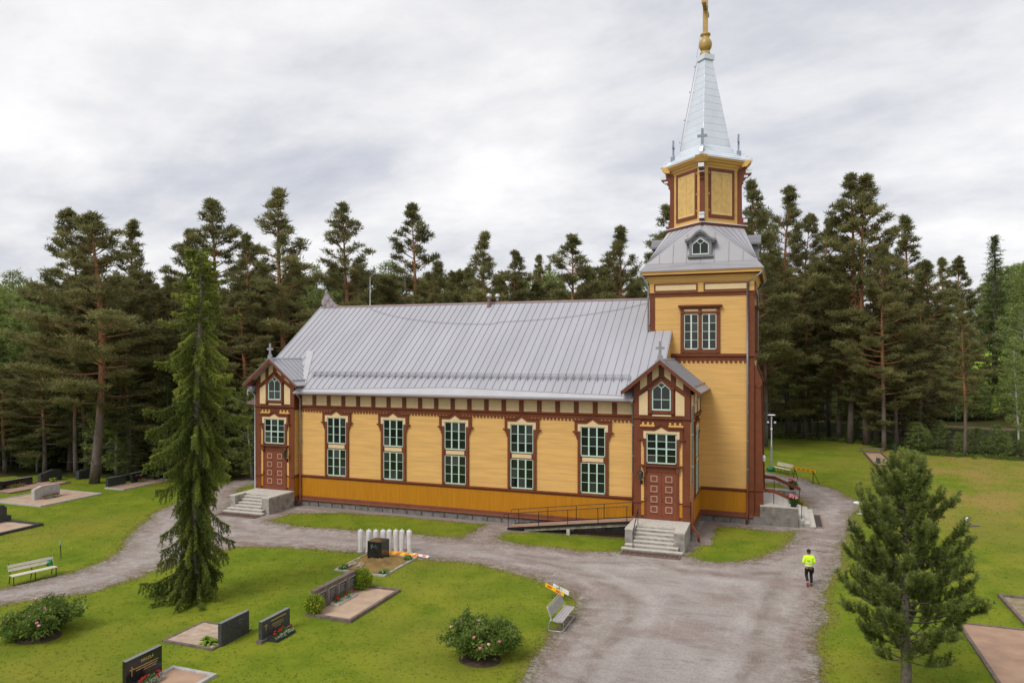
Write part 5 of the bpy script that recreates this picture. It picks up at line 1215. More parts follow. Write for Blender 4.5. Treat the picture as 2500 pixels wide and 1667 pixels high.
# ------------------------------------------------------------------ benches
def slat_bench(label, x, y, rz_, L, slat_m, frame_m, group):
    """local: x along the bench, front = -y"""
    t = thing('park_bench', label, 'bench', (x, y, 0), rz_, group)
    for i in range(2): MB().box(-L/2, L/2, -.30+i*.21, -.11+i*.21, .43, .465).build('seat_slat', slat_m, t)
    for i in range(2):
        m = MB(); z = .60+i*.17; m.add([(sx*L/2, .20+i*.055+dy, z+dz) for sx in (-1, 1) for dy, dz in ((0, 0), (.03, -.006), (.075, .128), (.045, .135))], [(0, 1, 2, 3), (7, 6, 5, 4), (0, 4, 5, 1), (1, 5, 6, 2), (2, 6, 7, 3), (3, 7, 4, 0)]); m.build('back_slat', slat_m, t)
    for sx in (-L/2+.06, 0, L/2-.06):
        MB().tube([(sx, -.28, 0), (sx, -.26, .43)], .022, 6).tube([(sx, .30, 0), (sx, .16, .43), (sx, .24, .62), (sx, .34, .95)], .022, 6).tube([(sx, -.28, .42), (sx, .16, .42)], .02, 6).build('leg_frame', frame_m, t)
    MB().tube([(-L/2+.06, -.28, .02), (L/2-.06, -.28, .02)], .018, 6).build('foot_rail', frame_m, t)
    return t
GIRON = mat('green_black_iron', (.012, .035, .018), .5)
b1 = Vector((-35.0, 24.75)); b2 = Vector((-34.5, 26.5)); c_ = (b1+b2)/2
ang = math.atan2((b2-b1).y, (b2-b1).x)
slat_bench('pale slatted bench with dark iron frame by the path at the far left', c_.x-.18, c_.y, ang, 2.0, WOODP, GIRON, 'park benches')
b1 = Vector(ground(1774, 1081)); b2 = Vector(ground(1824, 1092)); c_ = (b1+b2)/2; ang = math.atan2((b2-b1).y, (b2-b1).x)
slat_bench('pale slatted bench on the far lawn beside the light mast', c_.x, c_.y+.1, ang, 2.1, WOODP, GIRON, 'park benches')
# grey bench with bent tube frame; faces +u
t = thing('park_bench', 'grey slatted bench with bent steel tube runners at the gravel edge', 'bench', (-8.55, 29.1, 0), math.pi/2, 'park benches')
for i in range(4): MB().box(-.92, .92, -.36+i*.115, -.26+i*.115, .43, .46).build('seat_slat', WOODG, t)
for i in range(4):
    z = .56+i*.095; y = .15+i*.032; MB().box(-.9, .9, y, y+.025, z, z+.085).build('back_slat', WOODG, t)
for s in (-1, 1):
    x = s*.94
    MB().tube([(x, .06, .42), (x, .13, .50), (x, .29, .93), (x*.985, .31, .97)], .022, 8).tube([(x, .13, .5), (x, .2, .36), (x, .26, .08), (x, .22, .03), (x, -.2, .03), (x*.99, -.33, .03)], .022, 8).tube([(x, .1, .42), (x, -.34, .42)], .016, 6).tube([(x*.8, -.33, .42), (x*.8, -.33, .03)], .012, 6).build('side_frame', STEEL, t, True)
MB().tube([(-.93, -.33, .03), (.93, -.33, .03)], .022, 8).build('front_runner', STEEL, t); MB().tube([(-.93, .31, .97), (.93, .31, .97)], .022, 8).build('top_rail', STEEL, t)
MB().tube([(0, .2, .5), (0, .1, .42)], .012, 5).build('brace', STEEL, t)
# green sacks by the benches
def sack(label, x, y, s=1.0, z=0.0):
    t = thing('plastic_sack', label, 'sack', (x, y, z)); m = MB(); m.blob((0, 0, .2*s), (.42*s, .25*s, .24*s), 12, 8, .12); m.build('bag', mat('green_plastic', (.01, .16, .06), .4, .3, 6), t, True); m = MB(); m.blob((.3*s, .02, .36*s), (.1*s, .08*s, .09*s), 8, 5, .2); m.build('tied_neck', MATS['green_plastic'], t, True); return t
sack('green plastic sack on the grass beside the far bench', *ground(1770, 1082)); 
x, y = -34.75, 26.75; sk = sack('green plastic sack hanging behind the right end of the left bench', x-.28, y-.25, .62, .48)

# ------------------------------------------------------------------ small posts, lamp mast, table
x, y = ground(1772, 1079); t = thing('lamp_mast', 'grey lamp mast with a flat disc lamp and two floodlights on the far lawn', 'lamp', (x, y, 0))
MB().lathe([(.10, -.05), (.10, 2.35), (.07, 2.4)], 10).build('lower_pole', PIPE, t); MB().lathe([(.055, 2.38), (.05, 5.1)], 8).build('upper_pole', ZINCL, t)
MB().lathe([(.10, 5.0), (.09, 5.12), (.05, 5.18), (.05, 5.3)], 10).build('lamp_neck', ZINCL, t); MB().lathe([(.36, 5.3), (.38, 5.33), (.30, 5.37), (.05, 5.38)], 20).build('disc_lamp', WHT, t)
MB().tube([(-.42, 0, 4.42), (.42, 0, 4.42)], .025, 6).build('crossarm', BLK, t)
for s in (-1, 1): f = MB().box(s*.32-.15, s*.32+.15, -.10, .08, 4.45, 4.75).build('floodlight', BLK, t); MB().box(s*.32-.10, s*.32+.10, -.112, -.10, 4.55, 4.72).build('floodlight_glass', mat('lamp_glass', (.55, .62, .66), .2), f)
MB().box(-.09, .09, -.12, -.04, 3.9, 4.05).build('junction_box', WHT, t)
x, y = ground(140, 1283); t = thing('water_stand', 'thin standpipe post on the lawn above the left bench', 'post', (x, y, 0)); MB().tube([(-.06, 0, -.05), (-.06, 0, .78)], .016, 6).tube([(.08, 0, -.05), (-.04, 0, .8)], .012, 6).build('post', GIRON, t); MB().box(-.1, 0, -.03, .03, .78, .98).build('head', mat('grey_green_metal', (.25, .33, .24)), t)
x, y = ground(1975, 1180); t = thing('round_table', 'small round white table at the gravel edge behind the young pine', 'table', (x, y, 0)); MB().lathe([(.42, .76), (.44, .79), (.40, .82), (.1, .825)], 24).build('table_top', WHT, t, False); MB().lathe([(.05, .05), (.05, .76)], 8).lathe([(.24, -.02), (.24, .03), (.06, .07)], 12).build('pedestal', STEEL, t)
x, y = 3.88, 40.1; t = thing('metal_post', 'short grey metal post standing behind the young pine', 'post', (x, y, 0)); MB().lathe([(.09, -.05), (.09, .95)], 12).build('post_body', PIPE, t, True); MB().lathe([(.11, .95), (.11, 1.0), (.04, 1.06)], 12).build('post_cap', ZINCL, t, True)
x, y = ground(2220, 1203); t = thing('grave_lantern', 'small white grave lantern standing on the right lawn', 'lantern', (x, y, 0)); MB().lathe([(.13, 0), (.14, .05), (.13, .38), (.15, .42), (.05, .46)], 12).build('body', WHT, t, True)
x, y = ground(2235, 1208); t = thing('grave_slab', 'small sunken stone slab beside the white grave lantern', 'stone', (x, y, 0), .5); MB().prism([(-.35, -.16), (.36, -.2), (.38, .15), (-.33, .18)], -.02, .08, 'z').build('slab', BRNG, t)
x, y = ground(2055, 1041); t = thing('litter_bin', 'dark green litter bin post on the far lawn above the young pine', 'bin', (x, y, 0)); MB().lathe([(.17, 0), (.2, .05), (.2, .95), (.17, 1.0)], 12).build('body', GIRON, t, True); MB().lathe([(.22, 1.0), (.22, 1.06), (.05, 1.14)], 12).build('lid', GIRON, t, True)
# ------------------------------------------------------------------ graves farther off
plot('large pale sand bed around the white-grey headstone on the left lawn', -53.3, 40.5, (-3.0, 2.4, -2.6, 2.6), STONEL, w=.14, h=.1)
headstone('pale grey headstone with a rounded shoulder on the large sand bed', -53.6, 40.35, .05, 2.1, .95, .34, STONEL, top=[(-1.05, -.02), (1.05, -.02), (1.05, .9), (.85, .97), (-.45, 1.0), (-.62, .93), (-1.05, .8)])
flowers('red and white flowers at the foot of the pale grey headstone', -53.15, 40.4, .05, .4, 1.6, red=6, silver=8)
plot('dark kerbed sand bed cut by the left picture edge', -47.4, 32.4, (-2.2, 2.1, -1.6, 1.55), GRYG, w=.2, h=.16)
headstone('dark stepped headstone at the left picture edge', -48.75, 33.35, .05, 1.5, 1.55, .4, GRYG, top=[(-.75, 0), (.75, 0), (.75, .35), (.45, .4), (.45, .95), (.2, 1.15), (-.75, 1.1)])
plot('sand bed with low kerb in front of the two black headstones by the big pine', -51.9, 47.4, (-.9, 1.2, -2.5, 2.6), STONEL, sand=SANDR)
headstone('greenish black headstone seen edge-on by the big pine, nearer of two', -52.9, 46.1, .03, 1.75, .76, .28, mat('green_black_stone', (.03, .04, .034), .3, .3, 4))
headstone('black headstone by the big pine, farther of two, with red flowers', -52.75, 48.3, .03, 1.6, .86, .25, BLKG, lines=((0, .6, .9, .05),), lmat=GILT)
flowers('red flowers in front of the farther black headstone by the big pine', -52.35, 48.3, .05, .35, .9, red=4, silver=3)
headstone('small black headstone left of the drooping spruce', -52.2, 49.9, 0, .85, .68, .22, BLKG, lines=((0, .45, .5, .05), (0, .33, .4, .04)))
headstone('grey headstone partly hidden by the drooping spruce', -50.9, 51.6, 0, 1.1, .75, .3, GRYG)
headstone('low dark headstone behind the two black ones by the big pine', -54.3, 47.9, 0, 2.6, .55, .25, GRYG)
plot('long reddish sand bed along the row of black stones at the left edge', -59.6, 43.5, (-1.2, 1.6, -2.9, 2.5), BRNG, sand=SANDR)
headstone('long black headstone with red flowers at the far left edge', -60.6, 42.9, 0, 2.8, .66, .3, BLKG)
flowers('red flowers in front of the long black headstone at the far left edge', -60.1, 42.6, .05, .4, 1.7, red=7, silver=3)
headstone('black headstone cut by the left picture edge', -60.3, 40.9, 0, 1.2, .75, .3, BLKG)
headstone('grey stone with a slanted top at the wood edge on the left', -60.6, 46.0, 0, 2.0, 1.45, .4, GRYG, top=[(-1.0, -.05), (1.0, -.05), (1.0, .88), (.2, 1.0), (-1.0, .72)])
hosta(-60.0, 45.8, .6, 'pale hosta in front of the slanted grey stone')
headstone('dark rustic headstone between the tree trunks at the wood edge', -59.0, 48.0, 0, 1.3, 1.1, .4, GRYG, top=[(-.65, -.05), (.65, -.05), (.7, .65), (.2, .78), (-.6, .74)])
# right side
plot('large reddish sand bed with mossy kerb at the lower right corner', 9.5, 31.5, (-2.5, 3.2, -4.2, 3.4), BRNG, sand=SANDR, w=.13, h=.08)
t = thing('fallen_stick', 'pale stick lying on the large reddish sand bed', 'stick', (8.9, 32.2, .06), .6); MB().tube([(-.13, 0, .02), (.14, .02, .03)], [.02, .014], 6).build('stick', WOODP, t)
plot('narrow mossy grave frame cut by the right picture edge', 10.3, 37.5, (-.75, .6, -2.0, 1.9), BRNG, sand=mat('mossy_sand', (.26, .21, .13), .95, .25, 2), w=.14, h=.14)
plot('long narrow brown bed at the far end of the right lawn', 9.9, 85.5, (-.9, 1.0, -5.2, 5.2), BRNG, sand=SANDR, h=.22)
t = thing('low_bench', 'low plank bench at the head of the far brown bed', 'bench', (10.0, 92.2, 0)); MB().box(-1.3, 1.3, -.2, .2, .36, .44).build('plank', BRNG, t); MB().box(-1.1, -.95, -.15, .15, -.02, .36).build('leg', BRNG, t); MB().box(.95, 1.1, -.15, .15, -.02, .36).build('leg', BRNG, t)
headstone('small grey stone on the far lawn to the right of the young pine tip', *ground(2118, 1105), 0, 1.6, .5, .4, GRYG)
headstone('low dark stone on the far narrow bed', 9.6, 82.6, .1, .9, .5, .3, GRYG)
# ------------------------------------------------------------------ trees (prototypes 20 m tall, scaled per tree)
def bark_mat(name, low, high, z0, z1, spots=None):
    m = bpy.data.materials.new(name); m.use_nodes = True; nt = m.node_tree; N = nt.nodes; L = nt.links; b = N['Principled BSDF']; b.inputs['Roughness'].default_value = .9
    tcn = N.new('ShaderNodeTexCoord'); sp = N.new('ShaderNodeSeparateXYZ'); L.new(tcn.outputs['Object'], sp.inputs[0])
    no = N.new('ShaderNodeTexNoise'); no.inputs['Scale'].default_value = 2.2; no.inputs['Detail'].default_value = 6; L.new(tcn.outputs['Object'], no.inputs['Vector'])
    ad = N.new('ShaderNodeMath'); ad.operation = 'MULTIPLY_ADD'; ad.inputs[1].default_value = 3.0; L.new(no.outputs[0], ad.inputs[0]); L.new(sp.outputs[2], ad.inputs[2])
    mr = N.new('ShaderNodeMapRange'); mr.inputs[1].default_value = z0+1.5; mr.inputs[2].default_value = z1+1.5; L.new(ad.outputs[0], mr.inputs[0])
    mi = N.new('ShaderNodeMix'); mi.data_type = 'RGBA'; mi.inputs[6].default_value = (*low, 1); mi.inputs[7].default_value = (*high, 1); L.new(mr.outputs[0], mi.inputs[0])
    n2 = N.new('ShaderNodeTexNoise'); n2.inputs['Scale'].default_value = 9; n2.inputs['Detail'].default_value = 5
    mpn = N.new('ShaderNodeMapping'); mpn.inputs['Scale'].default_value = (1, 1, .35 if not spots else 2.5); L.new(tcn.outputs['Object'], mpn.inputs[0]); L.new(mpn.outputs[0], n2.inputs['Vector'])
    r2 = N.new('ShaderNodeMapRange'); r2.inputs[1].default_value = .45; r2.inputs[2].default_value = .65; L.new(n2.outputs[0], r2.inputs[0])
    m2 = N.new('ShaderNodeMix'); m2.data_type = 'RGBA'; L.new(mi.outputs[2], m2.inputs[6]); m2.inputs[7].default_value = (*(spots or tuple(c*.45 for c in low)), 1)
    f = N.new('ShaderNodeMath'); f.operation = 'MULTIPLY'; f.inputs[1].default_value = .6; L.new(r2.outputs[0], f.inputs[0]); L.new(f.outputs[0], m2.inputs[0]); L.new(m2.outputs[2], b.inputs['Base Color'])
    bp = N.new('ShaderNodeBump'); bp.inputs['Strength'].default_value = .7; bp.inputs['Distance'].default_value = .05; L.new(n2.outputs[0], bp.inputs['Height']); L.new(bp.outputs[0], b.inputs['Normal'])
    return m
PBARK = bark_mat('pine_bark', (.14, .11, .092), (.33, .145, .062), 4.2, 8.5)
SBARK = bark_mat('spruce_bark', (.09, .07, .055), (.11, .085, .065), 4, 9)
BBARK = bark_mat('birch_bark', (.30, .28, .25), (.55, .53, .49), .5, 3, (.06, .055, .05))
PINEL = leaf_mat('pine_needles', (.125, .124, .050), (.27, .258, .098), (.35, .325, .135), .5, .4)
SPRL = leaf_mat('spruce_needles', (.065, .088, .032), (.155, .185, .06), (.22, .25, .09), .45, .3)
BIRL = leaf_mat('birch_leaves', (.165, .220, .058), (.32, .385, .11), (.44, .49, .17), .5, .4)

def clumps(C, rad, n, L, Wd, rng, up=.5, tint=None):
    """n blades round each centre"""
    k = len(C); q = rng.normal(size=(k, n, 3)); q /= np.linalg.norm(q, axis=2, keepdims=True); q *= rng.uniform(.15, 1, (k, n, 1))
    rad = np.asarray(rad); rad = rad[:, None, :] if rad.ndim == 2 else rad
    P = (C[:, None, :]+q*rad).reshape(-1, 3)
    D = (q*np.array([1, 1, .6])+rng.normal(size=q.shape)*.55+np.array([0, 0, up])).reshape(-1, 3)
    t0 = rng.uniform(.1, .85, k) if tint is None else tint
    t = np.clip(np.repeat(t0, n)+rng.normal(size=k*n)*.12, 0, 1)
    m = k*n
    return blades(P, D, rng.uniform(.6, 1.25, m)*L, rng.uniform(.7, 1.3, m)*Wd, rng, t)
def bend_path(p0, az, el, L, curve, n=5):
    p = Vector(p0); out_ = [p.copy()]; e = el
    for i in range(n):
        p = p+Vector((math.cos(az)*math.cos(e), math.sin(az)*math.cos(e), math.sin(e)))*(L/n); out_.append(p.copy()); e += curve/n
    return out_
def make_pine(seed, base=.42, rad=3.2, nb=58, dense=50, lean=.25, topw=1.0, dead=5):
    rng = np.random.default_rng(seed); r = random.Random(seed); H = 20.0
    tr = MB(); ph = r.uniform(0, 6)
    ax = lambda z: Vector((lean*math.sin(z*.22+ph), lean*math.cos(z*.19+ph*1.3), z))
    tr.tube([ax(z)-(ax(0)-Vector((0, 0, 0)))*(1-z/20) for z in np.linspace(-.2, 19.4, 12)], [.27, .225, .205, .19, .18, .17, .155, .135, .11, .08, .05, .015], 9)
    axx = lambda z: ax(z)-(ax(0)-Vector((0, 0, 0)))*(1-z/20)
    C = []; RD = []; az = r.uniform(0, 6)
    for i in range(nb):
        t = (i+r.random())/nb; t = t**.85; z = H*(base+(1-base)*t*.985); az += 2.4+r.uniform(-.5, .5)
        prof = 1.02*((1-t)/.75)**.72*topw if t > .25 else .80+.35*t
        if .3 < t < .97 and math.sin(az*1.0+seed)*math.sin(t*11+seed*2) > .55: continue
        L = max(.22, rad*prof*r.choice((.5, .7, .85, .95, 1.05, 1.2))); cs = 1-.32*t; el = -.15+1.0*t**1.3+r.uniform(-.15, .2)
        pth = bend_path(axx(z), az, el, L, r.uniform(.15, .6)); tr.tube(pth, [.075*(1-t*.5)*min(1, L/2), .06*(1-t*.5), .045, .03, .02, .01], 5, False)
        ns = max(3, int(L*2.6))
        for j in range(ns):
            s = .35+.65*(j+r.random())/ns; k = min(4, int(s*5)); p = pth[k].lerp(pth[k+1], s*5-k)
            sd = r.choice((-1, 1)); a2 = az+sd*r.uniform(.4, 1.1); l2 = (1.05-s*.55)*L*.36*r.uniform(.6, 1.2)
            q = bend_path(p, a2, r.uniform(-.05, .45), l2, .4, 2); tr.tube(q, [.022, .016, .008], 4, False)
            C.append(q[-1]); RD.append((r.uniform(.42, .70)*cs, r.uniform(.42, .70)*cs, r.uniform(.16, .27)*cs))
            if l2 > .4: C.append(q[1]); RD.append((.42, .42, .20))
        C.append(pth[-1]); RD.append((.45*cs, .45*cs, .26*cs))
    for k in range(6): C.append(axx(18.6+.27*k)+Vector((r.uniform(-.12, .12), r.uniform(-.12, .12), 0))); RD.append((.26-.03*k, .26-.03*k, .2))
    for i in range(dead):
        z = H*(base-.24+r.random()*.26); az += 2.1; tr.tube(bend_path(axx(z), az, r.uniform(-.2, .4), r.uniform(.7, 2.4), r.uniform(-.6, .5)), [.05, .035, .025, .018, .012, .006], 4, False)
    V, T, ti = clumps(np.array([tuple(c) for c in C]), np.array(RD), dense, .30, .062, rng, .55)
    return tr.mesh('pine_trunk', PBARK, True), tri_mesh('pine_crown', V, T, ti, PINEL)
def make_spruce(seed, rad=2.6, base=.06, nb=120, dense=26):
    rng = np.random.default_rng(seed); r = random.Random(seed); tr = MB(); tr.tube([(0, 0, z) for z in (-.2, 5, 10, 15, 19.8)], [.27, .22, .15, .08, .01], 8); C = []; RD = []; az = 0
    for i in range(nb):
        t = (i+r.random())/nb; z = 20*(base+(1-base)*t); az += 2.4; L = max(.2, rad*(1-t)**.85*r.uniform(.7, 1.1)); el = -.35+.8*t
        pth = bend_path((0, 0, z), az, el, L, .35, 4); tr.tube(pth, [.04, .03, .02, .012, .006], 4, False)
        for j in range(max(2, int(L*3.2))):
            s = .15+.85*(j+.5)/max(2, int(L*3.2)); k = min(3, int(s*4)); p = pth[k].lerp(pth[k+1], s*4-k); C.append(p+Vector((r.uniform(-.2, .2), r.uniform(-.2, .2), -.08))); RD.append((.32, .32, .17))
    for k in range(4): C.append(Vector((0, 0, 19.0+.28*k))); RD.append((.14, .14, .2))
    V, T, ti = clumps(np.array([tuple(c) for c in C]), np.array(RD), dense, .30, .07, rng, -.15)
    return tr.mesh('spruce_trunk', SBARK, True), tri_mesh('spruce_crown', V, T, ti, SPRL)
def make_birch(seed, rad=3.0, base=.3, dense=26, nb=46):
    rng = np.random.default_rng(seed); r = random.Random(seed); tr = MB(); ph = r.uniform(0, 6); axx = lambda z: Vector((.35*math.sin(z*.2+ph)-.35*math.sin(ph), .3*math.cos(z*.17+ph)-.3*math.cos(ph), z))
    tr.tube([axx(z) for z in np.linspace(-.2, 18.5, 9)], [.2, .18, .165, .15, .13, .1, .075, .045, .015], 8); C = []; RD = []; az = 0
    for i in range(nb):
        t = (i+r.random())/nb; z = 20*(base+(1-base)*t*.93); az += 2.4+r.uniform(-.4, .4); L = max(.5, rad*(math.sin(math.pi*min(1, .2+t*.8))**.6)*r.uniform(.6, 1.1)); el = .75+r.uniform(-.2, .25)
        pth = bend_path(axx(z), az, el, L, -.9, 5); tr.tube(pth, [.06, .045, .032, .022, .015, .008], 4, False)
        for j in range(int(4+L*2.2)):
            s = .3+.7*r.random(); k = min(4, int(s*5)); p = pth[k].lerp(pth[k+1], s*5-k); C.append(p+Vector((r.gauss(0, .35), r.gauss(0, .35), r.gauss(-.15, .3)))); RD.append((r.uniform(.28, .5), r.uniform(.28, .5), r.uniform(.3, .55)))
    V, T, ti = clumps(np.array([tuple(c) for c in C]), np.array(RD), dense, .19, .13, rng, -.2)
    return tr.mesh('birch_trunk', BBARK, True), tri_mesh('birch_crown', V, T, ti, BIRL)
PINES = [make_pine(21, .36, 3.6, 66), make_pine(22, .30, 3.9, 72), make_pine(23, .44, 3.2, 56), make_pine(24, .32, 3.3, 68, topw=.85), make_pine(25, .46, 3.7, 52, lean=.5), make_pine(26, .22, 4.2, 84), make_pine(27, .38, 3.0, 60, topw=1.15), make_pine(28, .12, 4.0, 92, dead=2), make_pine(29, .10, 3.6, 88, dead=2)]
SPRUCES = [make_spruce(31), make_spruce(32, 2.1, .03, 110), make_spruce(33, 3.2, .1, 120)]
BIRCHES = [make_birch(41), make_birch(42, 2.6, .22), make_birch(43, 3.6, .26, nb=56), make_birch(44, 4.2, .06, nb=84), make_birch(45, 3.6, .04, nb=80)]
KINDS = {'pine': PINES, 'spruce': SPRUCES, 'birch': BIRCHES}
TREES_AT = []
def tree(kind, x, y, h, label, group=None, proto=None, wide=1.0, rz_=None, z=0.0):
    pr = KINDS[kind][proto if proto is not None else R.randrange(len(KINDS[kind]))]
    t = thing(kind+'_tree', label, 'tree', (x, y, z), R.uniform(0, 6.28) if rz_ is None else rz_, group)
    s = h/20.0; t.scale = (s*wide, s*wide, s)
    link('trunk', pr[0], t); link('crown', pr[1], t); TREES_AT.append((x, y)); return t
def tree_px(kind, px, ytop, Z, label, **kw):
    x, y, ztop = at_depth(px, ytop, Z); return tree(kind, x, y, ztop, label, **kw)
# trees one can single out, by their tips against the sky
tree_px('pine', 217, 492, 62.9, 'big old pine with bare orange trunk at the left edge of the wood', proto=1, wide=1.45, rz_=1.0)
tree_px('pine', 160, 486, 70, 'pine with a thin half-bare top just left of the big old pine', proto=4, wide=.9)
tree_px('pine', 303, 508, 74, 'slim-topped pine between the big old pine and the drooping spruce', proto=3)
tree_px('pine', 430, 530, 80, 'smaller pine tip left of the crown behind the drooping spruce', proto=6)
tree_px('pine', 482, 460, 78, 'broad-crowned pine rising behind the top of the drooping spruce', proto=0, wide=1.1)
tree_px('pine', 565, 540, 76, 'low bushy pine right of the drooping spruce', proto=5, wide=.95)
tree_px('pine', 652, 437, 75, 'tallest pine left of the nave roof, with an orange trunk', proto=3, wide=1.15)
tree_px('birch', 738, 585, 82, 'pale thin birch between two pines above the ridge finial', proto=1, wide=.8)
tree_px('pine', 797, 472, 78, 'dense cone-shaped pine above the left end of the nave ridge', proto=6, wide=1.0)
tree_px('birch', 885, 580, 90, 'pale green birch behind the lightning rod', proto=0)
tree_px('pine', 945, 473, 80, 'open-crowned pine with a bare stem above the nave ridge', proto=2, wide=1.0)
tree_px('pine', 1010, 600, 78, 'lower pine right of the open-crowned pine', proto=5)
tree_px('birch', 1075, 660, 84, 'light green birch low above the middle of the ridge', proto=2)
tree_px('pine', 1120, 535, 76, 'pine directly above the two vent caps on the ridge', proto=3, wide=1.1)
tree_px('pine', 1178, 577, 79, 'round-topped pine just right of the vent caps', proto=0)
tree_px('pine', 1237, 590, 95, 'thin pine tip above the middle of the nave ridge', proto=6, wide=.8)
tree_px('spruce', 1262, 605, 100, 'needle-thin spruce tip above the middle of the nave ridge', proto=1, wide=.6)
tree_px('pine', 1318, 543, 78, 'spreading pine left of the tower, with a bare orange stem', proto=2, wide=1.25)
tree_px('pine', 1422, 520, 76, 'broad pine just left of the tower roof', proto=5, wide=.95)
tree_px('pine', 1527, 474, 80, 'pine half hidden behind the left side of the tower roof', proto=0)
tree_px('pine', 1716, 420, 82, 'pine directly behind the right side of the belfry', proto=3)
tree_px('pine', 1757, 488, 88, 'shorter pine just right of the tower roof', proto=5)
tree_px('pine', 1812, 432, 99.5, 'tall slender pine with long orange stem right of the tower', proto=2, wide=.95)
tree_px('pine', 1862, 492, 104, 'thin-crowned pine right of the tall slender one', proto=4, wide=.8)
tree_px('pine', 1898, 505, 112, 'ragged sparse pine left of the twin pines', proto=6, wide=.8)
tree_px('pine', 1952, 405, 91, 'left stem of the tall twin pines beyond the right lawn', proto=2, wide=1.0)
tree_px('pine', 1990, 402, 89.5, 'right stem of the tall twin pines beyond the right lawn', proto=0, wide=1.05)
tree_px('pine', 2030, 560, 84, 'low dense pine in front of the right twin stem', proto=5, wide=.9)
tree_px('pine', 2078, 500, 100, 'slim pine right of the tall twin pines', proto=3, wide=1.1)
tree_px('pine', 2125, 600, 95, 'small pine at the shoulder of the skyline gap on the right', proto=8, wide=1.3)
tree_px('pine', 2215, 690, 80, 'pine with stem and short branches standing before the bright field', proto=3, wide=.85)
tree_px('pine', 2168, 592, 150, 'dark distant pine left of the skyline dip on the right', proto=8, wide=1.1)
tree_px('pine', 2208, 590, 155, 'dark distant pine in the middle of the skyline group on the right', proto=7, wide=1.1)
tree_px('spruce', 2285, 542, 170, 'lone pointed spruce sticking up above the birches on the right', proto=0, wide=1.5)
tree_px('birch', 2175, 700, 128, 'light green birch before the field, nearest the skyline dip', proto=3, wide=.8)
tree_px('birch', 2352, 620, 175, 'tall light green birch at the upper right', proto=3, wide=1.0)
tree_px('birch', 2362, 580, 118, 'light green birch cut by the right picture edge', proto=4, wide=1.1)
tree_px('birch', 2340, 760, 80, 'pale birch with white stem near the right picture edge', proto=1, wide=.9)
tree_px('birch', 20, 605, 110, 'light green birch at the upper left picture edge', proto=0, wide=1.1)
tree_px('birch', 75, 640, 100, 'pale birch crown right of the one at the left picture edge', proto=2, wide=1.0)
tree_px('birch', 118, 660, 84, 'yellowish birch left of the big old pine', proto=1, wide=1.1)
tree_px('spruce', 2272, 858, 124, 'young spruce against the bright field on the right', proto=0, wide=1.2)
for px, yt, Z, lab in ((2238, 880, 126, 'left of the young spruce'), (2300, 874, 127, 'right of the young spruce'), (2264, 892, 122, 'just below the young spruce'), (2318, 890, 123, 'below the tall birch')):
    tree_px('birch', px, yt, Z, 'leafy low birch at the foot of the bright field, %s' % lab, proto=3, wide=1.6)
leafy = ((2402, 640, 128, 'highest at the right picture edge'), (2392, 710, 123, 'right of the field gap, middle height'), (2356, 780, 119, 'cut by the right picture edge, low'), (2178, 770, 150, 'left of the field gap'), (2165, 850, 124, 'left of the pine before the field'), (2150, 880, 123, 'below the skyline dip'), (2122, 890, 125, 'above the young pine, right one'), (2098, 905, 123, 'above the young pine, left one'), (2206, 905, 122, 'at the foot of the pine before the field'), (2375, 865, 121, 'lowest at the right picture edge'), (1922, 890, 122, 'between the stems left of the twin pines'), (1962, 905, 123, 'behind the twin stems'), (1882, 905, 122, 'behind the lamp mast, right one'), (1838, 900, 121, 'behind the lamp mast, left one'),
         (8, 650, 80, 'highest at the left picture edge'), (45, 705, 77, 'second from the left picture edge'), (88, 745, 75, 'third from the left picture edge'), (-15, 735, 73, 'cut by the left picture edge'), (112, 700, 79, 'just left of the big old pine'))
for px, yt, Z, lab in leafy:
    tree_px('birch', px, yt, Z, 'leafy light green birch %s' % lab, proto=R.choice((3, 4)), wide=1.25)
rise = ((2232, 668, 178, 'first from the dip'), (2252, 640, 182, 'second from the dip'), (2272, 615, 176, 'under the lone spruce'), (2296, 600, 184, 'right of the lone spruce'), (2318, 596, 180, 'fourth from the right'), (2340, 590, 183, 'third from the right'), (2362, 585, 178, 'second from the right'), (2262, 690, 172, 'low, left one'), (2290, 680, 171, 'low, middle one'), (2322, 670, 173, 'low, right one'), (2386, 590, 180, 'cut by the picture edge'))
for px, yt, Z, lab in rise:
    x, y, zt = at_depth(px, yt, Z); zb = at_depth(px, 800, Z)[2]
    tree('birch', x, y, zt-zb, 'light green birch on the rise above the bright field, %s' % lab, proto=R.choice((3, 4)), wide=1.15, z=zb-.3)
# stems standing in the first row, seen low down
for px, yb, lab, kw in ((175, 1092, 'straight grey pine stem just left of the big old pine', dict(proto=0)), (200, 1086, 'thin grey pine stem touching the big old pine', dict(proto=2)), (318, 1080, 'grey stem behind the two black headstones', dict(proto=4)), (354, 1075, 'grey stem left of the drooping spruce', dict(proto=2)), (1850, 1003, 'dark stem behind the lawn edge, right of the lamp mast', dict(proto=4)), (1905, 1003, 'grey stem between the lamp mast and the twin pines', dict(proto=6))):
    x, y = ground(px, yb); tree('pine', x, y, R.uniform(17, 21), lab, **kw)
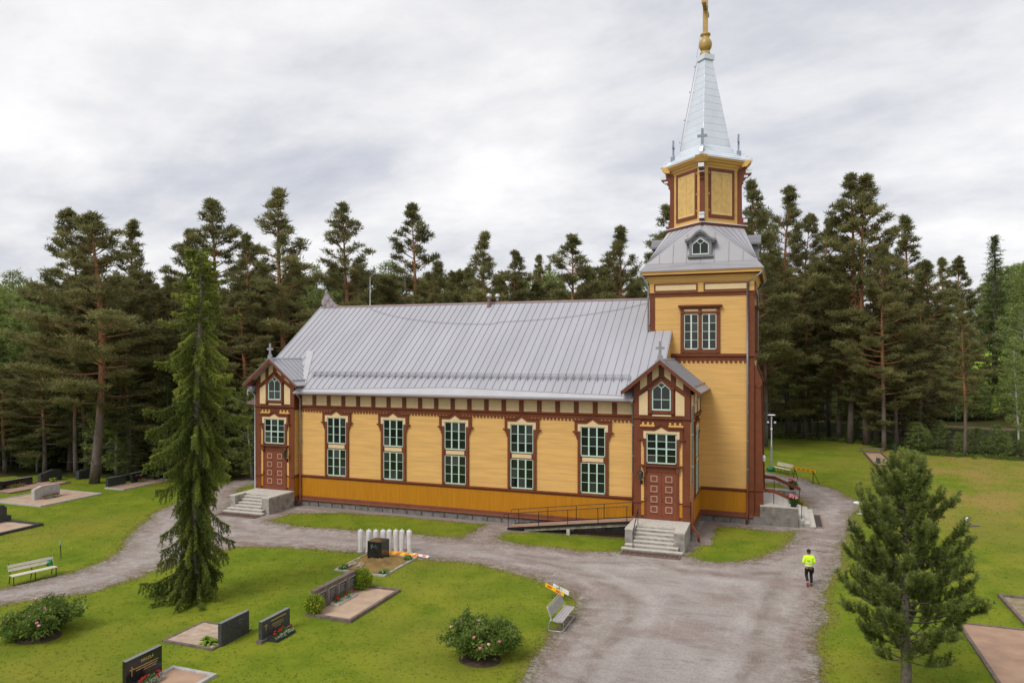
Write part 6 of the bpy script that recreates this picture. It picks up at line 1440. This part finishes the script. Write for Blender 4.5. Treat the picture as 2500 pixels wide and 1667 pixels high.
# the rest of the wood
def clear(x, y, d):
    return all((x-a)**2+(y-b)**2 > d*d for a, b in TREES_AT)
zones = [('left', -300, 560, 66, 135, 150), ('middle', 560, 1500, 80, 140, 115), ('right', 1700, 2140, 119, 150, 46), ('far right', 2140, 2700, 121, 150, 46)]
def where(zn, px):
    if zn == 'left': return 'at the left picture edge' if px < 60 else 'left of the big old pine' if px < 200 else 'between the big old pine and the drooping spruce' if px < 370 else 'behind the weeping spruce and left porch'
    if zn == 'middle': return 'behind the left end of the nave roof' if px < 800 else 'behind the nave roof left of the vent caps' if px < 1130 else 'behind the nave roof right of the vent caps'
    if px < 1900: return 'between the tower and the twin pines'
    if px < 2140: return 'around the tall twin pines'
    return 'below the skyline dip on the right' if px < 2260 else 'at the right picture edge before the field'
PLUR = {'pine': 'pines', 'spruce': 'spruces', 'birch': 'birches'}
# low-skirted pines in the first row on the right
for px, yt, Z in ((1770, 640, 96), (1835, 700, 101), (1925, 640, 95), (2010, 660, 90), (2060, 700, 86), (2110, 690, 88)):
    tree_px('pine', px, yt, Z, 'dense low-branched pine %s' % {1770: 'just right of the tower wall', 1835: 'behind the lamp mast', 1925: 'left of the twin stems', 2010: 'close right of the twin stems', 2060: 'behind the green litter bin', 2110: 'above the tip of the young pine', 2150: 'left of the pine before the field'}[px], proto=R.choice((7, 8)), wide=1.35)
for zn, p0, p1, Z0, Z1, cnt in zones:
    k = 0; tries = 0
    while k < cnt and tries < 6000:
        tries += 1
        px = R.uniform(p0, p1); Z = Z0+(Z1-Z0)*R.random()**1.2
        if zn == 'left' and px < 100: Z += 6
        x, y, _ = at_depth(px, 900, Z)
        if not clear(x, y, 2.3): continue
        yt = R.uniform(630, 730) if zn != 'far right' else R.uniform(760, 860)
        if zn == 'right': yt = R.uniform(590, 740)
        if zn == 'middle': yt = R.uniform(605, 690)
        if 1960 < px < 2030 and R.random() < .6: continue
        if 2190 < px < 2360 and Z < 165: continue
        h = at_depth(px, yt, Z)[2]
        if h < 8: continue
        kind = R.choices(('pine', 'spruce', 'birch'), {'left': (8, 1.2, 2), 'middle': (7, 1, 2.5), 'right': (7, 1, 2), 'far right': (1, 1, 9)}[zn])[0]
        sz = 'tall' if h > 21 else 'lower'
        tree(kind, x, y, h, '%s %s in the wood %s' % (sz, kind, where(zn, px)), group='%s %s %s' % (sz, PLUR[kind], where(zn, px)), wide=R.uniform(1.0, 1.4), proto=R.choice((5, 7, 8, 1, 7, 8, 0)) if kind == 'pine' else R.choice((3, 4)) if kind == 'birch' and zn != 'middle' else None); k += 1
# undergrowth: young spruces and bushy saplings between the stems
for zn, p0, p1, Z0, Z1, cnt in (('left', -150, 590, 64, 100, 95), ('right', 1700, 2500, 119, 145, 90)):
    k = 0; tries = 0
    while k < cnt and tries < 4000:
        tries += 1
        px = R.uniform(p0, p1); Z = Z0+(Z1-Z0)*R.random()**1.6
        if zn == 'left' and px < 250: Z += 4
        x, y, _ = at_depth(px, 900, Z)
        if not clear(x, y, 1.5): continue
        kind = R.choice(('spruce', 'pine', 'birch', 'pine')) if zn == 'left' else R.choice(('birch', 'birch', 'pine', 'birch'))
        if 2225 < px < 2325: continue
        h = R.uniform(4, 11); sz = 'half-grown' if h > 7 else 'small'
        tree(kind, x, y, h, '%s young %s in the wood %s' % (sz, kind, where(zn, px)), group='%s young %s %s' % (sz, PLUR[kind], where(zn, px)), wide=R.uniform(1.2, 1.8), proto=R.choice((7, 8)) if kind == 'pine' else R.choice((3, 4)) if kind == 'birch' else None); k += 1
# bushes right behind the lawn edge
edge_pts = ((1752, 1004), (1850, 1008), (1990, 1020), (2100, 1039), (2250, 1051), (2352, 1059), (2450, 1068))
def edge_y(px):
    for (a, ya), (b, yb) in zip(edge_pts, edge_pts[1:]):
        if a <= px <= b: return ya+(yb-ya)*(px-a)/(b-a)
px = 1770.0; k = 0
while px < 2440:
    x, y = ground(px, edge_y(px)-R.uniform(3, 14)); h = R.uniform(1.4, 3.8) if px > 2090 else R.uniform(1.2, 2.6)
    ph_ = 'near the lamp mast' if px < 1900 else 'below the twin pines' if px < 2060 else 'above the young pine' if px < 2190 else 'toward the right picture edge'
    kind = R.choice(('birch', 'birch', 'spruce'))
    if R.random() < .9 or px > 2090: tree(kind, x, y, h, 'low %s sapling at the far lawn edge %s' % (kind, ph_), group='low %s saplings at the lawn edge %s' % (kind, ph_), proto=R.choice((3, 4)) if kind == 'birch' else 1, wide=R.uniform(1.7, 2.6))
    px += R.uniform(10, 30) if px > 2090 else R.uniform(18, 36)
# weeds along the edge of the right lawn
rim = [Vector(ground(x, y)) for x, y in ((1752, 1005), (1850, 1009), (1990, 1021), (2100, 1041), (2250, 1053), (2352, 1061))]
C = []
for a, b in zip(rim, rim[1:]):
    n = int((b-a).length*5)
    for i in range(n): p = a.lerp(b, R.random()); C.append((p.x+R.gauss(0, .9), p.y+R.gauss(.6, .9), R.uniform(.05, .4)))
V, T, ti = clumps(np.array(C), np.array([(.3, .3, .25)]), 24, .22, .06, NR, .6); V[:, 2] = np.maximum(V[:, 2], .0)
tag(link('edge_weeds', tri_mesh('edge_weeds', V, T, ti, GLEAF)), 'tall weeds along the far edge of the right lawn', 'weeds', kind='stuff')

# ------------------------------------------------------------------ the drooping spruce in front of the church
def drooping_spruce():
    r = random.Random(5); rng = np.random.default_rng(5); tr = MB(); H = 16.3
    top = Vector((.35, 0, 0)); axx = lambda z: top*(z/H)**1.5+Vector((.06*math.sin(z*1.1), .05*math.cos(z*.9), z))
    tr.tube([axx(z) for z in np.linspace(-.2, H-.2, 12)], [.26, .23, .21, .19, .17, .15, .13, .11, .085, .06, .035, .008], 9)
    P = []; D = []; TI = []; Ls = []; Ws = []
    def prof(z):
        pts = [(0, 1.5), (1.2, 1.3), (2.5, 1.25), (4.0, 1.25), (5.5, 1.4), (7.5, 1.7), (9, 1.8), (10.3, 1.55), (11.5, 1.3), (13, 1.25), (14.2, 1.2), (15.2, 1.0), (15.9, .75), (16.3, .35)]
        for (a, ra), (b, rb) in zip(pts, pts[1:]):
            if a <= z <= b: return ra+(rb-ra)*(z-a)/(b-a)
        return .2
    az = 0; nb = 225; sweeps = [(1.0, 3.3, 2.4), (1.3, 3.5, 2.6), (.8, 3.1, 2.3), (1.5, 3.4, 2.0), (1.1, 3.6, 1.8), (.9, 4.1, 1.9), (1.0, 5.6, 1.7), (1.2, 5.0, 1.8)]
    for i in range(nb+len(sweeps)):
        t = min(1, (i+r.random())/nb); z = .9+(H-1.1)*t; az += 2.4+r.uniform(-.4, .4); arm = r.random() < .2 and 1.5 < z < 14.5
        L = prof(z)*(r.uniform(1.1, 1.4) if arm else r.choice((.45, .55, .65, .72, .8) if 2.2 < z < 11 else (.6, .75, .85, .95)))
        if i >= nb: z, az, L = sweeps[i-nb]; t = z/H
        dr = r.uniform(.75, 1.25)*min(L, 1.5)*(1.2 if z < 9 else .8)
        if arm: dr *= .75
        if z > 12.5: dr *= .35
        pth = []
        for k in range(8):
            s = k/7; o = L*(s**.8); zz_ = z+.25*L*s*(1-s)-dr*s**1.4+(.30*L*max(0, s-.65)/.35)
            pth.append(axx(z)+Vector((math.cos(az)*o, math.sin(az)*o, zz_-z)))
        for p in pth: p.z = max(p.z, .12+r.random()*.12)
        tr.tube(pth, [.034, .03, .026, .02, .016, .012, .008, .004], 4, False)
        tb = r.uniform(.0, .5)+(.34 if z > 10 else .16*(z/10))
        nt_ = int(8+L*13)
        for j in range(nt_):
            s = .1+.9*(j+r.random())/nt_; k = min(6, int(s*7)); p = pth[k].lerp(pth[k+1], s*7-k)
            hang = r.uniform(.25, 1.0)*(.35+.75*(1-s))*(1.3 if z < 9 else .75); a2 = az+r.uniform(-1.4, 1.4); ox, oy = math.cos(a2)*.12, math.sin(a2)*.12
            if z > 12: hang *= .6
            hang = min(hang, p.z-.02)
            nn = max(4, int(hang/.045))
            for q in range(nn):
                w = q/nn; b = (p.x+ox*w+r.gauss(0, .012), p.y+oy*w+r.gauss(0, .012), p.z-hang*w)
                for _ in range(2):
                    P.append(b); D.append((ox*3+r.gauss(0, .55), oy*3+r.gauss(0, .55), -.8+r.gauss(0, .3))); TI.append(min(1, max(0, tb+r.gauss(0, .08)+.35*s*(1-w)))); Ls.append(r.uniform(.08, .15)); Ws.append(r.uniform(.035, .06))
            for _ in range(9):   # shoots along the branch
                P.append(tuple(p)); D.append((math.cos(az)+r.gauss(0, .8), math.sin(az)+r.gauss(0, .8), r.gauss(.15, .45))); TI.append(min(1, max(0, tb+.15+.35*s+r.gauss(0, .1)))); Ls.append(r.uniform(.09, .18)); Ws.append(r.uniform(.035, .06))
    V, T, ti = blades(np.array(P), np.array(D), np.array(Ls), np.array(Ws), rng, np.array(TI)); V[:, 2] = np.maximum(V[:, 2], .01)
    t = thing('drooping_spruce', 'tall narrow weeping spruce with hanging branches in front of the left porch', 'tree', (-25.1, 26.1, 0))
    tr.build('trunk', mat('grey_twig_bark', (.20, .17, .14), .9, .35, 6), t, True)
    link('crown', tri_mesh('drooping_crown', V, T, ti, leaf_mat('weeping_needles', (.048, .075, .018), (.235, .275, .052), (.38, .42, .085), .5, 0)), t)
drooping_spruce()
# ------------------------------------------------------------------ the young pine in the right foreground
def young_pine():
    r = random.Random(9); rng = np.random.default_rng(9); tr = MB(); H = 7.65; sh = MB()
    tr.tube([(.03*math.sin(z*2), .03*math.cos(z*1.7), z) for z in np.linspace(-.15, H, 10)], [.19, .165, .15, .135, .115, .095, .075, .055, .035, .012], 10)
    A = []; B = []; TI = []
    def brush(p, d, L, tb): A.append(tuple(p)); B.append(tuple(d.normalized()*L)); TI.append(tb)
    def prof(z):
        pts = [(1.2, 1.5), (2.0, 2.1), (3.0, 2.25), (4.2, 2.2), (5.2, 1.8), (6.2, 1.3), (6.9, .85), (7.4, .45), (8.15, .22)]
        for (a, ra), (b, rb) in zip(pts, pts[1:]):
            if a <= z <= b: return ra+(rb-ra)*(z-a)/(b-a)
        return .25
    z = 1.25; az = 0
    while z < 7.5:
        nb = 7
        for i in range(nb):
            az += 2*math.pi/nb+r.uniform(-.25, .25); L = .94*prof(z)*r.choice((.5, .7, .85, .95, 1.05, 1.15)); el = (.0 if z < 2.5 else .12+.10*(z-2.5))+r.uniform(-.1, .15)
            pth = bend_path((0, 0, z+r.uniform(-.14, .14)), az, el, L, r.uniform(.35, .95), 6); tr.tube(pth, [.032, .028, .022, .018, .014, .010, .006], 5, False)
            s0 = .42 if z < 2.4 else (.32 if z < 4.5 else .2); ns = max(4, int(L*(9.5 if z > 2.4 else 7.0)))
            for j in range(ns):
                s = s0+(1-s0)*(j+r.random())/ns; k = min(5, int(s*6)); p = pth[k].lerp(pth[k+1], s*6-k); a2 = az+r.choice((-1, 1))*r.uniform(.35, 1.0); l2 = r.uniform(.18, .5)*(1.1-s*.4)
                q = bend_path(p, a2, r.uniform(.15, .8), l2, .8, 2); tr.tube(q, [.010, .008, .005], 4, False); d = q[2]-q[1]+Vector((0, 0, .05))
                brush(q[1], d+Vector((0, 0, .06)), r.uniform(.28, .44), r.uniform(.1, .85)); 
                if r.random() < .5: brush(q[0], q[1]-q[0], .25, r.uniform(0, .5))
            brush(pth[-1], pth[-1]-pth[-2]+Vector((0, 0, .1)), .42, r.uniform(.3, .9)); brush(pth[-2], pth[-1]-pth[-2], .36, r.uniform(.2, .7))
        if 1.2 < z < 5:      # bare dead twigs inside
            for i in range(5): tr.tube(bend_path((0, 0, z+r.uniform(-.2, .2)), r.uniform(0, 6.28), r.uniform(-.2, .5), r.uniform(.4, 1.3), r.uniform(-.8, .8), 4), [.012, .01, .008, .005, .003], 4, False)
        z += .40 if z > 2.2 else .36
    for k in range(6): brush(Vector((r.uniform(-.06, .06), r.uniform(-.06, .06), 7.2+.1*k)), Vector((r.uniform(-.4, .4), r.uniform(-.4, .4), 1)), .45, .7)
    A = np.array(A); B = np.array(B); k = len(A); n = 62
    s = rng.random((k, n, 1)); P = A[:, None, :]+B[:, None, :]*s; d = B/np.linalg.norm(B, axis=1, keepdims=True)
    D = rng.normal(size=(k, n, 3)); D -= (D*d[:, None, :]).sum(2, keepdims=True)*d[:, None, :]; D /= np.linalg.norm(D, axis=2, keepdims=True); D = D+d[:, None, :]*.75
    m = k*n; ti = np.clip(np.repeat(np.array(TI), n)+rng.normal(size=m)*.1, 0, 1)
    V, T, tt = blades(P.reshape(-1, 3), D.reshape(-1, 3), rng.uniform(.09, .18, m), rng.uniform(.018, .032, m), rng, ti)
    t = thing('young_pine', 'bushy young pine with upturned shoots in the right foreground', 'tree', (3.95, 27.0, 0))
    tr.build('trunk', mat('young_bark', (.14, .12, .095), .9, .3, 8, .5, 20), t, True)
    link('crown', tri_mesh('young_pine_crown', V, T, tt, leaf_mat('young_pine_needles', (.10, .138, .034), (.30, .35, .092), (.44, .41, .13), .5, 0)), t)
young_pine()
# ------------------------------------------------------------------ rose bushes
def rose(label, x, y, rx, ry, h, n, seed, nf):
    r = random.Random(seed); rng = np.random.default_rng(seed); t = thing('rose_bush', label, 'bush', (x, y, 0)); C = []
    lumps = [(r.uniform(-.62, .62)*rx, r.uniform(-.6, .6)*ry, h*r.uniform(.32, .62), r.uniform(.42, .62)*rx, h*r.uniform(.30, .42)) for _ in range(11)]
    for i in range(int(n/22)):
        lx, ly, lz, lr, lh = r.choice(lumps); q = Vector((r.gauss(0, 1), r.gauss(0, 1), r.gauss(0, 1))).normalized()*r.uniform(.3, 1)**.5
        C.append((lx+q.x*lr, ly+q.y*lr, max(.08, lz+q.z*lh)))
        if r.random() < .05: C[-1] = (lx+q.x*lr*1.25, ly+q.y*lr*1.25, max(.1, lz+abs(q.z)*lh*1.35))
    V, T, ti = clumps(np.array(C), np.array([(.21, .21, .17)]), 22, .10, .075, rng, .35); V[:, 2] = np.maximum(V[:, 2], .01)
    link('foliage', tri_mesh('rose_foliage', V, T, ti, leaf_mat('rose_leaf', (.065, .12, .02), (.24, .32, .07), (.44, .47, .2), .45, 0)), t)
    m = MB()
    for i in range(16): a = r.uniform(0, 6.28); m.tube([(math.cos(a)*.12, math.sin(a)*.12, -.03), (math.cos(a)*rx*.4, math.sin(a)*ry*.4, h*.5), (math.cos(a)*rx*.75, math.sin(a)*ry*.75, h*.75)], [.014, .01, .006], 5)
    m.build('stems', SOIL, t)
    for i in range(nf):
        lx, ly, lz, lr, lh = r.choice(lumps); q = Vector((r.uniform(-.7, .7), r.uniform(-1, .2), r.uniform(-.1, 1))).normalized()
        m = MB(); c = (lx+q.x*lr, ly+q.y*lr, lz+q.z*lh); m.blob(c, (.058, .058, .045), 7, 5, .35); m.build('rose_bloom', PINK if r.random() < .75 else mat('rose_pale', (.75, .36, .40), .6, .2, 20), t)
    m = MB(); m.lathe([(rx*.62, 0), (rx*.5, .02), (.1, .03)], 24, (0, -.25, 0)); o = m.build('soil_patch', SOIL, t); o.scale = (1, ry/rx, 1)
    BEDS.append((x-rx*.7, x+rx*.7, y-ry*.8, y+ry*.6)); return t
rose('rounded rose bush with pink blooms in the middle foreground', -10.35, 24.9, 1.3, 1.15, 1.5, 13000, 3, 12)
rose('wide rose bush with a few pink blooms at the lower left edge', -27.75, 20.75, 1.5, 1.25, 1.4, 12000, 8, 8)

# ------------------------------------------------------------------ houses beyond the wood
def house(label, px, py, Z, w, d, hw, hr, rz_, wall, roofm):
    x, y, z = at_depth(px, py, Z); t = thing('house', label, 'house', (x, y, z-hw), rz_)
    MB().box(-w/2, w/2, -d/2, d/2, -4, hw).prism([(-w/2, hw), (w/2, hw), (0, hw+hr)], -d/2, d/2).build('wall', wall, t)
    m = MB()
    for s in (-1, 1): m.prism([(0, hw+hr+.12), (s*(w/2+.5), hw-.25), (s*(w/2+.5), hw-.05), (0, hw+hr+.32)], -d/2-.5, d/2+.5)
    rf = m.build('roof', roofm, t); MB().box(.6, 1.1, -.4, .2, hw+hr*.5, hw+hr+1.0).build('chimney', STONE, rf)
    for i in (-1, 1):
        wd = MB().box(i*w*.22-.5, i*w*.22+.5, -d/2-.04, -d/2+.02, hw*.35, hw*.8).build('window', GLS, t); MB().box(i*w*.22-.6, i*w*.22+.6, -d/2-.05, -d/2+.01, hw*.8, hw*.88).build('window_frame', WHT, wd)
    MB().box(-.5, .5, -d/2-.05, -d/2+.02, -2, hw*.55).build('door', BRN, t)
HR = mat('house_roof', (.12, .10, .10), .7)
house('white gabled house glimpsed between the stems right of the tower', 1890, 752, 175, 9, 11, 5, 3.5, .3, WHT, HR)
house('pale house with white gable just right of the first glimpsed house', 1916, 775, 160, 8, 10, 4.5, 3, -.4, mat('pale_house', (.55, .50, .44)), HR)
house('small pale house low behind the trees at the far right', 2155, 815, 200, 11, 9, 4, 3, .1, mat('pale_house', (.5, .5, .5)), HR)

# ------------------------------------------------------------------ the person on the gravel
def skinned(name, nodes, edges, mt, parent, root=0, sub=2):
    me = bpy.data.meshes.new(name); me.from_pydata([n[:3] for n in nodes], edges, []); me.materials.append(mt)
    o = link(name, me, parent); o.modifiers.new('Skin', 'SKIN')
    if not me.skin_vertices: raise RuntimeError('no skin layer')
    for i, n in enumerate(nodes):
        rr = n[3] if isinstance(n[3], tuple) else (n[3], n[3]); me.skin_vertices[0].data[i].radius = rr; me.skin_vertices[0].data[i].use_root = i == root
    o.modifiers['Skin'].use_smooth_shade = True
    s = o.modifiers.new('Sub', 'SUBSURF'); s.levels = s.render_levels = sub
    return o
x, y = ground(1858, 1345)
man = thing('person', 'person in a bright yellow work jacket and black trousers walking away on the gravel', 'person', (x, y, 0), YAW-.08)
SKIN = mat('skin', (.50, .27, .18), .55, .08, 9); HIVIS = mat('hi_vis_cloth', (.62, .95, .03), .7, .06, 6); NAVY = mat('black_trousers', (.012, .012, .015), .8, .2, 8); SHOE = mat('dark_shoe', (.05, .035, .035), .7); SOLE = mat('red_sole', (.28, .03, .035), .7); CAP = mat('black_cap', (.015, .016, .018), .8)
HIP, KNR, ANR, KNL, ANL = (0, 0, .95), (.115, .06, .50), (.125, .0, .09), (-.105, .06, .51), (-.125, -.24, .25)
body = skinned('body', [(0, 0, .97, .10), (0, .01, 1.2, .11), (0, .02, 1.42, .10), (0, .03, 1.52, .055), (0, .04, 1.585, (.078, .085)), (0, .04, 1.67, (.074, .09)), (0, .035, 1.735, (.05, .06)), (.10, 0, .9, .075), (*KNR, .05), (*ANR, .035), (.13, .14, .04, .03), (-.10, 0, .9, .075), (*KNL, .05), (*ANL, .035), (-.125, -.16, .12, .03),
    (.17, .01, 1.40, .05), (.25, -.03, 1.14, .042), (.20, .19, 1.10, .03), (.185, .25, 1.115, .026), (-.17, .01, 1.40, .05), (-.25, -.03, 1.14, .042), (-.17, .20, 1.12, .03), (-.155, .26, 1.13, .026)],
    [(0, 1), (1, 2), (2, 3), (3, 4), (4, 5), (5, 6), (0, 7), (7, 8), (8, 9), (9, 10), (0, 11), (11, 12), (12, 13), (13, 14), (2, 15), (15, 16), (16, 17), (17, 18), (2, 19), (19, 20), (20, 21), (21, 22)], SKIN, man)
for s, hx in ((1, .185), (-1, -.155)):
    m = MB(); m.blob((hx, .275, 1.12), (.04, .05, .022), 8, 6)
    for i, (dx, L) in enumerate(((-.03, .07), (-.01, .08), (.01, .075), (.03, .06))): m.tube([(hx+dx, .30, 1.12), (hx+dx, .30+L*.6, 1.115), (hx+dx, .30+L, 1.095)], [.010, .009, .007], 6)
    m.tube([(hx-s*.035, .265, 1.125), (hx-s*.065, .295, 1.13), (hx-s*.07, .33, 1.125)], [.011, .010, .008], 6); m.build('hand', SKIN, man, True)
skinned('jacket', [(0, .0, .93, (.19, .14)), (0, .0, 1.08, (.20, .15)), (0, .01, 1.28, (.205, .15)), (0, .015, 1.42, (.15, .11)), (0, .025, 1.50, (.085, .08)), (.19, .01, 1.41, .085), (.275, -.035, 1.14, .075), (.205, .17, 1.10, .052), (-.19, .01, 1.41, .085), (-.275, -.035, 1.14, .075), (-.175, .18, 1.115, .052)],
    [(0, 1), (1, 2), (2, 3), (3, 4), (3, 5), (5, 6), (6, 7), (3, 8), (8, 9), (9, 10)], HIVIS, man)
skinned('trousers', [(0, 0, .96, (.165, .125)), (.105, 0, .82, .105), (.12, .05, .50, .078), (.125, .0, .12, .064), (-.105, 0, .82, .105), (-.11, .05, .51, .078), (-.125, -.22, .27, .06), (.2, .0, .78, .05), (.205, .01, .62, .045)], [(0, 1), (1, 2), (2, 3), (0, 4), (4, 5), (5, 6), (1, 7), (7, 8)], NAVY, man)
m = MB(); m.blob((.13, .06, .055), (.055, .145, .055), 10, 7); m.build('shoe', SHOE, man, True)
m = MB(); m.blob((-.125, -.2, .15), (.055, .06, .14), 10, 7); m.build('shoe', SHOE, man, True); m = MB(); m.blob((-.125, -.235, .145), (.05, .035, .13), 10, 7); m.build('shoe_sole', SOLE, man, True)
m = MB(); m.blob((0, .035, 1.70), (.098, .112, .085), 14, 8); m.blob((.02, .15, 1.70), (.075, .075, .014), 12, 6); m.build('cap', CAP, man, True)
m = MB(); m.blob((0, .01, 1.62), (.088, .092, .06), 12, 7); m.build('hair', mat('short_hair', (.09, .05, .035), .8), man, True)
for s in (-1, 1): m = MB(); m.blob((s*.09, .045, 1.62), (.015, .025, .033), 8, 6); m.build('ear', SKIN, man, True)
m = MB(); m.blob((0, .138, 1.60), (.015, .02, .022), 8, 6); m.build('nose', SKIN, man, True)
# reflective bands and a small print on the jacket back
def band(z, hh, hw, dep):
    m = MB(); n = 28; vs = []
    for zz_ in (z, z+hh):
        for k in range(n): a = 2*math.pi*k/n; vs.append((hw*math.cos(a), dep*math.sin(a)+.005, zz_))
    m.add(vs, [(k, (k+1) % n, n+(k+1) % n, n+k) for k in range(n)]); m.build('reflective_band', mat('reflective_grey', (.72, .78, .55), .4), man, True)
band(.99, .055, .212, .162); band(1.13, .05, .216, .166)
m = MB()
for i in range(4): m.box(-.13+i*.032, -.108+i*.032, -.172, -.150, 1.245, 1.285)
m.build('back_print', mat('orange_print', (.62, .16, .02), .6), man)
x, y = ground(1877, 1265.5); t = thing('fallen_twig', 'thin twig lying on the gravel beyond the walking person', 'twig', (x, y, 0), -.3); MB().tube([(-.5, 0, .015), (0, .03, .02), (.55, -.02, .015)], [.012, .02, .012], 5).build('stick', BRNG, t)

# ------------------------------------------------------------------ grass tufts, clover
keep = np.ones(len(TUFT_PTS), bool)
for x0, x1, y0, y1 in BEDS: keep &= ~((TUFT_PTS[:, 0] > x0) & (TUFT_PTS[:, 0] < x1) & (TUFT_PTS[:, 1] > y0) & (TUFT_PTS[:, 1] < y1))
for x0, x1, y0, y1 in ((-37.2, -5, VN, 63), (-37.1, -33.4, 40, 46), (-8.5, -4.9, 40, 46), (-8.4, -1, VT, 58), (-2, 2.9, 50.2, 57.4)): keep &= ~((TUFT_PTS[:, 0] > x0) & (TUFT_PTS[:, 0] < x1) & (TUFT_PTS[:, 1] > y0) & (TUFT_PTS[:, 1] < y1))
TP, TZ = TUFT_PTS[keep], TUFT_Z[keep]
nb = 4; n = len(TP); P = np.repeat(np.concatenate([TP, np.zeros((n, 1))], 1), nb, 0)+np.concatenate([NR.normal(size=(n*nb, 2))*.03, np.zeros((n*nb, 1))], 1)
D = np.concatenate([NR.normal(size=(n*nb, 2))*.55, np.ones((n*nb, 1))], 1); zs = np.repeat(TZ, nb)
big = vnoise(P[:, :2], 3.0, 8)+.5; tn = np.clip(.15+.6*big+NR.normal(size=n*nb)*.2, 0, 1)
V, T, ti = blades(P, D, NR.uniform(.015, .04, n*nb)*(1+.012*zs), NR.uniform(.010, .018, n*nb)*(1+.02*zs), NR, tn)
tag(link('grass', tri_mesh('grass', V, T, ti, leaf_mat('grass_blades', (.125, .160, .010), (.21, .215, .024), (.30, .26, .06), .5, 0))), 'short mown grass with tufts along the path edges', 'grass', kind='stuff')
cl = np.stack([NR.uniform(-45, 15, 60000), NR.uniform(16, 60, 60000)], 1); ok, Z = cam_cone(cl); ok &= (vnoise(cl, 1.6, 21)+.6*vnoise(cl, .5, 22) > .30) & (grid_val(DG, cl) > .1) & (grid_val(DF, cl) < -.5) & (NR.random(len(cl)) < .4)
for x0, x1, y0, y1 in BEDS+[(-37.2, -1, 43.3, 63)]: ok &= ~((cl[:, 0] > x0) & (cl[:, 0] < x1) & (cl[:, 1] > y0) & (cl[:, 1] < y1))
cl = cl[ok]; k = len(cl); P = np.concatenate([cl, np.full((k, 1), .05)], 1); V, T, ti = blades(np.repeat(P, 3, 0), NR.normal(size=(3*k, 3))+np.array([0, 0, .6]), np.full(3*k, .028), np.full(3*k, .024), NR, NR.random(3*k))
tag(link('clover_flowers', tri_mesh('clover', V, T, ti, leaf_mat('clover_white', (.40, .40, .22), (.62, .60, .45)))), 'tiny white clover flowers scattered through the lawn', 'clover', kind='stuff')
